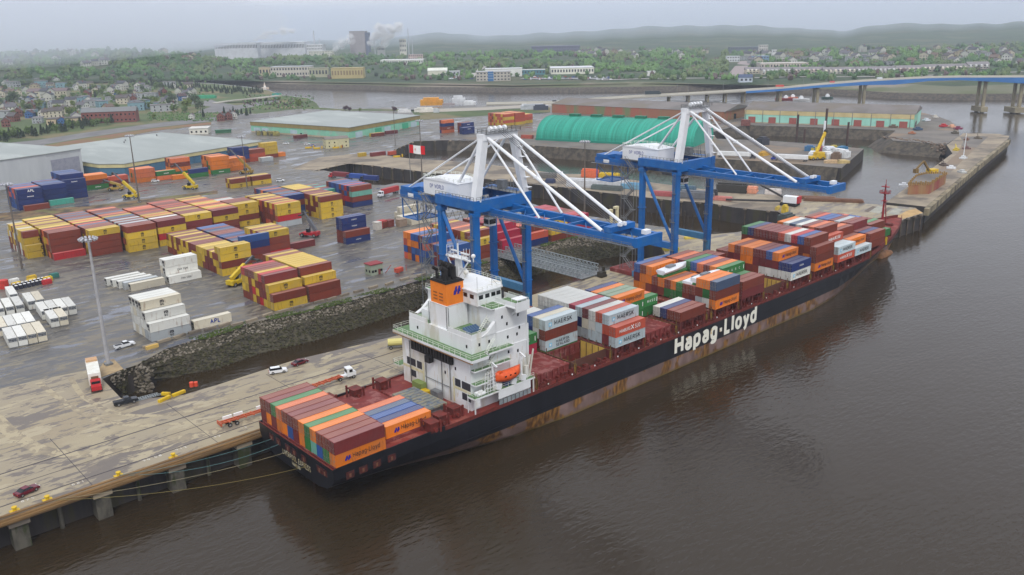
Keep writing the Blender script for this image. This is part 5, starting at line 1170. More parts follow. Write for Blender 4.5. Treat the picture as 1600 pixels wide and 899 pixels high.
# flag
t = thing('flagpole', 'Canadian flag on a slim pole behind the nearer crane', 'flag', (78,76,47.8), world=True)
t.location = G(641.8, 282, 40)
t['_o'] = [0,0,0]; b = MB(); b.tube((0,0,0),(0,0,14),.14,6); b.build('pole', STEEL, t)
def wave_flag(x0, x1, m_, name):
    b = MB(); n = 8; dr = Vector((.74,-.67,0))
    for f in (0,):
        vs = []
        for i in range(n+1):
            u = x0+(x1-x0)*i/n; p = dr*u; wv = .35*sin(u*1.5); vs += [(p.x+wv*.67, p.y+wv*.74, 13.7-u*.13), (p.x+wv*.67, p.y+wv*.74, 10.6-u*.16)]
        b.add(vs, [(2*i,2*i+2,2*i+3,2*i+1) for i in range(n)])
    b.build(name, m_, t)
wave_flag(.1,1.6,mat('flag_red', C8(206,30,40)),'red_band'); wave_flag(1.6,4.4,INKW,'white_field'); wave_flag(4.4,6,mat('flag_red', C8(206,30,40)),'red_band')
b = MB(); dr = Vector((.74,-.67,0)); leaf = [(0,-.9),(.1,-.4),(.7,-.5),(.6,-.2),(1,.15),(.75,.25),(.8,.55),(.4,.4),(.3,.9),(.15,.7),(0,1.1),(-.15,.7),(-.3,.9),(-.4,.4),(-.8,.55),(-.75,.25),(-1,.15),(-.6,-.2),(-.7,-.5),(-.1,-.4)]
for s in (-.16,.28): b.add([(dr.x*(3+u*.95)+s*.67-.02, dr.y*(3+u*.95)+s*.74, 11.75+v*.95) for u, v in leaf], [tuple(range(len(leaf)))])
b.build('maple_leaf', mat('flag_red', C8(206,30,40)), t)

# ------------------------------------------------------------------ steel panel bridge over the inlet
t = thing('panel_bridge', 'galvanised steel truss footbridge crossing the inlet to the berth', 'bridge', (150,86,8), world=True)
for k, (ya, yb, x) in enumerate([(112,64,141),(112,64,147.2),(112,66,152)]):
    b = MB(); n = 24; zt = 11.4 if k != 1 else 11
    for i in range(n):
        y = ya+(yb-ya)*i/n; y2_ = ya+(yb-ya)*(i+1)/n
        b.beam((x,y,8.5),(x,y2_,zt),.16); b.beam((x,y,zt),(x,y2_,8.5),.16); b.beam((x,y,8.4),(x,y,zt+.1),.2)
    for z in (8.4, (8.4+zt)/2, zt): b.beam((x,ya,z),(x,yb,z),.3,.26)
    b.build('truss_panel', GALV, t)
b = MB(); b.box((141.2,64,8.1),(151.9,112,8.35)); b.build('bridge_deck', STEEL, t)
# stacked hatch covers and gear on the berth
b = MB(); b.box((157.5,53.8,7.85),(170,65.2,9.2)); 
for k in range(9): b.box((158+k*1.35,54.2,9.2),(158.3+k*1.35,64.8,9.32))
tag(b.build('hatch_cover_stack', DECKR2), 'dark red hatch cover laid on the berth beside the ship', 'hatch cover')
b = MB(); b.obox((149.2,61.8,8.9),(2.6,2.2,2)); b.obox((150.4,62,10.6),(.9,.8,2)); b.tube((148.4,60.6,8.4),(148.4,60.9,8.4),.5,10); b.tube((150.4,60.6,8.4),(150.4,60.9,8.4),.5,10)
tag(b.build('mooring_winch', mat('machine_dark', C8(60,56,44), C8(44,40,34), .8, 1)), 'dark winch standing alone on the berth by the bridge end', 'winch')

# ------------------------------------------------------------------ vehicles
TYRE = mat('tyre', C8(28,28,28)); CHR = mat('hub', C8(150,150,150), metal=.4, rough=.4); LAMP = mat('tail_lamp', C8(170,30,30)); HEAD = mat('headlamp', C8(220,222,218), rough=.2)
def wheels(t, xs_, y, r, w=.26):
    for x in xs_:
        for s in (-1, 1):
            b = MB(); b.tube((x,s*(y-w),r),(x,s*y,r),r,12); o = b.build('wheel', TYRE, t); b = MB(); b.tube((x,s*y,r),(x,s*(y+.01),r),r*.55,10); b.build('rim', CHR, o)
def car(label, loc, rz, col, kind='sedan', cat='car'):
    t = thing('parked_car' if kind != 'pickup' else 'pickup_truck', label, cat, loc, rz); m_ = mat('car_paint_%d_%d_%d' % col, C8(*col), rough=.25)
    P = {'sedan': ([(-2.3,.3),(2.3,.3),(2.35,.62),(2.2,.82),(1.2,.95),(-1.6,1.0),(-2.3,.95)], [(-1.7,.97),(1.15,.93),(.4,1.42),(-1.0,1.42)]),
         'suv': ([(-2.35,.35),(2.35,.35),(2.4,.8),(2.25,1.0),(1.2,1.12),(-2.3,1.15)], [(-2.25,1.12),(1.15,1.1),(.55,1.72),(-2.0,1.72)]),
         'pickup': ([(-2.9,.45),(2.8,.45),(2.85,.85),(2.7,1.1),(1.4,1.2),(-2.9,1.2)], [(-.6,1.18),(1.4,1.18),(.8,1.8),(-.5,1.8)])}[kind]
    L_ = max(p[0] for p in P[0]); b = MB(); b.prism_y(P[0], -.88, .88); 
    c = MB(); top = P[1]; n = 4
    c.add([(p[0],-.82,p[1]) for p in top[:2]]+[(p[0],-.66,p[1]) for p in top[2:]]+[(p[0],.82,p[1]) for p in top[:2]]+[(p[0],.66,p[1]) for p in top[2:]], [(0,1,2,3),(7,6,5,4),(1,0,4,5),(2,1,5,6),(3,2,6,7),(0,3,7,4)])
    b.add([(top[2][0]-.05,-.68,top[2][1]-.01),(top[3][0]+.05,-.68,top[3][1]-.01),(top[3][0]+.05,.68,top[3][1]-.01),(top[2][0]-.05,.68,top[2][1]-.01),(top[2][0]-.05,-.68,top[2][1]+.05),(top[3][0]+.05,-.68,top[3][1]+.05),(top[3][0]+.05,.68,top[3][1]+.05),(top[2][0]-.05,.68,top[2][1]+.05)], [(0,1,2,3),(4,7,6,5),(0,4,5,1),(1,5,6,2),(2,6,7,3),(3,7,4,0)])
    b.build('body', m_, t); c.build('window', DGL, t)
    if kind == 'pickup': b = MB(); b.box((-2.8,-.75,1.2),(-.8,.75,1.215)); b.build('cargo_bed', mat('bed_dark', C8(40,40,42)), t)
    for s in (-1, 1):
        b = MB(); b.obox((L_-.02,s*.62,.7),(.12,.34,.16)); b.build('headlight', HEAD, t); b = MB(); b.obox((-L_+.02,s*.65,.8),(.1,.28,.18)); b.build('tail_light', LAMP, t)
    wheels(t, (-1.45, 1.45) if kind != 'pickup' else (-1.8, 1.75), .9, .34 if kind == 'sedan' else .4); return t
Z = 7.84
car('dark red car parked at the near corner of the berth', (-47.6,40.6,Z), R(18), (98,20,40), 'sedan')
car('white sport utility car on the berth behind the stern stack', (19.9,62.6,Z), R(-20), (226,228,230), 'suv')
car('maroon saloon driving along the back edge of the berth', (27.3,64,Z), R(8), (96,24,36), 'sedan')
car('white pickup truck parked beside the white stepped pile', (-2.8,113.4,7.81), R(2), (230,232,232), 'pickup', 'pickup truck')
car('black pickup truck beside the yellow barriers', (-17.2,71.4,Z), R(-8), (34,38,44), 'pickup', 'pickup truck')
def truck(label, loc, rz, cab, trailer, tl=13.5, box=None, name='lorry', cat='truck'):
    t = thing(name, label, cat, loc, rz); m_ = mat('cab_%d_%d_%d' % cab, C8(*cab), rough=.35)
    b = MB(); b.prism_y([(tl/2+.2,.7),(tl/2+3.2,.7),(tl/2+3.2,1.7),(tl/2+2.2,1.9),(tl/2+2.0,3.2),(tl/2+.2,3.3)], -1.15, 1.15); b.build('cab', m_, t)
    b = MB(); b.box((tl/2+2.02,-1.0,2.0),(tl/2+2.25,1.0,2.9)); b.box((tl/2+.8,-1.17,2.1),(tl/2+1.8,1.17,2.9)); b.build('window', DGL, t)
    b = MB()
    for s in (-.5,.5): b.box((-tl/2,s-.12,1.05),(tl/2+1,s+.12,1.4))
    b.box((-tl/2,-1.2,1.35),(tl/2,1.2,1.5)) if trailer != 'skeletal' else [b.box((-tl/2+k*(tl-.4)/4,-1.2,1.2),(-tl/2+k*(tl-.4)/4+.4,1.2,1.45)) for k in range(5)]
    b.build('chassis', REDP if trailer == 'skeletal' else STEEL, t)
    if box: b = MB(); b.box((-tl/2,-1.22,1.5),(tl/2-.2,1.22,4.1)); b.build('trailer_box', mat('box_%d_%d_%d' % box, C8(*box), dk(C8(*box), .85), .6, .4), t)
    wheels(t, (-tl/2+1,-tl/2+2.3,tl/2-.4,tl/2+2.5), 1.2, .5, .4); return t
# orange container chassis with white road barriers behind the ship's stern
t = thing('container_chassis', 'orange container chassis carrying short white bumpers parked at the ship stern', 'trailer', (2.6,40.9,Z), R(-2))
OR = mat('chassis_orange', C8(188,92,58), C8(160,78,50), .6, .6)
b = MB()
for s in (-.45,.45): b.box((-9,s-.14,1.1),(13,s+.14,1.5))
for k in range(12): b.box((-9+k*2,-1.15,1.15),(-8.7+k*2,1.15,1.4))
b.box((-9.1,-1.25,.8),(-8.8,1.25,1.6)); b.build('frame', OR, t)
for k, x in enumerate((-6.6,-3.9,1.8,4.6,9.5)): b = MB(); b.box((x-1.1,.85,1.4),(x+1.1,1.25,2.1)); b.build('guide', INKW, t)
wheels(t, (-6.9,-5.2,4,5.4), 1.2, .5, .4)
t = thing('yard_tractor', 'white yard tractor coupled to the orange chassis behind the stern stack', 'truck', (31.5,45.9,Z), R(-10))
b = MB(); b.prism_y([(-.6,.8),(1.8,.8),(1.9,1.8),(1.2,2.1),(1.0,3),(-.6,3)],-1.1,1.1); b.box((-3.4,-.5,.8),(-.6,.5,1.2)); b.build('cab', mat('cab_white', C8(226,228,230)), t); b = MB(); b.box((-.64,-.9,1.8),(-.58,.9,2.7)); b.box((0,-1.12,1.9),(.9,1.12,2.7)); b.build('window', DGL, t); wheels(t, (-2.6,1.1), 1.1, .5, .4)
t = thing('container_chassis', 'orange skeletal chassis mostly hidden behind the stern stack and winches', 'trailer', (23,45.4,Z), R(4))
b = MB()
for s in (-.45,.45): b.box((-6,s-.14,1.1),(6,s+.14,1.5))
for k in range(7): b.box((-6+k*2,-1.15,1.15),(-5.7+k*2,1.15,1.4))
b.build('frame', OR, t); b = MB(); b.box((-5.6,.85,1.4),(-3.4,1.25,2.1)); b.build('guide', INKW, t); wheels(t, (-4,-2.7), 1.2, .5, .4)
t = thing('fuel_truck', 'blue and yellow tank truck beside the deckhouse on the berth', 'truck', (54.4,54.6,Z), R(-35))
b = MB(); b.box((1.4,-1.1,.7),(3.6,1.1,2.6)); b.build('cab', mat('cab_blue', C8(40,66,120)), t); b = MB(); b.tube((-3.4,0,1.9),(1.2,0,1.9),1.05,12); b.build('tank', mat('tank_cream', C8(206,196,120)), t); b = MB(); b.box((-3.6,-.8,.7),(1.4,.8,1)); b.build('chassis', STEEL, t); b = MB(); b.box((2.6,-1.02,1.7),(3.62,1.02,2.4)); b.build('window', DGL, t); wheels(t, (-2.6,2.6), 1.1, .48, .35)
# white workshop van with red cab
p = G(143,592); t = thing('mobile_workshop', 'white box body truck with red cab parked by the lamp mast pad', 'truck', (-18.2,91.5,Z), R(-104))
b = MB(); b.box((-6.5,-1.5,1.1),(5.2,1.5,4.4)); b.build('box_body', mat('van_white', C8(224,224,216), C8(206,202,186), .55, .5), t)
b = MB(); b.prism_y([(5.4,.6),(8,.6),(8.1,1.7),(7.3,1.9),(6.9,3),(5.4,3)],-1.2,1.2); b.build('cab', mat('cab_red', C8(176,36,40)), t); b = MB(); b.box((6.95,-1,1.95),(7.2,1,2.8)); b.box((5.7,-1.22,1.9),(6.6,1.22,2.7)); b.build('window', DGL, t)
b = MB(); b.box((5.18,-.9,1.9),(5.26,.9,3.6)); b.box((-4,-1.56,2.2),(-3,-1.48,3.4)); b.box((0,-1.56,2.2),(1,-1.48,3.4)); b.build('hatch_window', mat('hatch_brown', C8(110,86,60)), t); b = MB(); b.box((-6.6,-1.4,4.4),(-4.2,1.4,4.9)); b.build('roof_rack', mat('rack_tan', C8(190,150,110)), t); wheels(t, (-4.5,3,6.9), 1.35, .52, .4)
# barriers, frames
for i, (x, y, rz, lab) in enumerate([(-9.4,66.6,20,'long yellow barrier lying near the black pickup truck'),(-5.4,67.5,12,'yellow barrier nearest the orange drum by the inlet edge'),(-7.9,69.5,-50,'short yellow barrier lying across its neighbours')]):
    b = MB(); b.obox((x,y,8.2),(3.6 if i < 2 else 2.2,.8,.7), R(rz)); b.obox((x,y,8.58),(3.4 if i < 2 else 2,.3,.1), R(rz)); tag(b.build('yellow_barrier', YEL), lab, 'barrier', 'yellow barriers')
for i, (x, y) in enumerate([(-13,72.2),(-12,71)]):
    t = thing('aluminium_ladder', ['pale ladder lying nearest the water behind the pickup','pale ladder lying nearest the black pickup'][i], 'ladder', (x,y,7.9), R(-4)); b = MB()
    for s in (-.4,.4): b.box((-4,s-.06,0),(4,s+.06,.12))
    for k in range(14): b.box((-3.8+k*.57,-.4,.02),(-3.68+k*.57,.4,.1))
    b.build('frame', GALV, t)
b = MB(); b.tube((-.9,70.1,7.84),(-.9,70.1,9.1),.55,10); b.tube((.1,69.7,7.84),(.1,69.7,9.0),.5,10); tag(b.build('orange_drum', mat('drum_orange', C8(216,78,50))), 'orange drums at the inlet edge beside the yellow barriers', 'drum')
BOLL = None
for i, (x, lab) in enumerate([(-51.3,'yellow bollard at the near corner of the berth'),(-45.4,'yellow bollard holding the pale mooring ropes'),(-31.6,'yellow bollard holding the teal mooring ropes'),(-20,'flat yellow bollard base closest to the stern')]):
    t = thing('mooring_bollard', lab, 'bollard', (x,34.7,7.84), group='bollards along the berth'); b = MB(); b.tube((0,0,0),(0,0,.7),.38,10,r2=.3); b.tube((0,0,.7),(0,0,.95),.52,10); b.build('post', YEL, t); b = MB(); b.box((-.9,-.7,0),(.9,.7,.12)); b.build('base_plate', YEL, t)
PAINTW = mat('worn_white_paint', C8(206,202,190), C8(170,160,140), .8, 1.5, coord='World')
for i, (x, s) in enumerate([(-58,'8 5'),(-49.5,'8 7 5'),(-40,'8 8 1'),(-25.5,'9 0'),(-23,'0 8'),(-18.3,'9 1 2'),(-9.4,'9 2'),(-3,'9 3')]):
    me = text_mesh(s, PAINTW, .02, depth=.003); o = bpy.data.objects.new('berth_number', me); COL.objects.link(o); o.location = (x,37.2,7.856); o.rotation_euler = (-pi/2,0,0); o.scale = (1.2,1,1.2); tag(o, 'worn white number painted on the berth edge, ' + ORD[i] + ' from the near end', 'painted number', 'white numbers painted along the berth')
# crane rails and joints in the apron
b = MB(); RAILD = mat('rail_slot', C8(66,60,62))
for y, w_ in ((38.4,.18),(53.2,.22),(46,.1)): b.box((-300,y-w_,7.83),(300,y+w_,7.852))
for x in range(-280, 300, 27): b.box((x,33.6,7.831),(x+.14,64,7.8495))
tag(b.build('crane_rail', RAILD, off=(0,0,0)), kind='structure')

# reach stackers
def reach(label, loc, rz, ang, col=(206,176,34), L_=14, body=(206,176,34)):
    t = thing('reach_stacker', label, 'reach stacker', loc, rz, 'reach stackers in the yard'); m_ = mat('stacker_%d_%d_%d' % col, C8(*col), dk(C8(*col), .8), .5, .6); mb_ = m_
    b = MB(); b.prism_y([(-4.2,.9),(3.6,.9),(4,1.6),(3.2,2.1),(-2.4,2.2),(-4.2,1.9)],-1.5,1.5); b.box((3,-2,.8),(4.2,2,1.7)); b.box((-4.4,-1.7,.9),(-2.8,1.7,2.5)); b.build('chassis', m_, t)
    b = MB(); b.box((-.8,.3,2.1),(.9,1.4,3.8)); b.build('operator_cab', DGL, t)
    a = R(ang); p = Vector((-3.2,0,3)); q = p + Vector((cos(a),0,sin(a)))*min(L_*.62, 9.5); e = p + Vector((cos(a),0,sin(a)))*L_
    b = MB(); b.beam(p, q, 1.2, 1.4); b.build('boom', m_ if col[0] != 176 else mat('boom_grey', C8(96,98,104)), t); b = MB(); b.beam(q, e, .5, .65); b.beam((.5,-.6,1.8), p.lerp(q,.65), .3); b.beam((.5,.6,1.8), p.lerp(q,.65), .3); b.build('inner_boom', mat('boom_grey', C8(96,98,104)), t)
    b = MB(); b.obox((e.x,0,e.z-1.2),(1.0,5.8,.5)); b.obox((e.x,0,e.z-.6),(.8,1.2,1.2)); b.obox((e.x,2.9,e.z-1.4),(2.4,.3,.4)); b.obox((e.x,-2.9,e.z-1.4),(2.4,.3,.4)); b.build('spreader', mat('spreader_dark', C8(58,54,50)), t)
    wheels(t, (-3,), 1.7, .85, .6); wheels(t, (2.9,), 2.1, .9, .8); return t
reach('yellow reach stacker with raised boom near the blue stacks', (85.5,356.3,7.81), R(125), 42, L_=17)
reach('yellow reach stacker with raised boom beside the green low row', (120.5,358.8,7.81), R(118), 44, L_=17)
reach('large yellow reach stacker between the white pile and the rock slope stack', (50.6,150.5,7.81), R(20), 26, L_=13)
reach('red reach stacker in the open yard', (107.6,198.6,7.81), R(120), 58, (176,34,44), L_=10)
reach('dark reach stacker at the yard end below the blue pile', (168.6,385.4,7.81), R(130), 45, (150,120,40), L_=18)
reach('ochre reach stacker by the left orange group', (88,388,7.81), R(140), 20, (170,140,60), L_=10)
# chassis with white refrigerated boxes parked in rows on the left
def reefer(label, x, y, rz=R(84)):
    t = thing('refrigerated_box', label, 'container', (x, y, 7.82), rz, 'white refrigerated containers parked on chassis')
    b = MB(); b.box((-6.1,-1.22,.25),(6.1,1.22,3.15)); b.build('body', cmat('w' if (x*7) % 3 > 1 else 'c'), t); b = MB(); b.box((-6.16,-1.1,1.9),(-6.1,1.1,3.05)); b.box((-6.35,-.8,2.6),(-6.16,.8,3.0)); b.build('cooling_unit', mat('unit_grey', C8(70,76,88), C8(150,152,150), .7, 2.5), t)
    b = MB(); b.box((-6.1,-1.22,0),(-5.6,1.22,.24)); b.box((5.6,-1.22,0),(6.1,1.22,.24)); b.build('skid', STEEL, t); return t
nth = ['leftmost','second from left','third from left','fourth from left']
for i in range(4): reefer(f'white cooled container in the front row by the camera side, {nth[i]}', -26.2+i*2.62, 142.6-i*.2)
for i in range(4): reefer(f'white cooled container in the second row, {nth[i]}', -25.6+i*2.62, 156.2-i*.2)
for i in range(4): reefer(f'white cooled container in the third row, {nth[i]}', -24.4+i*2.9, 178-i*.3)
reefer('single white cooled container at the back of the left rows', -13.8, 192.5)
for i in range(2): reefer(f'white cooled container in the short right hand front pair, {["left","right"][i]} one', -11.6+i*2.62, 153.6-i*.2)
for i in range(4): reefer(f'white cooled container in the middle of the right hand rows, {nth[i]}', -11.4+i*2.62, 164-i*.3)
for i in range(2): reefer(f'white cooled container at the back of the right hand rows, {["left","right"][i]} one', -11.6+i*2.62, 179-i*.2)
# pile of generator sets and tanks behind them
gx = [(-12.5,209,'t',(200,60,50)),(-8.6,208,'b',(214,180,40)),(-3.4,209,'b',(214,180,40)),(1.8,207.5,'b',(214,180,40)),(-8,214,'b',(226,226,220)),(-2,214,'b',(206,170,50)),(5,211,'b',(60,120,110)),(.5,203.6,'b',(190,50,56)),(-14.5,211.5,'b',(206,170,60))]
for i, (x, y, k_, c_) in enumerate(gx):
    b = MB()
    if k_ == 't': b.tube((x,y,7.84),(x,y+.01,11),1.6,12)
    else: b.obox((x,y,8.6),(3.2,1.5,1.6),R(8)); b.obox((x,y,9.5),(2.8,1.0,.25),R(8)); b.obox((x-1.2,y,8.3),(.5,1.6,.9),R(8))
    tag(b.build('generator_set', mat('gen_%d' % i, C8(*c_), dk(C8(*c_), .7), .6, .8)), f"{['red round tank','yellow generator set','yellow generator set','yellow generator set','white tank','ochre generator set','green generator set','red generator set','tan crate'][i]}, {ORD[i]} in the jumble left of the tall lamp mast", 'equipment', 'equipment stored in the open yard')
for r_ in range(2):
    for i in range(9):
        b = MB(); x = -9.8+i*1.45; y = 203.5+r_*3-i*-.25; b.obox((x,y,8.6),(1.0,1.2,1.5)); o = b.build('clip_on_unit', mat('clip_unit', C8(44,46,60))); tag(o, f"dark white topped power unit, {ORD[i]} from the left in the {['front','back'][r_]} row of units", 'power unit', 'power units in two rows'); o['_o'] = [x,y,7.85]
        c = MB(); c.obox((x,y,9.4),(.9,.9,.15)); c.build('lid', INKW, o)
# lamp masts
def mast(label, loc, h, r=.5, n=12, dark=False):
    t = thing('lamp_mast', label, 'light mast', loc, group='high lamp masts'); m_ = mat('mast_grey', C8(170,170,172), C8(150,150,152), .5, .4) if not dark else mat('mast_dark', C8(92,84,76), C8(110,104,96), .7, .4)
    b = MB(); b.tube((0,0,0),(0,0,h),r,10,r2=r*.45); b.build('pole', m_, t); b = MB(); b.box((-r*1.6,-r*1.6,0),(r*1.6,r*1.6,.5)); b.build('foot', STEEL, t)
    b = MB(); R_ = 1.9
    for k in range(16): a = 2*pi*k/16; a2 = 2*pi*(k+1)/16; b.beam((R_*cos(a),R_*sin(a),h),(R_*cos(a2),R_*sin(a2),h),.1)
    for k in range(4): a = pi*k/2; b.beam((0,0,h),(R_*cos(a),R_*sin(a),h),.1)
    rg = b.build('lamp_ring', STEEL, t)
    for k in range(n): a = 2*pi*k/n; b = MB(); b.obox((R_*1.1*cos(a),R_*1.1*sin(a),h+.1),(.75,.55,.7),a,ry=.5); b.build('lamp', mat('lamp_pale', C8(188,190,196), C8(140,140,146), .4, 2), rg)
    return t
mast('tall grey lamp mast standing on the timber pad at the inlet corner', (-11.2,102.2,7.9), 36, .62)
mast('slim dark lamp mast at the left edge of the yard', (-.8,232,7.81), 34, .45, dark=True)
mast('dark lamp mast among the orange groups before the warehouses', (83.8,339.5,7.81), 36, .5, dark=True)
mast('thin green lamp mast behind the flag', (226,273.6,7.85), 36, .4, 8, True)
mast('rusty lamp mast left of the farther crane boom', (219,135.5,7.81), 36, .45, 12, True)
mast('slim lamp mast behind the two high row', (144,334,7.81), 30, .35, 8, True)
mast('thin lamp mast at the corner of the green walled warehouse', G(617.8,228), 34, .25, 6, True)
# yard huts
def hut(label, loc, rz, sx, sy, h, wall, roof, name='yard_hut', gable=False, floors=1):
    t = thing(name, label, 'hut', loc, rz); b = MB(); b.box((-sx/2,-sy/2,0),(sx/2,sy/2,h)); b.build('wall', mat('hutwall_%d_%d_%d' % wall, C8(*wall), dk(C8(*wall), .85), .7, .5), t)
    b = MB()
    if gable: b.prism_x([(-sy/2-.3,h),(sy/2+.3,h),(0,h+1.6)],-sx/2-.3,sx/2+.3)
    else: b.box((-sx/2-.25,-sy/2-.25,h),(sx/2+.25,sy/2+.25,h+.3))
    b.build('roof', mat('hutroof_%d_%d_%d' % roof, C8(*roof), dk(C8(*roof), .85), .7, .5), t)
    b = MB(); b.box((-.5+sx*.2,-sy/2-.05,0),(.5+sx*.2,-sy/2,2.1)); b.build('door', mat('hutdoor', C8(120,50,46)), t)
    for f in range(floors):
        for x in (-sx*.35, -sx*.12, sx*.38): b = MB(); b.box((x-.45,-sy/2-.05,1.1+f*2.8),(x+.45,-sy/2,2.0+f*2.8)); b.build('window', DGL, t)
        for y in (-sy*.25, sy*.25): b = MB(); b.box((-sx/2-.05,y-.45,1.1+f*2.8),(-sx/2,y+.45,2.0+f*2.8)); b.build('window', DGL, t)
    return t
hut('small pale green hut with flat red roof by the slope', (93.5,126.5,7.81), 0, 5.2,4.2,4,(150,160,140),(140,52,56))
b = MB(); b.obox((101,121,8.9),(3.4,1.6,1.6),.2); b.beam((99.5,118.6,7.85),(99.5,118.6,10),.12); b.beam((104.4,121,7.85),(104.4,121,10.2),.12); b.beam((96.5,123.4,8),(97.6,121,11.4),.18); tag(b.build('welding_cart', mat('cart_red', C8(200,84,60), C8(150,60,46), .7, 1)), 'orange red cart and poles standing beside the small hut', 'cart')
hut('cream two storey office with hipped roof in the far yard', (276,452,7.81), R(-18), 18,10,7,(196,190,150),(120,112,104),'yard_office',True,2)
for i, (x, y, s, c_) in enumerate([(136.5,188,(3,3,3.4),(196,190,180)),(140.5,190,(3.4,3,3.2),(176,60,56)),(144,189.2,(3.4,3,3),(120,60,54)),(148.5,186,(4.4,3,3.2),(150,130,112))]): 
    b = MB(); b.obox((x,y,7.81+s[2]/2),s,.05); b.obox((x,y,7.81+s[2]+.1),(s[0]+.2,s[1]+.2,.2),.05); b.obox((x-.4,y-s[1]/2-.02,9),(.9,.08,2),.05); tag(b.build('small_cabin', mat('cab_small_%d' % i, C8(*c_), dk(C8(*c_), .8), .7, .8)), ['grey cabin with a pale front at the left of the cabin row','red cabin in the cabin row behind the near crane','dark red cabin in the cabin row behind the near crane','tan cabin next to the white containers'][i], 'cabin', 'cabins behind the near crane')
# loose concrete kerb blocks along the crest
kb = None
kp = PX([(235,543),(258,535),(282,528),(306,521),(330,516),(352,510),(372,509),(395,503),(420,494),(445,488),(468,482),(480,480),(500,474),(520,469),(540,463),(562,457),(585,451),(610,445),(634,438),(660,432),(685,428)])
for i, p in enumerate(kp):
    if kb is None: kb = thing('kerb_block', 'x', 'concrete block', (p.x,p.y+.6,7.82), .15, 'concrete blocks along the slope crest'); b = MB(); b.box((-2,-.45,0),(2,.45,.75)); b.build('block', CONC2, kb); o = kb
    else: o = copy_thing(kb, (p.x,p.y+.7,7.82), .05+.1*(i%3))
    o['label'] = f'pale concrete block on the slope crest, {ORD[i]} from the lamp mast'
b = MB(); p = G(236,543); b.obox((p.x,p.y-1,8.3),(3.6,1,1),.1); b.obox((p.x,p.y-1,8.85),(3,.4,.14),.1); tag(b.build('tan_barrier', mat('tan_paint', C8(204,170,96))), 'tan barrier at the slope crest beside the white pickup', 'barrier')
# truck with containers on the dock head and others
truck('red lorry with dark red container at the dock corner', (200,322,7.81), R(108), (176,40,44), 'flat', 12, (120,44,48))
truck('lorry with blue container parked along the dock curve', (203.5,308,7.81), R(112), (60,70,100), 'flat', 12, (40,76,150)); truck('lorry with navy container nearest the mixed stack', (205.5,297,7.81), R(112), (40,44,60), 'flat', 10, (30,50,110))
p = G(672,322); truck('white lorry with long red container behind the near crane cage', (190,255,7.81), R(196), (224,226,230), 'flat', 13, (170,50,50))
for i, (px, py, c_, rz, lab) in enumerate([(447,225.5,(226,228,228),0,'white car alone on the asphalt left of the cream office'),(480,226.5,(224,226,226),10,'white van at the left of the cream office'),(489,228.5,(150,150,190),20,'lilac grey car beside the white van'),(438,284,(220,224,226),10,'white car behind the yellow topped bay'),(537,224.5,(200,204,208),10,'silver car right of the cream office'),(243,284.5,(224,226,226),10,'white car beside the orange group')]):
    p = G(px, py); car(lab, (p.x,p.y,7.81), R(rz-40), c_, 'suv' if i % 2 else 'sedan')
for i, (px, py, lab) in enumerate([(482,232,'yellow barrier left of the cream office'),(495,233,'yellow barrier before the cream office'),(525,232,'yellow post right of the cream office'),(620,246,'yellow barriers at the dock head by the maroon box')]):
    p = G(px, py); b = MB(); b.obox((p.x,p.y,8.4),(5,1.2,1.1),-.5); b.obox((p.x+3.4,p.y-2,8.9),(1,1,2),-.5); tag(b.build('yellow_barrier', YEL), lab, 'barrier', 'yellow barriers in the far yard')
# ------------------------------------------------------------------ large sheds and warehouses
ROOFG = mat('metal_roof_pale', C8(150,156,151), C8(140,147,142), .55, .05, coord='World', c3=C8(160,166,160), s3=.03, stretch=(1,.3,1))
def poly_building(name, label, cat, pts, z1, wall, roof, ridge=None, eave=None, z0=7.8, band=None, group=None):
    """walls from a ground outline; optional fascia band; flat or low roof"""
    c = sum(pts, Vector((0,0,0)))/len(pts); t = thing(name, label, cat, (c.x,c.y,z0), group=group, world=True)
    xy = [(p.x,p.y) for p in pts]; b = MB(); b.prism(xy, z0, z1); b.build('wall', wall, t)
    if band:
        bm_, zb = band; b = MB(); n = len(xy)
        g = [((x-c.x)*1.006+c.x, (y-c.y)*1.006+c.y) for x, y in xy]; b.prism(g, zb, z1+.1); b.build('fascia', bm_, t)
    g = [((x-c.x)*1.012+c.x, (y-c.y)*1.012+c.y) for x, y in xy]
    b = MB(); n = len(g); zr = z1 + (ridge or .5)
    if ridge and n == 4:
        m1 = ((g[0][0]+g[3][0])/2, (g[0][1]+g[3][1])/2); m2 = ((g[1][0]+g[2][0])/2, (g[1][1]+g[2][1])/2)
        vs = [(x,y,z1+.12) for x, y in g] + [(m1[0],m1[1],zr),(m2[0],m2[1],zr)]
        b.add(vs, [(0,1,5,4),(2,3,4,5),(0,4,3),(1,2,5),(3,2,1,0)])
    else: b.prism(g, z1+.12, z1+.5)
    b.build('roof', roof, t); return t, c
def on_wall(t, p, q, u0, u1, z0, z1, name, m_, d=.12):
    """a panel proud of the wall running from p to q, between fractions u0 and u1"""
    a = p.lerp(q, u0); c = p.lerp(q, u1); dr = (q-p).normalized(); nn = Vector((dr.y,-dr.x,0)); mid = (a+c)/2
    if (CC - mid).dot(nn) < 0: nn = -nn
    b = MB(); b.add([(v.x+nn.x*k*d, v.y+nn.y*k*d, z) for z in (z0, z1) for v in (a, c) for k in (-1, 1)], [(0,1,3,2),(4,5,7,6),(0,1,5,4),(2,3,7,6),(0,2,6,4),(1,3,7,5)])
    return b.build(name, m_, t)
GRYW = mat('pale_grey_wall', C8(186,190,190), C8(172,176,178), .6, .1, coord='World', stretch=(1,1,.2)); BLUW = mat('blue_wall', C8(70,112,136), C8(58,98,124), .6, .15, coord='World'); CRB = mat('cream_band', C8(206,196,144), C8(190,180,132), .6, .2, coord='World')
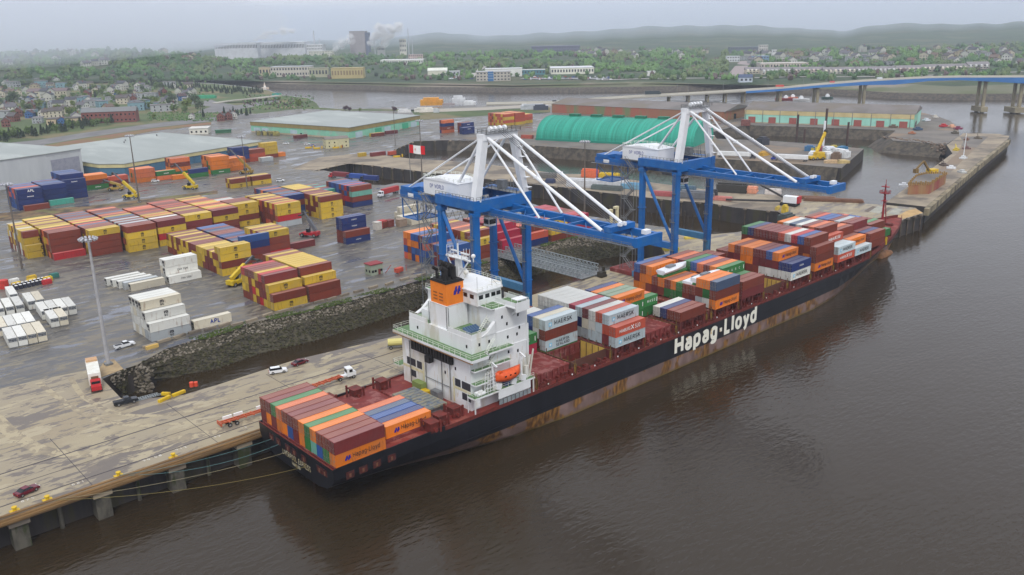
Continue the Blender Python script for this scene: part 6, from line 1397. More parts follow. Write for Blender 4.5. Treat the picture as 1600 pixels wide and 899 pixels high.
# left grey shed
P0 = G(68,300); A = Vector((70,452,0)); B_ = Vector((96,462,0)); C_ = Vector((72,560,0)); D = Vector((-60,520,0)); Aa = Vector((-30,424,0))
t, c = poly_building('grey_shed', 'large pale grey metal shed with a big grey door at the left edge', 'warehouse', [Aa, A, Vector((93,461,0)), Vector((60,556,0)), Vector((-62,520,0))], 25, GRYW, ROOFG)
on_wall(t, A, Vector((93,461,0)), .1, .92, 7.9, 21, 'door', mat('door_grey', C8(146,148,158), C8(132,134,146), .6, .5)); on_wall(t, A, Vector((93,461,0)), .0, 1, 23.8, 25.3, 'fascia', mat('fascia_grey', C8(170,174,176)))
on_wall(t, Aa, A, .62,.64,19,20,'vent',GRL)
# low flat warehouse with the blue wall
wp = [Vector((96,446,0)), Vector((112,438.5,0)), Vector((224,482,0)), Vector((226,500,0)), Vector((196,600,0)), Vector((72,556,0))]
wp = [G(128,262,7.8) if False else Vector((100,452,0)), Vector((112,440,0)), Vector((226,476,0)), Vector((197,598,0)), Vector((80,560,0))]
t, c = poly_building('blue_walled_warehouse', 'very wide low warehouse with pale roof, cream band and blue wall', 'warehouse', wp, 15.2, BLUW, ROOFG, band=(CRB, 13))
b = MB()
for px, py in ((194,223),(245,212),(196,220)): p = G(px, py, 16); b.tube((p.x,p.y,15.6),(p.x,p.y,17),.5,8)
b.build('roof_vent', STEEL, t)
for i in range(9): on_wall(t, wp[1], wp[2], .06+i*.1, .062+i*.1, 7.9, 13, 'downpipe', mat('pipe_blue', C8(60,92,112)))
# mint green warehouse with ochre band
MINT = mat('mint_wall', C8(136,196,166), C8(120,182,154), .6, .2, coord='World', c3=C8(150,180,160), s3=.06); OCH = mat('ochre_band', C8(146,130,76), C8(132,118,72), .7, .2, coord='World'); PLN = mat('plinth', C8(180,166,140), C8(160,146,122), .8, .3, coord='World')
m1, m2, m3 = G(393,207), G(546,218), G(656,197); m4 = m1 + (m3 - m2)
t, c = poly_building('mint_warehouse', 'mint green warehouse with ochre band and wide pale grey roof', 'warehouse', [m1, m2, m3, m4], 17.2, MINT, ROOFG, band=(OCH, 14))
on_wall(t, m1, m2, 0, 1, 7.85, 9.2, 'plinth', PLN, .15); on_wall(t, m2, m3, 0, 1, 7.85, 8.6, 'plinth', PLN, .15)
for i, u in enumerate((.03,.12,.42)): on_wall(t, m1, m2, u, u+.07, 9, 12.4, 'loading_door', mat('door_pale', C8(176,196,200), C8(160,180,188), .6, .3))
on_wall(t, m1, m2, .52, .54, 8, 10.2, 'door', DGL)
for i in range(7): on_wall(t, m2, m3, .08+i*.13, .17+i*.13, 8, 12.8, 'loading_door', [mat('door_pale', C8(176,196,200)), MINT, mat('door_green', C8(60,160,120))][i % 3 if i != 5 else 2], .2)
for k, (px, py) in enumerate(((472,184),(541,189),(597,181),(529,176))):
    p = G(px, py, 16.6); b = MB(); b.tube((p.x,p.y,16.3),(p.x,p.y,17.6),1.5,8,r2=.6); b.build('roof_vent', STEEL, t)
b = MB()
for i, (px, c_) in enumerate([(404,0),(413,0),(422,1),(428,2),(433,0)]): p = G(px, 211+i*.3); b.obox((p.x,p.y,9.6),(3,10,3.4),-.3)
tag(b.build('trailer_row', mat('trailer_dark', C8(60,60,66), C8(170,160,80), .6, .1, coord='World'), off=None), 'dark trailers backed up to the left wall of the green walled warehouse', 'trailer')
p = G(487,212); b = MB(); b.obox((p.x,p.y,9.4),(12,3,3),-.4); b.obox((p.x,p.y,11),(12.2,3.2,.2),-.4); tag(b.build('office_trailer', mat('trailer_white', C8(220,224,226), C8(170,180,190), .6, .3)), 'white trailer with windows standing before the green walled warehouse', 'trailer')
# green barrel roofed shed
GS = mat('teal_fabric', C8(16,132,110), C8(48,166,142), .6, .06, .42, .6, coord='Object', stretch=(6,.05,.05))
pa, pb = Vector((421,352,0)), Vector((461,236,0)); ax = (pb-pa).normalized(); nn = Vector((-ax.y, ax.x, 0)); nn = nn if nn.x > 0 else -nn; Wd = 52; Ln = (pb-pa).length
pa = G(838,219); pb = G(1083,231); ax = (pb-pa).normalized(); nn = Vector((-ax.y, ax.x, 0)); nn = nn if (CC-pa).dot(nn) < 0 else -nn; Ln = (pb-pa).length
t = thing('barrel_roof_shed', 'long teal green barrel roofed shed standing on the far pier', 'shed', (pa.x,pa.y,7.8), math.atan2(ax.y, ax.x))
sgn = 1 if Vector((-ax.y,ax.x,0)).dot(nn) > 0 else -1
b = MB(); rg = []; N_ = 26; HH = 17
prof = [(0,0)] + [((Wd/2)*(1-cos(pi*k/N_)), 1.5+(HH-1.5)*max(0,sin(pi*k/N_))**.85) for k in range(N_+1)] + [(Wd,0)]
for k in range(33): x = Ln*k/32; rg.append([(x, sgn*y, z) for y, z in prof])
b.loft(rg, closed=False); b.add([(0,sgn*y,z) for y, z in prof], [tuple(range(len(prof)))]); b.add([(Ln,sgn*y,z) for y, z in prof], [tuple(range(len(prof)))]); b.build('vault', GS, t, smooth=False)
b = MB()
for k in range(65):
    x = Ln*k/64
    for (y0, z0_), (y1, z1_) in zip(prof[1:], prof[2:-1]): b.beam((x,sgn*y0,z0_+.05),(x,sgn*y1,z1_+.05),.3,.18)
b.build('vault_rib', mat('teal_rib', C8(44,152,128), C8(20,124,104), .6, .4), t)
for k in range(6):
    b = MB(); x = Ln*(.14+k*.145); b.box((x,sgn*Wd/2-2.4,HH-.4),(x+8.5,sgn*Wd/2+2.4,HH+1.9)); b.build('ridge_vent', mat('vent_green', C8(16,112,84), C8(12,92,70), .6, .4), t)
b = MB(); b.box((-.5,min(0,sgn*-.8),0),(Ln+.5,max(0,sgn*-.8),1.6)); b.build('base_wall', mat('base_teal', C8(20,130,110)), t)
p = G(836,217); b = MB(); b.obox((p.x-3,p.y+6,9.2),(10,3,2.8),-1.2); tag(b.build('red_skip', mat('skip_red', C8(170,80,60), C8(130,60,48), .7, .4)), 'rust red skip at the left end of the barrel roofed shed', 'skip')
# long rust walled shed behind it, and the mint shed on the outer pier
def gable_shed(name, label, e0, e1, depth, he, hr, wall, roof, z0=7.8):
    ax = (e1-e0).normalized(); n_ = Vector((-ax.y,ax.x,0)); n_ = n_ if (CC-e0).dot(n_) < 0 else -n_; pts = [e0, e1, e1+n_*depth, e0+n_*depth]
    return poly_building(name, label, 'warehouse', pts, z0+he, wall, roof, ridge=hr, z0=z0) + (pts,)
RUSTW = mat('rust_wall', C8(158,92,72), C8(140,110,80), .7, .04, coord='World', c3=C8(110,124,84), s3=.05, stretch=(1,1,.2)); DKR = mat('dark_roof', C8(120,114,110), C8(100,96,92), .8, .04, coord='World', c3=C8(112,104,92), s3=.02)
e0, e1 = G(862,176), G(1130,190)
t, c, pts = gable_shed('rust_walled_shed', 'long shed with rust coloured wall and dark roof behind the barrel roofed shed', e0, e1, 62, 8.5, 4.5, RUSTW, DKR)
b = MB(); q = e0.lerp(e1,.82)
for i in range(5): p = G(912+i*33, 176+i*1.2, 7.8); b.obox((p.x-8,p.y-8,11),(9,5,5),-1.2)
b.build('annex', mat('annex_mint', C8(140,200,176)), t)
p = G(989,178); b = MB(); b.obox((p.x-6,p.y-8,13),(8,7,9),-1.2); b.build('white_tower', GRYW, t)
e2, e3 = G(1112,186), G(1162,180)
b = MB(); p = G(1125,181); 
t2, c2, pts2 = gable_shed('red_roofed_shed', 'small shed with red and moss green roof between the two long sheds', G(1112,188), G(1150,186), 46, 5, 4, DGL, mat('red_roof', C8(150,68,60), C8(132,112,62), .7, .03, coord='World'))
MINT2 = mat('mint_wall_faded', C8(160,216,198), C8(146,202,182), .7, .1, coord='World')
e0, e1 = G(1163,191.5), G(1427,201)
t, c, pts = gable_shed('mint_pier_shed', 'long mint and cream shed with grey roof and red doors on the outer pier', e0, e1, 58, 11.2, 5.2, MINT2, DKR)
on_wall(t, e0, e1, 0, 1, 15.2, 19, 'upper_band', mat('cream_band2', C8(206,190,140), C8(190,172,124), .7, .1, coord='World'), .2)
on_wall(t, e0, e1, 0, 1, 7.85, 8.6, 'plinth', PLN, .2)
for i in range(8): u = .025+i*.128; on_wall(t, e0, e1, u, u+.045, 7.9, 13.2, 'door', mat('brick_door', C8(160,90,80), C8(140,76,68), .7, 1, coord='World'), .3)
for i in range(10): on_wall(t, e0, e1, .005+i*.108, .0085+i*.108, 8, 19, 'downpipe', STEEL, .32)
on_wall(t, e1, e1+(pts[2]-e1), .0, .5, 8, 18, 'side_band', MINT, .2); on_wall(t, e1, e1+(pts[2]-e1), .1, .4, 8, 12, 'side_opening', DGL, .3)
p = G(1165,196.5); b = MB(); b.obox((p.x,p.y,10.4),(7,6,5),-1.2); tag(b.build('brick_cabin', mat('brick_brown', C8(136,84,76), C8(104,66,60), .8, .8)), 'brown cabin at the left end of the long pier shed', 'cabin')
# pier with the mobile crane and white lorries
p = G(1150,249); truck('white long trailer parked at the left of the middle pier', (G(1147,247).x, G(1147,247).y, 7.88), R(-66), (60,60,66), 'flat', 22, (228,230,228)); 
q_ = G(1237,252); truck('blue cabbed lorry with white trailer on the middle pier', (q_.x,q_.y,7.88), R(112), (40,60,150), 'flat', 20, (228,230,230))
t = thing('mobile_crane', 'yellow mobile crane with raised boom at the end of the middle pier', 'mobile crane', (G(1279,250).x, G(1279,250).y, 7.88), R(-30))
b = MB(); b.box((-7,-2,1),(7,2,2.6)); b.box((-3,-2,2.6),(3,2,5)); b.build('chassis', YEL, t); b = MB(); b.beam((-2,0,4.5),(6,4.5,17),1.5); b.build('boom', YEL, t); b = MB(); b.tube((6,4.5,17.3),(7.2,5,18.2),1.3,10); b.build('boom_head', mat('machine_dark', C8(60,56,44)), t); wheels(t, (-5,-2,2,5), 2, 1, .7)
t = thing('piling_rig', 'slim white mast of a piling rig behind the yellow mobile crane', 'rig', (G(1286,229).x, G(1286,229).y, 0)); b = MB(); b.tube((0,0,6),(0,0,26),.8,8); b.build('mast', CWH, t); b = MB(); b.box((-4,-4,5),(4,4,8)); b.build('base', BLKM, t)
for i, (px, py, c_, s, lab) in enumerate([(1265,236,(60,110,150),(7,5,4),'blue box left of the mobile crane'),(1272,236.5,(190,170,70),(5,3,3),'yellow machine left of the mobile crane'),(1284,236,(150,70,80),(10,4,3),'maroon machine behind the mobile crane'),(1302,236,(190,170,70),(6,3,4),'yellow machine right of the mobile crane'),(1314,238,(40,110,150),(14,4,4),'blue container at the back of the middle pier'),
     (1270,246,(220,224,226),(12,5,4),'white lorry left of the mobile crane'),(1296,241,(214,218,222),(14,7,5),'white tent behind the mobile crane'),(1292,249,(228,228,226),(9,5,5),'white lorry right of the mobile crane'),(1310,244,(222,222,220),(12,5,5),'white lorry between crane and pier end'),(1319,246,(224,226,226),(6,6,5),'white van nearest the pier end'),(1306,252,(120,100,84),(6,5,6),'brown heap beside the white lorries'),(1300,255,(200,170,130),(10,4,2),'tan timber stack at the pier edge'),(1316,255,(200,176,120),(8,5,2),'yellow timber stack at the pier corner'),(1192,226.5,(60,62,72),(7,6,6),'dark square tank on the middle pier'),(1195,243,(206,160,60),(9,4,3),'ochre digger on the middle pier')]):
    p = G(px, py); b = MB(); sx, sy, sz = s; b.obox((p.x,p.y,7.86+sz*.4),(sx,sy,sz*.8),-1.1+i*.3); b.obox((p.x,p.y,7.86+sz*.88),(sx*.6,sy*.8,sz*.2),-1.1+i*.3); b.obox((p.x+sx*.3,p.y,7.86+sz*.3),(sx*.3,sy*1.06,sz*.35),-1.1+i*.3)
    tag(b.build('site_equipment', mat('eq_%d' % i, C8(*c_), dk(C8(*c_), .7), .6, .6)), lab, 'equipment', 'equipment on the middle pier')
for i, (px, y0, y1) in enumerate([(1244,224,178),(1256,224,201),(1287,236,168),(1323,226,190)]):
    p = G(px, y0, 0); hgt_ = 97 - (97)*( (y1-YH(px))/(y0-YH(px)) ); b = MB(); b.tube((p.x,p.y,-2),(p.x,p.y,max(8,hgt_)),.9,8); tag(b.build('spud_pile', mat('pile_rust', C8(80,60,54), C8(60,48,46), .8, .3, coord='World')), f'dark steel pile standing in the basin, {ORD[i]} from the left', 'pile', 'steel piles in the far basin')
# stuff on the near pier between the basins
for i, (px, py, c_, s, rz, lab) in enumerate([(912,292,(208,210,212),(19,5,4.6),-66,'white site trailer at the left of the pier row'),(942,291,(200,202,204),(10,5,4),-66,'white trailer behind the rusty lamp mast'),(955,292.5,(206,208,210),(20,5,4.6),-66,'white trailer right of the rusty lamp mast'),(937,296,(96,108,104),(9,4,2.6),-66,'grey green low box below the white trailers'),(957,297.5,(92,100,98),(11,4,2.6),-66,'dark low box right below the white trailers'),(986,295,(110,160,190),(11,4,3.4),-66,'light blue box behind the crane leg'),(1000,296,(120,164,190),(6,4,3),-66,'short light blue box beside the crane leg'),(922,277,(222,110,70),(10,4,5),-66,'orange box by the basin edge'),(952,278,(214,180,40),(12,4,3),-66,'yellow site machine by the basin edge'),(962,281,(70,70,74),(14,6,2),-66,'dark debris pile beside the yellow machine'),(855,278,(110,108,104),(10,6,3),-66,'grey heap left on the pier'),(860,286,(60,70,100),(5,4,2.4),-66,'blue skip on the pier edge'),
     (1036,306,(170,90,90),(12,4,2.4),-66,'red lengths of pipe at the pier edge'),(1072,302,(80,104,120),(10,5,4),-66,'blue grey tank behind the crane leg'),(1090,310,(110,112,116),(18,6,4),-66,'dark grey box at the pier edge'),(1116,311,(56,58,62),(3,3,5),-66,'black drum at the pier edge'),(1144,300,(60,58,54),(16,7,5),-66,'black machine on the pier beside the orange heap'),(1162,300.5,(220,150,120),(14,7,3.4),-66,'orange heap beside the black machine'),(1128,313,(190,120,110),(10,4,2),-66,'pink timber pile on the pier edge'),(1208,304,(214,206,200),(8,4,3),-66,'white box at the far pier edge'),(1270,311,(120,84,60),(22,4,1.4),-60,'brown pipe stack along the pier edge'),(1302,315,(114,80,60),(28,4,1.6),-60,'longer brown pipe stack along the pier edge'),(1328,315.5,(110,88,70),(10,3,1),-60,'short brown pipe stack by the jetty'),
     (1226,333,(210,180,60),(2.4,2.4,4),0,'yellow pump at the dock corner'),(1215,328,(196,172,80),(4,1.2,1.8),10,'yellow frame beside the pump'),(1228,347,(70,78,76),(7,5,4),0,'dark machine behind the green topped container'),(1080,373,(220,200,90),(6,2,1),-30,'pale yellow plank lying on the berth behind the crane'),(1048,391,(210,190,60),(6,3,1.4),-30,'yellow plate at the foot of the farther crane')]):
    p = G(px, py); b = MB(); sx, sy, sz = s; r_ = R(rz); b.obox((p.x,p.y,7.84+sz*.42),(sx,sy,sz*.84),r_); b.obox((p.x,p.y,7.84+sz*.92),(sx*.94,sy*.5,sz*.16),r_); b.obox((p.x,p.y,7.84+sz*.2),(sx*1.04,sy*1.05,sz*.12),r_)
    tag(b.build('site_object', mat('ob_%d' % i, C8(*c_), dk(C8(*c_), .75), .7, .7)), lab, 'equipment', 'equipment on the pier between the basins')
t = thing('crawler_crane', 'white crawler crane with lowered dark boom on the pier', 'crane', (G(1234,321).x, G(1234,321).y, 7.86), R(100))
b = MB(); b.box((-4,-3,0),(4,3,1.4)); b.build('tracks', BLKM, t); b = MB(); b.box((-4,-2,1.4),(3,2,4.6)); b.build('cab', CWH, t); b = MB(); b.beam((2,0,3),(20,4,12),.9); b.beam((4,2,2),(30,9,1.2),.9); b.build('boom', mat('boom_dark', C8(60,58,58)), t); b = MB(); b.box((-5,-2,1.6),(-4,2,4.8)); b.build('counterweight', mat('cw_red', C8(170,40,50)), t)
# timber piles left standing in the inlet behind the crane
for i in range(20):
    px = 944 + i*7.2 + (i%3)*1.2; py = 341 + i*.9; p = G(px, py, 4); h = 9.2 + (i*37 % 5)*.7
    b = MB(); b.tube((p.x,p.y,-1),(p.x,p.y,h),.38,6); tag(b.build('timber_pile', mat('old_timber', C8(70,62,54), C8(50,46,42), .9, .5)), 'dark timber pile standing in the water behind the farther crane', 'timber pile', 'row of old timber piles')
for i, (px, lab) in enumerate([(955,'cream dolphin post left of the timber piles'),(964,'taller cream dolphin post beside the timber piles')]):
    p = G(px, 348); b = MB(); b.tube((p.x,p.y,7.8),(p.x,p.y,14+i*1.5),.8,8); b.obox((p.x-.8,p.y,13.6+i*1.5),(2.6,1.4,1)); tag(b.build('dolphin_post', CREAM), lab, 'post')
# slabs and pits near the jetty
for i, pts in enumerate([[(1350,330),(1364,322),(1370,324),(1356,332)],[(1374,333),(1388,324),(1394,325),(1381,335)]]): sheet('pit', [PX(pts, 7.85)], 7.86, mat('pit_dark', C8(96,84,72)))
for i, pts in enumerate([[(1358,331),(1372,322),(1386,324),(1374,334)],[(1386,334),(1398,325.5),(1411,327),(1402,336)]]): sheet('concrete_slab', [PX(pts, 7.87)], 7.88, mat('slab_grey', C8(160,158,144), C8(140,140,130), .8, .3))
sheet('timber_deck', [PX([(1401,345),(1442,333),(1430,326),(1416,330),(1399,340)], 7.87)], 7.89, mat('deck_tan', C8(186,154,104), C8(160,130,88), .85, .3))
# works on the jetty
t = thing('sheet_pile_pit', 'rusty red sheeted pit filled with earth on the near part of the jetty', 'coffer pit', (G(1440,298,8.2).x,G(1440,298,8.2).y,8.2), world=True)
cp = [G(1418,304,8.3), G(1452,303,8.3), G(1477,287,8.3), G(1447,287,8.3), G(1430,291,8.3)]; b = MB(); b.prism([(p.x,p.y) for p in cp], 8.2, 13.5); b.build('sheeting', mat('sheet_red', C8(140,64,60), C8(150,120,80), .8, .12, coord='World', stretch=(1,1,.1)), t)
b = MB(); c = sum(cp, Vector((0,0,0)))/5; b.prism([((p.x-c.x)*.9+c.x,(p.y-c.y)*.9+c.y) for p in cp], 13.4, 14.0); b.build('earth_fill', GRAV, t)
b = MB()
for p, q in zip(cp, cp[1:]+cp[:1]):
    for k in range(9): u = p.lerp(q, k/9); b.box((u.x-.3,u.y-.3,13),(u.x+.3,u.y+.3,14.6+.5*(k%2)))
b.build('sheet_tops', mat('sheet_ochre', C8(150,120,70)), t)
t = thing('excavator', 'yellow excavator working at the end of the sheeted pit', 'excavator', (G(1455,275,8.3).x,G(1455,275,8.3).y,8.3), R(160)); b = MB(); b.box((-3,-2,0),(3,2,1.2)); b.build('tracks', BLKM, t); b = MB(); b.box((-3,-2,1.2),(2.4,2,4)); b.build('cab', YEL, t); b = MB(); b.beam((2,0,3),(7,0,9),1.0); b.beam((7,0,9),(12,0,5),.8); b.box((11,-1,2.6),(13.4,1,5)); b.build('arm', mat('arm_ochre', C8(120,96,50)), t)
for i, (px, py, c_, lab) in enumerate([(1492,208.5,(90,84,70),'dark machine at the landward end of the jetty'),(1510,219,(120,84,64),'rusty excavator on the jetty beside the upright boom'),(1528,217,(110,100,84),'brown dumper near the jetty end'),(1510,233,(110,84,80),'brown dumper beside the grey rubble on the jetty'),(1494,235,(200,176,60),'yellow barge like skip at the jetty side'),(1474,259,(96,84,76),'dark digger halfway along the jetty'),(1486,263.5,(222,224,226),'small white car on the jetty'),(1505,248,(214,216,216),'white post base on the jetty'),(1503,270,(190,192,190),'small white post at the jetty outer edge'),(1412,291,(206,210,214),'small white boat beside the jetty'),(1474,198,(190,50,56),'red container at the pier head'),(1487,199,(220,170,140),'salmon box at the pier head'),(1497,202,(130,50,80),'purple tank at the pier head'),(1447,189,(210,214,220),'white lorry at the pier head'),(1461,184,(196,190,180),'pale lorry at the pier head behind'),(1425,209,(170,110,76),'rust scrap heap below the pier shed'),(1434,203,(60,84,110),'blue crane base below the pier shed'),(1372,195,(206,180,80),'yellow digger before the pier shed door'),(1396,199,(120,104,90),'brown heap before the pier shed')]):
    p = G(px, py, 8.3); b = MB(); k_ = .62 if py > 205 else .8; b.obox((p.x,p.y,8.24+.8*k_),(8*k_,5*k_,1.6*k_),-.8+i); b.obox((p.x,p.y,8.24+2.3*k_),(3.4*k_,3.2*k_,1.5*k_),-.8+i)
    if i < 6: b.beam((p.x,p.y,9.6),(p.x+3,p.y+2,12),.5)
    tag(b.build('site_machine', mat('jm_%d' % i, C8(*c_), dk(C8(*c_), .75), .7, .7)), lab, 'site machine', 'machines and loads on the outer pier')
t = thing('light_pole', 'thin white light pole standing on the jetty', 'pole', (G(1505,248,8.3).x,G(1505,248,8.3).y,8.3)); b = MB(); b.tube((0,0,0),(0,0,16),.25,6); b.build('pole', CWH, t)

# ------------------------------------------------------------------ bridge over the river mouth
t = thing('river_bridge', 'long grey and blue road bridge curving over the river mouth', 'bridge', (G(1278,157,0).x, G(1278,157,0).y, 0), world=True)
top_px = [(760,165),(860,160),(930,154.5),(1000,150),(1100,144.5),(1166,140.5),(1220,137),(1278,131.5),(1349,126),(1400,123),(1450,120.5),(1500,119.5),(1537,119.5),(1600,119.3),(1700,120),(1900,124)]
def bp(x, y):
    v = CD*FPX + CR*(x-800) - CU*(y-449.5); hd = Vector((v.x,v.y,0)).length; d = 1035 + (x-1278)*.01; return CC + v*(d/hd)
TP = [bp(*q) for q in top_px]
TP[0].z = 9.2; TP[1].z = max(TP[1].z, 9)
def strip(b, pts, w0, w1, zt, zb, mi=0):
    rg = []
    for i, p in enumerate(pts):
        d = (pts[min(i+1,len(pts)-1)] - pts[max(i-1,0)]); d.z = 0; d.normalize(); n_ = Vector((-d.y,d.x,0)); zb_ = zb[i] if isinstance(zb, list) else zb
        rg.append([(p.x+n_.x*w0,p.y+n_.y*w0,p.z+zt),(p.x+n_.x*w1,p.y+n_.y*w1,p.z+zt),(p.x+n_.x*w1,p.y+n_.y*w1,p.z+zb_),(p.x+n_.x*w0,p.y+n_.y*w0,p.z+zb_)])
    b.loft(rg, mi=mi)
b = MB(); strip(b, TP, -11, 11, -.6, -1.7); b.build('road_deck', mat('bridge_concrete', C8(166,162,150), C8(146,142,132), .8, .03, coord='World'), t)
b = MB(); strip(b, TP, -11, -10.6, .3, -.6); strip(b, TP, 10.6, 11, .3, -.6); b.build('parapet', mat('parapet_pale', C8(186,182,168)), t)
b = MB(); gi = TP[5:]; dep = [-3,-3,-3.2,-4.2,-5.6,-3.6,-3.2,-4.2,-6.4,-3.8,-3.6]
strip(b, gi, -11.4, -10.7, -.7, dep); strip(b, gi, 10.7, 11.4, -.7, dep); b.build('blue_girder', mat('girder_blue', C8(62,124,190), C8(54,110,172), .5, .03, coord='World'), t)
for (x, y) in [(1045,147),(1075,146),(1105,144),(1133,142.5),(1162,141),(1218,137),(1276,131.5),(1349,126),(1537,119.5),(1594,119)]:
    p = bp(x, y); b = MB(); w_ = 1.8 if x < 1200 else 2.6
    for s in (-6, 6): b.obox((p.x+s*.65,p.y+s*.72,(p.z-3.4)/2-1),(w_,w_,p.z-3.4+2),.8)
    b.obox((p.x,p.y,p.z-3.2 if x < 1200 else p.z-4.6),(w_,18,1.8 if x < 1200 else 1.2),-.73)
    if x > 1500: b.obox((p.x,p.y,3.4),(7 if x < 1560 else 12,20,5),-.73, mi=0)
    b.build('pier', mat('pier_concrete', C8(158,148,122), C8(132,124,104), .8, .08, coord='World'), t)
for i, (x, y) in enumerate([(905,156),(1058,147),(1075,146),(1130,143),(1200,138),(1255,133),(1320,128),(1380,124),(1440,121),(1560,119)]):
    p = bp(x, y); b = MB(); b.tube((p.x,p.y,p.z),(p.x,p.y,p.z+11),.16,5); b.beam((p.x,p.y,p.z+11),(p.x+2,p.y-1,p.z+11.2),.14); b.build('street_lamp', STEEL, t)
for i, (x, y, c_, L_, h_, lab) in enumerate([(1019,147.5,(50,60,64),17,4,'dark long lorry crossing the bridge'),(1218,135.5,(196,70,60),8,2,'red lorry on the grey part of the bridge'),(1300,129,(190,90,90),4.5,1.6,'red car on the bridge'),(1374,123.5,(200,206,210),5,2,'white van on the bridge'),(866,158.5,(60,62,66),4.5,1.6,'dark car on the bridge approach')]):
    p = bp(x, y); b = MB(); b.obox((p.x,p.y,p.z+h_/2-.2),(L_,2.6,h_),-.73); b.obox((p.x+L_*.36,p.y-L_*.33,p.z+h_*.3),(L_*.2,2.5,h_*.6),-.73); tag(b.build('vehicle', mat('bv_%d' % i, C8(*c_))), lab, 'vehicle')
# river craft and structures by the right pier
for i, (px, py, c_, lab, L_) in enumerate([(1496,149,(190,60,60),'red and white tug beside the bridge pier',16),(1228,156,(150,40,44),'red barge behind the pier shed',26),(1239,154.5,(210,110,70),'orange launch behind the pier shed',12),(1252,157,(226,228,228),'white boat behind the pier shed',20),(1293,154,(60,90,84),'dark green boat behind the pier shed',14)]):
    p = G(px, py, 0); t2 = thing('moored_boat', lab, 'boat', (p.x,p.y,0), -.75, 'boats near the bridge'); b = MB(); rg = []
    for k in range(6): u = k/5; w_ = 2.6*(1-max(0,u-.5)**2*3.6); rg.append([(u*L_-L_/2,-w_,2),(u*L_-L_/2,w_,2),(u*L_-L_/2,w_*.6,-.5),(u*L_-L_/2,-w_*.6,-.5)])
    b.loft(rg); b.build('hull', mat('boat_%d' % i, C8(*c_)), t2); b = MB(); b.box((-2.5,-1.6,2),(2,1.6,4.4)); b.box((-1.5,-1.2,4.4),(.8,1.2,5.6)); b.build('wheelhouse', CWH, t2)
p = G(1570,134,3); b = MB(); b.obox((p.x,p.y,7),(40,14,8),-.7); b.obox((p.x+4,p.y,11.5),(42,16,.8),-.7); tag(b.build('ferry_terminal', mat('terminal_white', C8(214,216,214), C8(180,184,188), .6, .1)), 'white flat building on piles under the right end of the bridge', 'building')
b = MB()
for k in range(9): p = G(1500+k*11, 146.5-k*.3, 2); b.tube((p.x,p.y,-1),(p.x,p.y,4),.6,6)
p, q = G(1500,145,4), G(1590,143.5,4); b.beam((p.x,p.y,4),(q.x,q.y,4),3,.8); tag(b.build('pile_jetty', mat('old_timber', C8(70,62,54))), 'low dark pile jetty beside the bridge piers', 'jetty')
# ------------------------------------------------------------------ things beyond the river
from mathutils.bvhtree import BVHTree
_fh = bpy.data.objects['far_hills'].data
BV = BVHTree.FromPolygons([v.co.copy() for v in _fh.vertices], [tuple(p.vertices) for p in _fh.polygons])
def TR(x, y):
    v = (CD*FPX + CR*(x-800) - CU*(y-449.5)).normalized(); h = BV.ray_cast(CC, v)
    return h[0] if h[0] is not None else G(x, y, 9.3)
VW = math.atan2(CR.y, CR.x)
def MILL(x, y, d=3100):
    v = CD*FPX + CR*(x-800) - CU*(y-449.5); v /= Vector((v.x,v.y,0)).length; return CC + v*d
def fbox(name, label, cat, x0, x1, yb, yt, wall, roof=(150,150,150), depth=None, floors=0, rz=0, gable=False, group=None, wc=(50,56,66)):
    p = MILL((x0+x1)/2, yb) if name == 'mill_building' else TR((x0+x1)/2, yb); d = (p-CC).length; w = (x1-x0)*d/FP; h = max(2, (yb-yt)*d/FP); dp = depth or max(10, w*.4)
    t = thing(name, label, cat, (p.x,p.y,p.z), VW+R(rz), group=group); wm = mat('fw_%d_%d_%d' % wall, C8(*wall), dk(C8(*wall), .86), .75, .08); rm = mat('fr_%d_%d_%d' % roof, C8(*roof), dk(C8(*roof), .86), .75, .08)
    hw = h if not gable else h*.6
    b = MB(); b.box((-w/2,0,-60 if name == 'mill_building' else -12),(w/2,dp,hw)); b.build('wall', wm, t); b = MB()
    if gable: b.prism_x([(-.6,hw),(dp+.6,hw),(dp/2,h)],-w/2-.6,w/2+.6)
    else: b.box((-w/2-.5,-.5,hw),(w/2+.5,dp+.5,hw+.6))
    b.build('roof', rm, t)
    for f in range(floors):
        z = hw*(f+.35)/floors; b = MB(); n = max(3, int(w/5))
        for i in range(n): u = -w/2 + w*(i+.25)/n; b.box((u,-.25,z),(u+w/n*.5,-.02,z+hw/floors*.42))
        b.build('window', mat('fwin_%d_%d_%d' % wc, C8(*wc), rough=.4), t)
    return t
fbox('factory_hall','beige factory hall at the left of the far river bank','building',406,425,120,107,(186,172,140),(170,160,136),floors=1)
fbox('factory_hall','grey roofed hall with white walls on the far river bank','building',425,484,120,106,(196,190,176),(176,178,182),floors=2)
fbox('factory_hall','olive beige hall on the far river bank','building',484,512,121,108,(170,168,140),(160,158,136),floors=1)
fbox('factory_hall','long tan shed on the far river bank','building',519,567,123,108,(184,168,118),(176,160,112),floors=1,wc=(130,110,80))
fbox('storage_tent','white arched storehouse beside the far road','building',669,698,117,107,(208,208,190),(214,216,204),gable=True)
fbox('office_block','flat pale block beside the white arched storehouse','building',697,718,118,112,(196,200,204),(206,208,210),floors=1)
fbox('office_building','three storey office with a blue glass front on the far bank','building',745,797,127,113.5,(186,180,168),(170,170,170),floors=3,depth=30)
p = TR(767,127); d = (p-CC).length; t = thing('glass_entrance','blue glass entrance tower of the three storey office','building',p - Vector((CD.x,CD.y,0)).normalized()*1.5,VW); b = MB(); b.box((-4.5,-.6,-2),(4.5,3,15)); b.build('wall', mat('glass_blue', C8(60,110,160), rough=.2), t); b = MB()
for z in (4,8,12): b.box((-4.6,-.7,z),(4.6,-.55,z+.4))
b.build('mullion', GRYW, t)
fbox('warehouse','long white warehouse behind the three storey office','building',759,815,120,108.5,(226,226,220),(214,216,216))
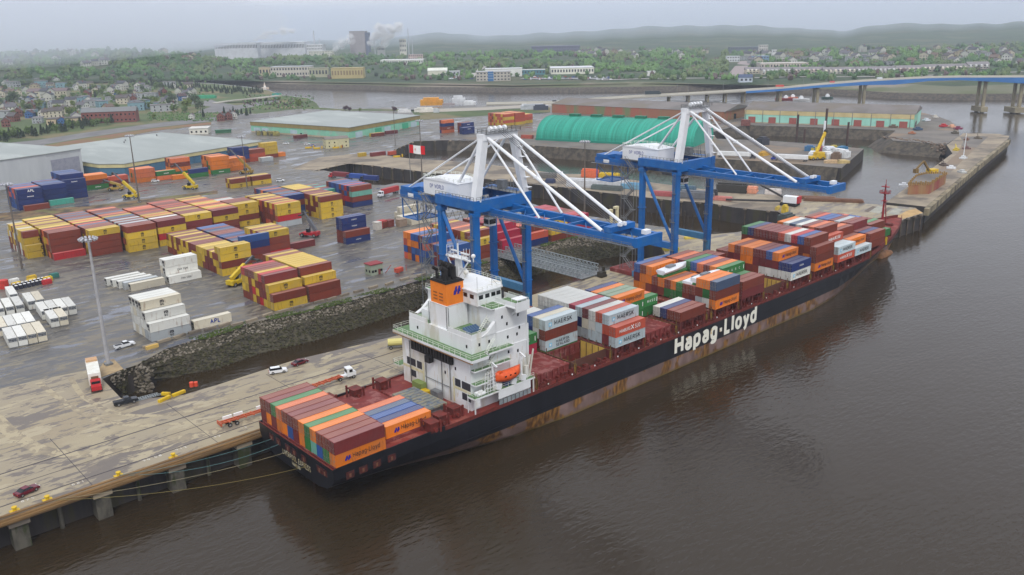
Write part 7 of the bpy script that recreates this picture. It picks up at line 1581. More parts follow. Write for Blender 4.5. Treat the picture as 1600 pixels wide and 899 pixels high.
fbox('warehouse','teal fronted warehouse left of the big white one','building',815,851,117,110,(80,130,140),(200,204,206),floors=1)
fbox('warehouse','big cream white warehouse with a row of dark doors on the far bank','building',862,927,116,107,(232,230,214),(206,208,210),floors=1,depth=60)
fbox('white_hut','small white building alone below the woods on the far bank','building',1012,1023.5,119,112.5,(232,232,228),(226,226,226))
fbox('warehouse','long white warehouse on the slope above the far bank','building',596,660,101,94.5,(222,222,214),(226,226,224),floors=1)
fbox('apartment_block','left pale apartment block among the trees below the mill','building',441,469,88,80.5,(214,210,190),(190,190,180),floors=3)
fbox('apartment_block','right pale apartment block among the trees below the mill','building',484,519,89,81,(214,212,194),(190,190,180),floors=3)
fbox('long_school','dark long flat roofed building on the wooded ridge','building',832,905,82,73,(96,98,118),(110,112,130),floors=2,wc=(60,62,80))
fbox('pink_house','pinkish two storey building right of the long white warehouse','building',639,660,94,86,(200,176,170),(170,160,160),floors=2)
fbox('mill_building','tall grey brown pulp mill tower beside the steam plumes','mill',548,571,82,52,(150,144,146),(140,136,140),floors=0,depth=60)
fbox('mill_building','dark side tower of the pulp mill','mill',571,577,82,54,(96,104,126),(100,104,120),depth=40)
fbox('mill_building','long white mill hall at the far left of the mill','mill',338,400,80,69,(206,208,212),(196,200,206),floors=1,depth=80)
fbox('mill_building','white mill hall left of the chimney','mill',402,474,80,68,(200,202,206),(206,208,214),floors=1,depth=80)
fbox('mill_building','low white mill hall below the chimney','mill',476,503,79,71,(206,208,208),(196,198,200),floors=2,depth=60)
fbox('mill_building','small cream mill building right of the grey tower','mill',590,601,81,74,(206,204,196),(190,190,190),floors=1)
fbox('mill_building','stepped cream tower at the right of the mill','mill',625,635,83,63,(214,210,196),(200,198,190),floors=3)
for i, (x, yb, yt, r, lab) in enumerate([(492,78,51,3.2,'white mill chimney with a thin top'),(639,82,48,2,'slim grey mill chimney at the right'),(500,78,62,1.6,'short dark mill chimney'),(586,80,60,2,'short grey mill chimney beside the tower'),(645,84,60,1.5,'thin chimney at the right edge of the mill')]):
    p = MILL(x, yb, 3150); d = (p-CC).length; b = MB(); h = (yb-yt)*d/FP; b.tube((p.x,p.y,p.z-60),(p.x,p.y,p.z+h),r,8,r2=r*.6); tag(b.build('mill_chimney', mat('chimney_pale', C8(190,192,198), C8(160,162,170), .7, .05)), lab, 'chimney')
fbox('town_building','blue roofed white building at the foot of the steep street','building',1156,1175,129,117.5,(196,204,216),(70,84,110),gable=True,floors=1)
fbox('town_building','long pink grey building above the riverside terraces','building',1192,1260,107,100,(206,194,182),(196,188,180),floors=1)
fbox('town_building','dark stone building with a pediment high in the town','building',1143,1186,84,75,(104,112,122),(96,104,116),floors=2,wc=(70,76,90))
fbox('town_building','white tower block behind the stone building','building',1186,1199,84,72,(200,196,190),(190,190,190),floors=3)
fbox('town_building','white square building beside the steep street','building',1136,1155,97,89,(206,210,212),(196,200,204),floors=2)
fbox('town_building','narrow white building with dark roof in the town','building',1207,1213,91,79,(222,222,220),(110,112,120),floors=2)
fbox('town_building','blue grey block right of the steep street','building',1176,1200,98,89,(120,150,180),(150,170,190),floors=2)
for i, (x0, x1, yb, c_, lab) in enumerate([(1166,1190,115.5,(206,196,176),'terrace of cream houses beside the steep street'),(1192,1240,116,(206,198,182),'terrace of cream houses left of the dark shrub'),(1242,1286,115.5,(196,188,176),'terrace of beige houses right of the dark shrub'),(1289,1336,116,(190,186,176),'grey beige terrace of houses'),(1341,1396,115,(186,182,174),'grey terrace of houses above the blue bridge'),(1399,1441,113.5,(180,176,170),'terrace of taupe houses'),(1446,1506,111.5,(184,174,164),'terrace of pinkish taupe houses'),(1514,1543,108,(180,172,164),'last terrace of taupe houses on the right')]):
    w_ = (x1-x0)/ (5 + i % 2)
    t = fbox('terrace_houses', lab, 'houses', x0, x1, yb, yb-9.5, c_, (128,124,126), gable=True, floors=2, depth=12, group='terraces along the far river bank')
    p = t; d = (t.location-CC).length; n = int((x1-x0)/6); W_ = (x1-x0)*d/FP
    for k in range(n): u = -W_/2 + W_*(k+.5)/n; b = MB(); b.prism_x([(-1.6,3),(1,3),(1,6),(-.3,7.4),(-1.6,6)],u-1.6,u+1.6); b.build('dormer', mat('dormer_%d' % (i%3), C8(*[(214,206,190),(200,200,198),(196,180,170)][i%3])), t)
# roads climbing the far side
def far_strip(name, pts, w, m_):
    b = MB(); P = [TR(x, y) for x, y in pts]; rg = []
    for i, p in enumerate(P):
        d = P[min(i+1,len(P)-1)] - P[max(i-1,0)]; d.z = 0; d.normalize(); n_ = Vector((-d.y,d.x,0))*w/2
        rg += [(p.x+n_.x,p.y+n_.y,p.z+.8),(p.x-n_.x,p.y-n_.y,p.z+.8)]
    b.add(rg, [(2*i,2*i+1,2*i+3,2*i+2) for i in range(len(P)-1)]); tag(b.build(name, m_, off=(0,0,0)), kind='structure')
far_strip('steep_street', [(1148,121),(1153,112),(1158,105),(1163,99),(1166,96)], 24, mat('street_brown', C8(140,126,122)))
far_strip('riverside_road', [(1600,113),(1520,116),(1440,119),(1340,121),(1240,121),(1180,122.5),(1100,123),(1000,124),(940,126)], 14, mat('pale_street', C8(160,156,148)))
far_strip('throughway', [(330,88),(352,90),(370,94),(390,99),(412,105)], 16, mat('pale_street', C8(160,156,148)))
far_strip('office_road', [(735,122),(745,112),(760,103)], 12, mat('pale_street', C8(160,156,148)))
far_strip('car_park', [(815,123.5),(850,123.6),(900,123.5),(955,123.5)], 34, mat('car_park_grey', C8(128,128,128)))
# cars beyond the river
rc = random.Random(5); pc = None
CARM = [mat('farcar_%d' % i, C8(*c)) for i, c in enumerate([(216,218,222),(120,124,132),(60,62,70),(150,50,50),(60,80,130),(190,192,196)])]
CARMESH = []
for m_ in CARM: b = MB(); b.prism_y([(-2.2,.3),(2.2,.3),(2.2,.9),(1.2,1.0),(.5,1.5),(-1.2,1.5),(-2.2,1)],-.9,.9); CARMESH.append(b.mesh('car_body', m_))
for i in range(110):
    if i < 80: x, y = rc.uniform(818,955), rc.choice([120.6,122,123.6,125.2]) + rc.uniform(-.2,.2)
    else: x, y = rc.uniform(700,742), rc.choice([120,122,124])
    p = TR(x, y); k = rc.randrange(6); o = bpy.data.objects.new('parked_car', CARMESH[k]); COL.objects.link(o); o.location = p + Vector((0,0,.2)); o.rotation_euler.z = VW + rc.choice([0,pi/2]); o.scale = (1.1,1.1,1.1)
    tag(o, ['small white car in the car park beyond the river','small grey car in the car park beyond the river','small black car in the car park beyond the river','small red car in the car park beyond the river','small blue car in the car park beyond the river','small silver car in the car park beyond the river'][k], 'car', 'cars parked beyond the river')

# ------------------------------------------------------------------ houses
def house_proto(name, label, wall, roof, sx, sy, h, rr_, style=0, group=None):
    t = thing(name, label, 'house', (0,0,0), 0, group)
    wm = mat('hw_%d_%d_%d' % wall, C8(*wall), dk(C8(*wall), .88), .7, .3); rm = mat('hr_%d_%d_%d' % roof, C8(*roof), dk(C8(*roof), .85), .8, .4)
    b = MB(); b.box((-sx/2,-sy/2,-1),(sx/2,sy/2,h))
    if style != 1: b.add([(-sx/2,-sy/2,h),(sx/2,-sy/2,h),(0,-sy/2,h+rr_),(-sx/2,sy/2,h),(sx/2,sy/2,h),(0,sy/2,h+rr_)], [(0,1,2),(5,4,3)])
    b.build('wall', wm, t)
    b = MB()
    if style == 1: b.box((-sx/2-.3,-sy/2-.3,h),(sx/2+.3,sy/2+.3,h+.5))
    else:
        for s in (-1, 1): b.add([(0,-sy/2-.5,h+rr_+.25),(0,sy/2+.5,h+rr_+.25),(s*(sx/2+.5),sy/2+.5,h-.1),(s*(sx/2+.5),-sy/2-.5,h-.1),(0,-sy/2-.5,h+rr_),(0,sy/2+.5,h+rr_),(s*(sx/2+.5),sy/2+.5,h-.35),(s*(sx/2+.5),-sy/2-.5,h-.35)], [(0,1,2,3),(7,6,5,4),(0,3,7,4),(1,5,6,2),(3,2,6,7)])
    r = b.build('roof', rm, t); b = MB(); b.box((sx*.2,sy*.1,h+ (0 if style == 1 else rr_*.4)),(sx*.2+.8,sy*.1+.8,h+rr_+.9)); b.build('chimney', mat('chimney_brick', C8(126,70,58)), r)
    for f in range(max(1, int(h//2.9))):
        for u in (-.3, .02, .32):
            b = MB(); b.box((sx*u-.5,-sy/2-.06,f*2.9+.9),(sx*u+.5,-sy/2-.01,f*2.9+2.3)); b.build('window', DGL, t)
        b = MB()
        for u in (-.32, 0, .3): b.box((-sx/2-.06,sy*u-.5,f*2.9+.9),(-sx/2-.01,sy*u+.5,f*2.9+2.3)); b.box((sx/2+.01,sy*u-.5,f*2.9+.9),(sx/2+.06,sy*u+.5,f*2.9+2.3))
        b.build('side_windows', DGL, t)
    b = MB(); b.box((sx*.1,-sy/2-.07,0),(sx*.1+.9,-sy/2-.01,2)); b.build('door', mat('house_door', C8(90,50,44)), t); return t
HP = []; bank_ = [((204,204,196),(96,94,98)),((188,180,160),(84,78,76)),((118,150,160),(110,112,116)),((122,76,66),(88,84,84)),((160,164,166),(120,118,118)),((182,182,172),(70,72,78)),((62,100,150),(78,64,66)),((168,156,130),(104,88,78))]
dims = [(9,11,6,3,0),(10,12,6.5,2.8,0),(11,16,8,0,1),(8,10,6,3.4,0),(10,18,6,0,1),(9,12,8.6,3,0),(9,10,6,3,0),(12,9,5.8,2.6,0)]
CN = ['white','cream','light blue','brick red','grey','off white','bright blue','tan']; RN = ['dark grey gabled roof','brown gabled roof','flat grey roof','dark gabled roof','flat roof','black gabled roof','dark brown gabled roof','brown low gabled roof']
for i, ((w_, r_), (sx, sy, h, rr_, st_)) in enumerate(zip(bank_, dims)):
    HP.append(house_proto('house', 'x', w_, r_, sx, sy, h, rr_, st_, 'houses of the riverside neighbourhood'))
near = [(97,196,6,30,1.05,'bright blue house beside the dark conifers'),(120,190,0,30,1.2,'white house with a wing above the bright blue house'),(60,192,4,20,1,None),(30,182,3,20,1.2,None),(4,180,7,20,1.1,'orange tan house at the left edge'),(150,186,4,-20,1.1,None),(165,181,1,10,1.1,None),(185,186,7,-60,1,'small cream house left of the brick block'),(88,165,2,0,.9,None),
 (75,155,5,60,1.5,'large off white block in the middle of the neighbourhood'),(130,172,0,70,1.2,None),(145,166,4,70,1.3,None),(120,158,3,20,1,None),(160,168,2,40,1.1,None),(175,158,4,60,1,None),(205,160,0,-40,1.3,'white gabled house above the brick block'),(220,170,2,-30,1.35,'light blue house right of the brick block'),(243,170,2,20,1.0,'light blue row house beside the grey one'),(250,166,4,30,1,None),
 (255,150,3,40,1.3,'square red brick house at the top of the neighbourhood'),(280,150,5,10,1.1,None),(292,151,0,60,1.1,None),(300,149,5,60,1,None),(180,143,0,60,1.3,None),(192,141,5,70,1.4,'white flat house near the dark tree line'),(150,146,1,20,1.1,None),(120,141,0,30,1.1,None),(128,139,5,-30,1.2,None),(88,129,0,40,1.2,None),(60,128,4,20,1.2,None),(20,136,4,60,1.6,'long grey roofed block at the upper left'),(5,152,1,10,1.2,None),(40,146,5,40,1,None),(55,139,1,70,1.1,None),(100,149,1,50,1,None),(168,150,4,20,1,None),(150,139,4,50,1,None),(210,150,1,10,1,None),(230,142,0,60,1,None),(14,168,3,40,1.3,None),(48,170,1,10,1.1,None),(100,178,1,80,1.1,None),(10,198,3,30,1.1,None),(35,160,0,20,1,None),(300,186,0,10,.7,'small white shed in the grass by the highway'),(346,189,3,10,1.0,'red brick house beside the dark hedge'),(358,187,3,15,1.0,'second red brick house beside the dark hedge'),(365,185,0,20,.9,'white gabled end of the brick house row')]
for i, (px, py, k, rz, sc, lab) in enumerate(near):
    p = G(px, py, 7.9); sc *= .9; o = copy_thing(HP[k], p, VW + R(rz), lab or f'{CN[k]} house with {RN[k]} in the riverside neighbourhood', scale=sc)
    if lab: o['label'] = lab
tpx = [('brick_block','long red brick block with a grey roof above the conifers',134,208,192,171,(126,74,66),(116,118,118),2),('brick_block','low pale terrace with dark roofs left of the brick block',80,134,193,183,(196,180,150),(84,80,78),1)]
def nbox(name, label, cat, x0, x1, yb, yt, wall, roof, floors, rz=14, gable=False, depth=16):
    p = G((x0+x1)/2, yb, 7.9); d = (p-CC).length; w = (x1-x0)*d/FP; h = (yb-yt)*d/FP*.72; t = thing(name, label, cat, p, VW+R(rz)); b = MB(); b.box((-w/2,0,-1),(w/2,depth,h)); b.build('wall', mat('fw_%d_%d_%d' % wall, C8(*wall), dk(C8(*wall), .86), .75, .08), t)
    b = MB(); b.box((-w/2-.4,-.4,h),(w/2+.4,depth+.4,h+.6)) if not gable else b.prism_x([(-.6,h),(depth+.6,h),(depth/2,h+4)],-w/2-.6,w/2+.6); b.build('roof', mat('fr_%d_%d_%d' % roof, C8(*roof), dk(C8(*roof), .86), .75, .08), t)
    for f in range(floors):
        n = int(w/4)
        for i in range(n): u = -w/2+w*(i+.3)/n; z = h*(f+.3)/floors; b = MB(); b.box((u,-.12,z),(u+1.5,-.02,z+1.6)); b.build('window', DGL, t)
    return t
nbox('brick_block','long red brick block with a grey roof above the conifers','building',136,207,192,171,(126,74,66),(116,118,118),2,12,gable=True)
nbox('terrace','low tan terrace with dark roofs left of the brick block','building',80,134,194,184,(196,176,146),(88,82,78),1,16)
nbox('flat_block','cream flat block with pale roof in the upper neighbourhood','building',48,100,154,141,(190,184,160),(110,96,96),2,4,gable=True)
nbox('white_works','white ventilator building behind the wide pale roof','building',298,324,210,199,(216,214,200),(206,204,196),1,10)
nbox('green_trailer','green container with white lettering on the asphalt behind the wide roof','container',338,360,208,203,(50,100,70),(60,110,80),0,14,depth=3)
for o in HP:  # prototypes are placed as the first of their kind
    pass
slots = [(68,183,0),(28,150,1),(140,181,2),(22,190,3),(236,152,4),(112,166,5),(285,157,6),(170,174,7)]
for k, (px, py, _) in enumerate(slots):
    HP[k].location = G(px, py, 7.9); HP[k].rotation_euler.z = VW + R(20+k*17); HP[k]['label'] = f'{CN[k]} house with {RN[k]} in the riverside neighbourhood'
rh = random.Random(11)
for i in range(62):
    px = rh.uniform(-10,300); py = rh.uniform(134,186 - px*.03)
    if 130 < px < 212 and py > 168: continue
    k = rh.choice([0,1,5,4,3,7,0,2,4,6]); o = copy_thing(HP[k], G(px, py, 7.9), VW+R(rh.choice([15,105])+rh.uniform(-8,8)), None, scale=rh.uniform(.85,1.25)); o['label'] = f'{CN[k]} house with {RN[k]} in the riverside neighbourhood'
for i in range(120):
    if i < 84: px = rh.uniform(1165,1600); py = rh.uniform(lerp_tab(RI,px)+3, 103)
    elif i < 100: px = rh.uniform(-20,330); py = rh.uniform(84,108)
    else: px = rh.uniform(900,1120); py = rh.uniform(82,92)
    k = rh.choice([0,1,5,0,4,7,0]); p = TR(px, py); o = copy_thing(HP[k], p, VW+rh.uniform(-1,1), None, 'houses on the hillside beyond the river', scale=rh.uniform(1.1,1.7))
    where = 'on the town hillside above the blue bridge' if i < 84 else ('on the misty wooded hillside at the far left' if i < 100 else 'in the woods above the far river bank')
    o['label'] = f'{CN[k]} house with {RN[k]} {where}'
# lighthouse like white wedge and teal gate by the ramp
p = G(414,140); b = MB(); b.prism([(p.x-5,p.y-4),(p.x+5,p.y-4),(p.x+4,p.y+5),(p.x-4,p.y+5)],7.8,11); b.tube((p.x,p.y,11),(p.x,p.y,19),2.2,6,r2=.2); tag(b.build('pointed_monument', mat('monument_white', C8(224,222,216), C8(190,160,130), .7, .3)), 'white pointed building with a tan base on the dark knoll by the river', 'building')
p = G(433,155); b = MB(); b.obox((p.x,p.y,13),(12,2,5),VW); b.beam((p.x-5,p.y+3,7.8),(p.x-5,p.y+3,13),.6); b.beam((p.x+5,p.y-4,7.8),(p.x+5,p.y-4,13),.6); b.obox((p.x,p.y-.2,9.6),(4,2,2.4),VW); tag(b.build('road_sign', mat('sign_teal', C8(40,140,140), C8(150,170,60), .6, .2)), 'teal road sign gantry on the causeway', 'sign')
p = G(318,154); b = MB(); b.obox((p.x,p.y,9.5),(34,8,3.4),VW); b.obox((p.x,p.y,11.6),(30,6,1),VW); tag(b.build('green_tarp_stack', mat('tarp_green', C8(60,160,120), C8(50,140,100), .7, .2)), 'green covered long stack among the trees by the highway', 'stack')
t = thing('highway_ramp', 'raised road ramp crossing the greenery by the river', 'overpass', G(390,158), world=True)
t['_o'] = [t.location.x, t.location.y, t.location.z]; P = [G(x, y, z) for x, y, z in ((334,161,8.6),(356,157.5,10),(380,155,12),(405,152.5,13),(436,149,13.5))]
b = MB(); strip(b, P, -6, 6, 0, -1.2); b.build('ramp_deck', mat('bridge_concrete', C8(166,162,150)), t)
b = MB()
for p in P[1:]: b.tube((p.x,p.y,7),(p.x,p.y,p.z-1),.9,8)
b.build('column', mat('pier_concrete', C8(178,166,132)), t)
# yards by the near river bank
for i, (px, py, c_, s, lab) in enumerate([(675,164.5,(214,150,50),(26,12,9),'orange yellow salt heap shed on the near river bank'),(717,163,(206,208,210),(15,12,10),'white gabled hut on the near river bank'),(734,164,(214,216,216),(14,10,5),'white dome tent beside the gabled hut'),(701,165,(160,150,150),(14,6,3),'pile of white scrap beside the heap'),(632,176,(222,222,220),(14,4,4),'white van row beside the green warehouse roof'),(665,175,(222,218,208),(24,5,5),'cream trailer on the verge'),(682,176,(190,194,196),(6,5,5),'grey cubicle on the verge'),(835,171,(190,194,200),(30,6,6),'grey truck row before the rust walled shed'),(820,171,(226,228,230),(7,5,6),'white cab before the rust walled shed'),(845,172,(70,76,90),(16,6,6),'dark trailer before the rust walled shed')]):
    p = G(px, py); b = MB(); sx, sy, sz = s; n = 3
    b.obox((p.x,p.y,7.8+sz*.35),(sx,sy,sz*.7),VW); b.obox((p.x-1,p.y,7.8+sz*.82),(sx*.7,sy*.7,sz*.3),VW+.1); b.obox((p.x+2*CR.x,p.y+2*CR.y-sy*.1,7.8+sz*.25),(sx*.2,sy*1.05,sz*.5),VW)
    tag(b.build('yard_object', mat('yo_%d' % i, C8(*c_), dk(C8(*c_), .8), .7, .3)), lab, 'building' if i in (0,1,2) else 'vehicle')

# ------------------------------------------------------------------ trees
def tree_meshes(seed, h, rad, conifer=False, n=420, col=None):
    r = random.Random(seed); tb = MB(); tb.tube((0,0,-.5),(0,0,h*.55),.32,6,r2=.14)
    if not conifer:
        for k in range(6): a = r.random()*6.3; z = h*(.28+.06*k); tb.tube((0,0,z),(cos(a)*rad*.6,sin(a)*rad*.6,z+h*.22),.13,5,r2=.04)
    cb = MB(); cl = [(r.uniform(-1,1),r.uniform(-1,1),r.uniform(-1,1)) for _ in range(13)]
    for i in range(n):
        if conifer:
            u = r.random()**.8; z = h*(.12+.88*u); rr_ = rad*(1-u)*r.uniform(.45,1.05)+.1; a = r.random()*6.3; p = Vector((rr_*cos(a), rr_*sin(a), z-rr_*.25)); s = r.uniform(.35,.75)
        else:
            c = cl[r.randrange(13)]; v = Vector((r.gauss(0,1),r.gauss(0,1),r.gauss(0,1))).normalized()*r.uniform(.5,1)*rad*.42; p = Vector((c[0]*rad*.62, c[1]*rad*.62, h*.62+c[2]*h*.24)) + v; s = r.uniform(.35,.8)
        n_ = Vector((r.gauss(0,1),r.gauss(0,1),r.gauss(0,1)+.6)).normalized(); a_ = n_.orthogonal().normalized()*s; b_ = n_.cross(a_).normalized()*s*r.uniform(.6,1)
        cb.add([p-a_-b_*.6, p+a_*.2-b_, p+a_+b_*.5, p-a_*.3+b_], [(0,1,2,3)], 0 if r.random() < .6 else 1)
    return tb.mesh('trunk', mat('bark', C8(78,64,52))), cb.mesh('crown', col)
LG = [[mat('leaf_a', C8(96,120,58)), mat('leaf_b', C8(74,96,46))], [mat('leaf_c', C8(116,132,56)), mat('leaf_d', C8(94,112,50))], [mat('leaf_e', C8(84,102,70)), mat('leaf_f', C8(66,84,58))], [mat('leaf_g', C8(60,78,54)), mat('leaf_h', C8(44,60,44))], [mat('leaf_p', C8(86,60,70)), mat('leaf_q', C8(66,46,56))]]
TM = [tree_meshes(1,10,4.6,col=LG[0]), tree_meshes(2,9,4.2,col=LG[1]), tree_meshes(3,11,5,col=LG[2]), tree_meshes(4,9,2.3,True,380,LG[3]), tree_meshes(5,8,4,col=LG[4])]
TN = ['green_tree','light_green_tree','grey_green_tree','spruce_tree','plum_tree']; TL = ['round mid green tree','yellow green spring tree','grey green tree in early leaf','dark narrow spruce','dark purple leaved tree']
def plant(k, p, sc, where, group, rr_):
    e = thing(TN[k], f'{TL[k]} {where}', 'tree', p, rr_.random()*6.3, group); e.scale = (sc*rr_.uniform(.85,1.15),)*2 + (sc*rr_.uniform(.85,1.2),)
    link_child('trunk', TM[k][0], e); link_child('crown', TM[k][1], e)
rt = random.Random(21)
for px, py, k, sc in [(24,168,2,1.7),(20,160,0,1.4),(60,171,1,1.35),(98,178,1,1.2),(88,178,1,1.1),(182,172,0,1.0),(168,156,0,.9),(110,140,0,1.5),(130,132,0,1.2),(100,136,0,1.3),(186,152,1,1.2),(230,150,0,1.1),(270,172,2,1.5),(256,172,0,1.1),(306,170,2,1.5),(292,172,1,1.4),(314,176,2,1.1),(45,128,0,1.4),(20,128,0,1.4),(70,122,0,1.2),(2,172,2,1.3),(150,150,1,1),(36,134,0,1.2),(240,186,1,.6),(318,184,3,1),(205,153,2,1.1),(8,142,0,1.3),(160,128,0,1.2),(190,130,0,1.1),(120,128,2,1.3),(466,169,1,1.0),(540,173.5,4,.8),(546,174,4,.7),(616,175,4,.7),(562,175,1,.5)]:
    plant(k, G(px, py, 7.85), sc, 'standing among the houses by the highway' if px < 330 else 'standing on the bank behind the green walled warehouse', 'trees of the neighbourhood', rt)
for i in range(150):
    px = rt.uniform(-10,300); py = rt.uniform(126,186-px*.03)
    if 130 < px < 212 and py > 172: continue
    plant(rt.choice([0,1,2,0,3,0]), G(px, py, 7.85), rt.uniform(.6,1.1), 'standing between the houses of the neighbourhood', 'trees of the neighbourhood', rt)
for i in range(52):
    u = i/51; px = 2 + u*183; plant(3 if rt.random() < .75 else 0, G(px+rt.uniform(-2,2), 222-u*30+rt.uniform(-5,1), 7.85), rt.uniform(.7,1.05), 'in the dark belt beside the highway', 'belt of conifers along the highway', rt)
for i in range(70):
    u = i/69; px = 205 + u*205; plant(3, G(px, 131+u*17+rt.uniform(-4,4), 7.85), rt.uniform(.7,1.1), 'in the dark tree line above the river', 'tree line above the river', rt)
for i in range(30):
    px = rt.uniform(380,480); plant(rt.choice([4,0,3]), G(px, 158+rt.uniform(-2,9) , 7.85), rt.uniform(.3,.5), 'low in the bushes around the causeway', 'bushes by the causeway', rt)
for i in range(14):
    plant(3, G(rt.uniform(350,392), 179+rt.uniform(-2,3), 7.85), rt.uniform(.5,.8), 'in the dark hedge behind the brick houses', 'hedge behind the brick houses', rt)
# woods on the far side: one mass of crowns
wb = MB(); rw = random.Random(33)
def blob(p, s, mi):
    rz = rw.random()*6.3; c, s_ = cos(rz), sin(rz); vs = []
    for x, y, z in ico_v:
        k = rw.uniform(.65,1.25); x, y, z = x*s*k, y*s*k, z*s*k*1.15; vs.append((p.x+x*c-y*s_, p.y+x*s_+y*c, p.z+s*.75+z))
    wb.add(vs, ico_f, mi)
    for _ in range(5):
        a = rw.random()*6.3; e = rw.uniform(-.2,1.3); q = Vector((p.x+cos(a)*cos(e)*s*1.05, p.y+sin(a)*cos(e)*s*1.05, p.z+s*.75+sin(e)*s*1.2)); u = Vector((rw.gauss(0,1),rw.gauss(0,1),rw.gauss(0,1))).normalized()*s*.4; v = u.orthogonal().normalized()*s*.35
        wb.add([q-u-v, q+u-v*.5, q+v], [(0,1,2)], mi)
def dens(x, y):
    if x < 330: return .95 if y < 117 else .5
    if x < 430: return .8 if y > 84 and y < 103 else .3
    if x < 600: return .95 if 84 < y < 104 else .12
    if x < 670: return .9 if y < 92 or 101 < y < 107 else .25
    if x < 835: return .97 if y < 107 else .22
    if x < 950: return .97 if y < 106 else .12
    if x < 1160: return .97 if y < 117 else .3
    return .72 if y < 106 else .3
cnt = 0
while cnt < 11500:
    x = rw.uniform(-60,1640); yr = lerp_tab(RI, x); y = rw.uniform(yr-1, 126); 
    if 1136 < x < 1170 and 94 < y < 122: continue
    cnt += 1
    if rw.random() > dens(x, y): continue
    if noise.noise((x*.03, y*.09, 2)) < -.22: continue
    p = TR(x, y)
    if p.z < 7: continue
    g_ = noise.noise((x*.02,y*.05,8)); mi = 0 if g_ > .15 else (1 if g_ > -.12 else 2)
    if rw.random() < .12: mi = rw.choice([3,4])
    blob(p, rw.uniform(2.6,5.2) * (1 if (p-CC).length < 2200 else 1.35), mi)
tag(wb.build('woodland', [mat('wood_a', C8(86,120,58)), mat('wood_b', C8(66,98,50)), mat('wood_c', C8(90,108,62)), mat('wood_d', C8(44,62,44)), mat('wood_e', C8(92,76,72))], off=(0,0,0)), 'green woods covering the slopes beyond the river', 'woods', kind='stuff')
# scrub along the near banks
sb = MB(); wb, keep = sb, wb
for _ in range(900):
    x = rw.uniform(-60,330); y = rw.uniform(125,160); 
    if rw.random() < .5: continue
    p = G(x, y, 7.8); blob(p, rw.uniform(.8,2.0), rw.choice([0,2]))
for _ in range(260):
    x = rw.uniform(380,490); y = rw.uniform(150,172); p = G(x, y, 7.8); blob(p, rw.uniform(.5,1.3), rw.choice([0,1,4]))
for _ in range(300):
    x = rw.uniform(230,345); y = rw.uniform(176,190); p = G(x, y, 7.8); blob(p, rw.uniform(.4,1.0), rw.choice([0,1]))
tag(sb.build('scrub', [mat('wood_a', C8(86,120,58)), mat('wood_b', C8(66,98,50)), mat('wood_c', C8(90,108,62)), mat('wood_d', C8(44,62,44)), mat('wood_e', C8(92,76,72))], off=(0,0,0)), 'low green scrub between the houses and along the causeway', 'scrub', kind='stuff')
# ------------------------------------------------------------------ steam and haze
def vol(name, dens_, col, em=None):
    m = bpy.data.materials.new(name); m.use_nodes = True; t = m.node_tree; t.nodes.remove(t.nodes['Principled BSDF']); v = t.nodes.new('ShaderNodeVolumePrincipled'); v.inputs['Density'].default_value = dens_; v.inputs['Color'].default_value = col
    v.inputs['Anisotropy'].default_value = 0; t.links.new(v.outputs[0], t.nodes['Material Output'].inputs['Volume']); return m
STM_ = vol('steam', .05, (1,1,1,1)); STM_A = vol('thin_steam', .018, (1,1,1,1)); STM_C = vol('dense_steam', .12, (1,1,1,1))
PUFF = mat('steam_white', C8(244,246,250), rough=1.0, spec=0)
def plume(label, pts):
    root = None; d = 3060
    def at(x_, y_): v = (CD*FPX + CR*(x_-800) - CU*(y_-449.5)); v /= Vector((v.x,v.y,0)).length; return CC + v*d
    for lv, (sc, m_) in enumerate(((1.3, STM_A), (.95, STM_), (.6, STM_C))):
        rp = random.Random(len(label) + lv); b = MB()
        for x, y, r in pts:
            for q in range(3):
                c = at(x + rp.gauss(0, r*.35), y + rp.gauss(0, r*.3)); rr_ = r*sc*rp.uniform(.5,.95)*d/FP; c.x += rp.gauss(0,rr_*.4); ph = rp.random()*9
                b.loft([[(c.x+rr_*sin(pi*i/8)*cos(2*pi*k/12)*(1+.18*sin(k*2.1+ph+i)), c.y+rr_*sin(pi*i/8)*sin(2*pi*k/12)*(1+.18*sin(k*1.7+ph)), c.z-rr_*.8*cos(pi*i/8)) for k in range(12)] for i in range(9)], cap=False)
        o = b.build('steam_plume' if root is None else 'steam_core', m_, root, smooth=True, off=(0,0,0))
        if root is None: root = o; tag(o, label, 'steam', kind='stuff'); o['_o'] = [0,0,0]
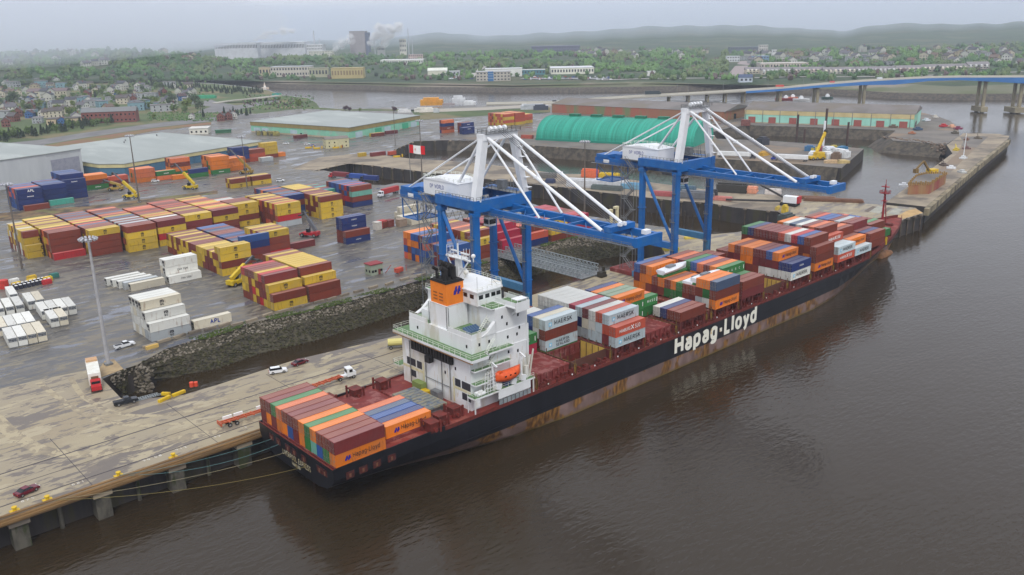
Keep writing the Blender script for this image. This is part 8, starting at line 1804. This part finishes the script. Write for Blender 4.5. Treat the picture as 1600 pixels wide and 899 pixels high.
plume('white steam drifting left of the mill tower', [(526,76,5),(531,71,6),(537,67,6),(543,63,6),(548,57,5)])
plume('larger white steam plume right of the mill tower', [(580,68,5),(584,62,7),(590,56,9),(598,50,10),(606,57,9),(600,66,8),(612,47,9),(594,44,8),(622,40,8)])
plume('thin white steam over the left mill halls', [(400,62,4),(408,58,5),(416,54,6),(428,50,6),(442,47,6),(456,49,5)])
hz = MB(); hz.box((-9200,-9200,-8),(16200,16200,240))
HAZE = hz.build('haze', vol('haze_air', .0001, (.80,.88,1.0,1)), off=(0,0,0)); tag(HAZE, 'pale blue grey haze lying over the harbour', 'haze', kind='stuff')
fb = MB(); base = TR(90, 76); v = base - CC; v.z = 0; v = v.normalized(); sd_ = Vector((-v.y, v.x, 0)); c0 = Vector((CC.x,CC.y,0)) + v*2750 + sd_*350
rg = [[(c0.x+(v.x*1300*cos(2*pi*k/24)+sd_.x*950*sin(2*pi*k/24))*sin(pi*i/14), c0.y+(v.y*1300*cos(2*pi*k/24)+sd_.y*950*sin(2*pi*k/24))*sin(pi*i/14), 118-112*cos(pi*i/14)) for k in range(24)] for i in range(15)]
fb.loft(rg, cap=False); tag(fb.build('fog_bank', vol('fog_air', .0013, (.88,.92,1.0,1)), smooth=True, off=(0,0,0)), 'pale fog bank lying over the hills at the upper left', 'fog', kind='stuff')
hb_ = MB(); rg = []
for i in range(41):
    x = -500 + 2600*i/40; v = (CD*FPX + CR*(x-800) - CU*(60-449.5)); v.z = 0; v.normalize(); f_ = 1.0 - .25*max(0,(x-900)/1200)
    for_ = []
    for dd, zz in ((3900/f_,-3),(3900/f_,120),(4600/f_,230),(7800,230),(7800,-3)): for_.append((CC.x+v.x*dd, CC.y+v.y*dd, zz))
    rg.append(for_)
hb_.loft(rg); tag(hb_.build('horizon_mist', vol('mist_air', .0006, (.84,.9,1.0,1)), off=(0,0,0)), 'band of pale mist lying over the farthest hills', 'mist', kind='stuff')
for o in bpy.data.objects:
    if '_o' in o: del o['_o']
print('objects', len(bpy.data.objects))
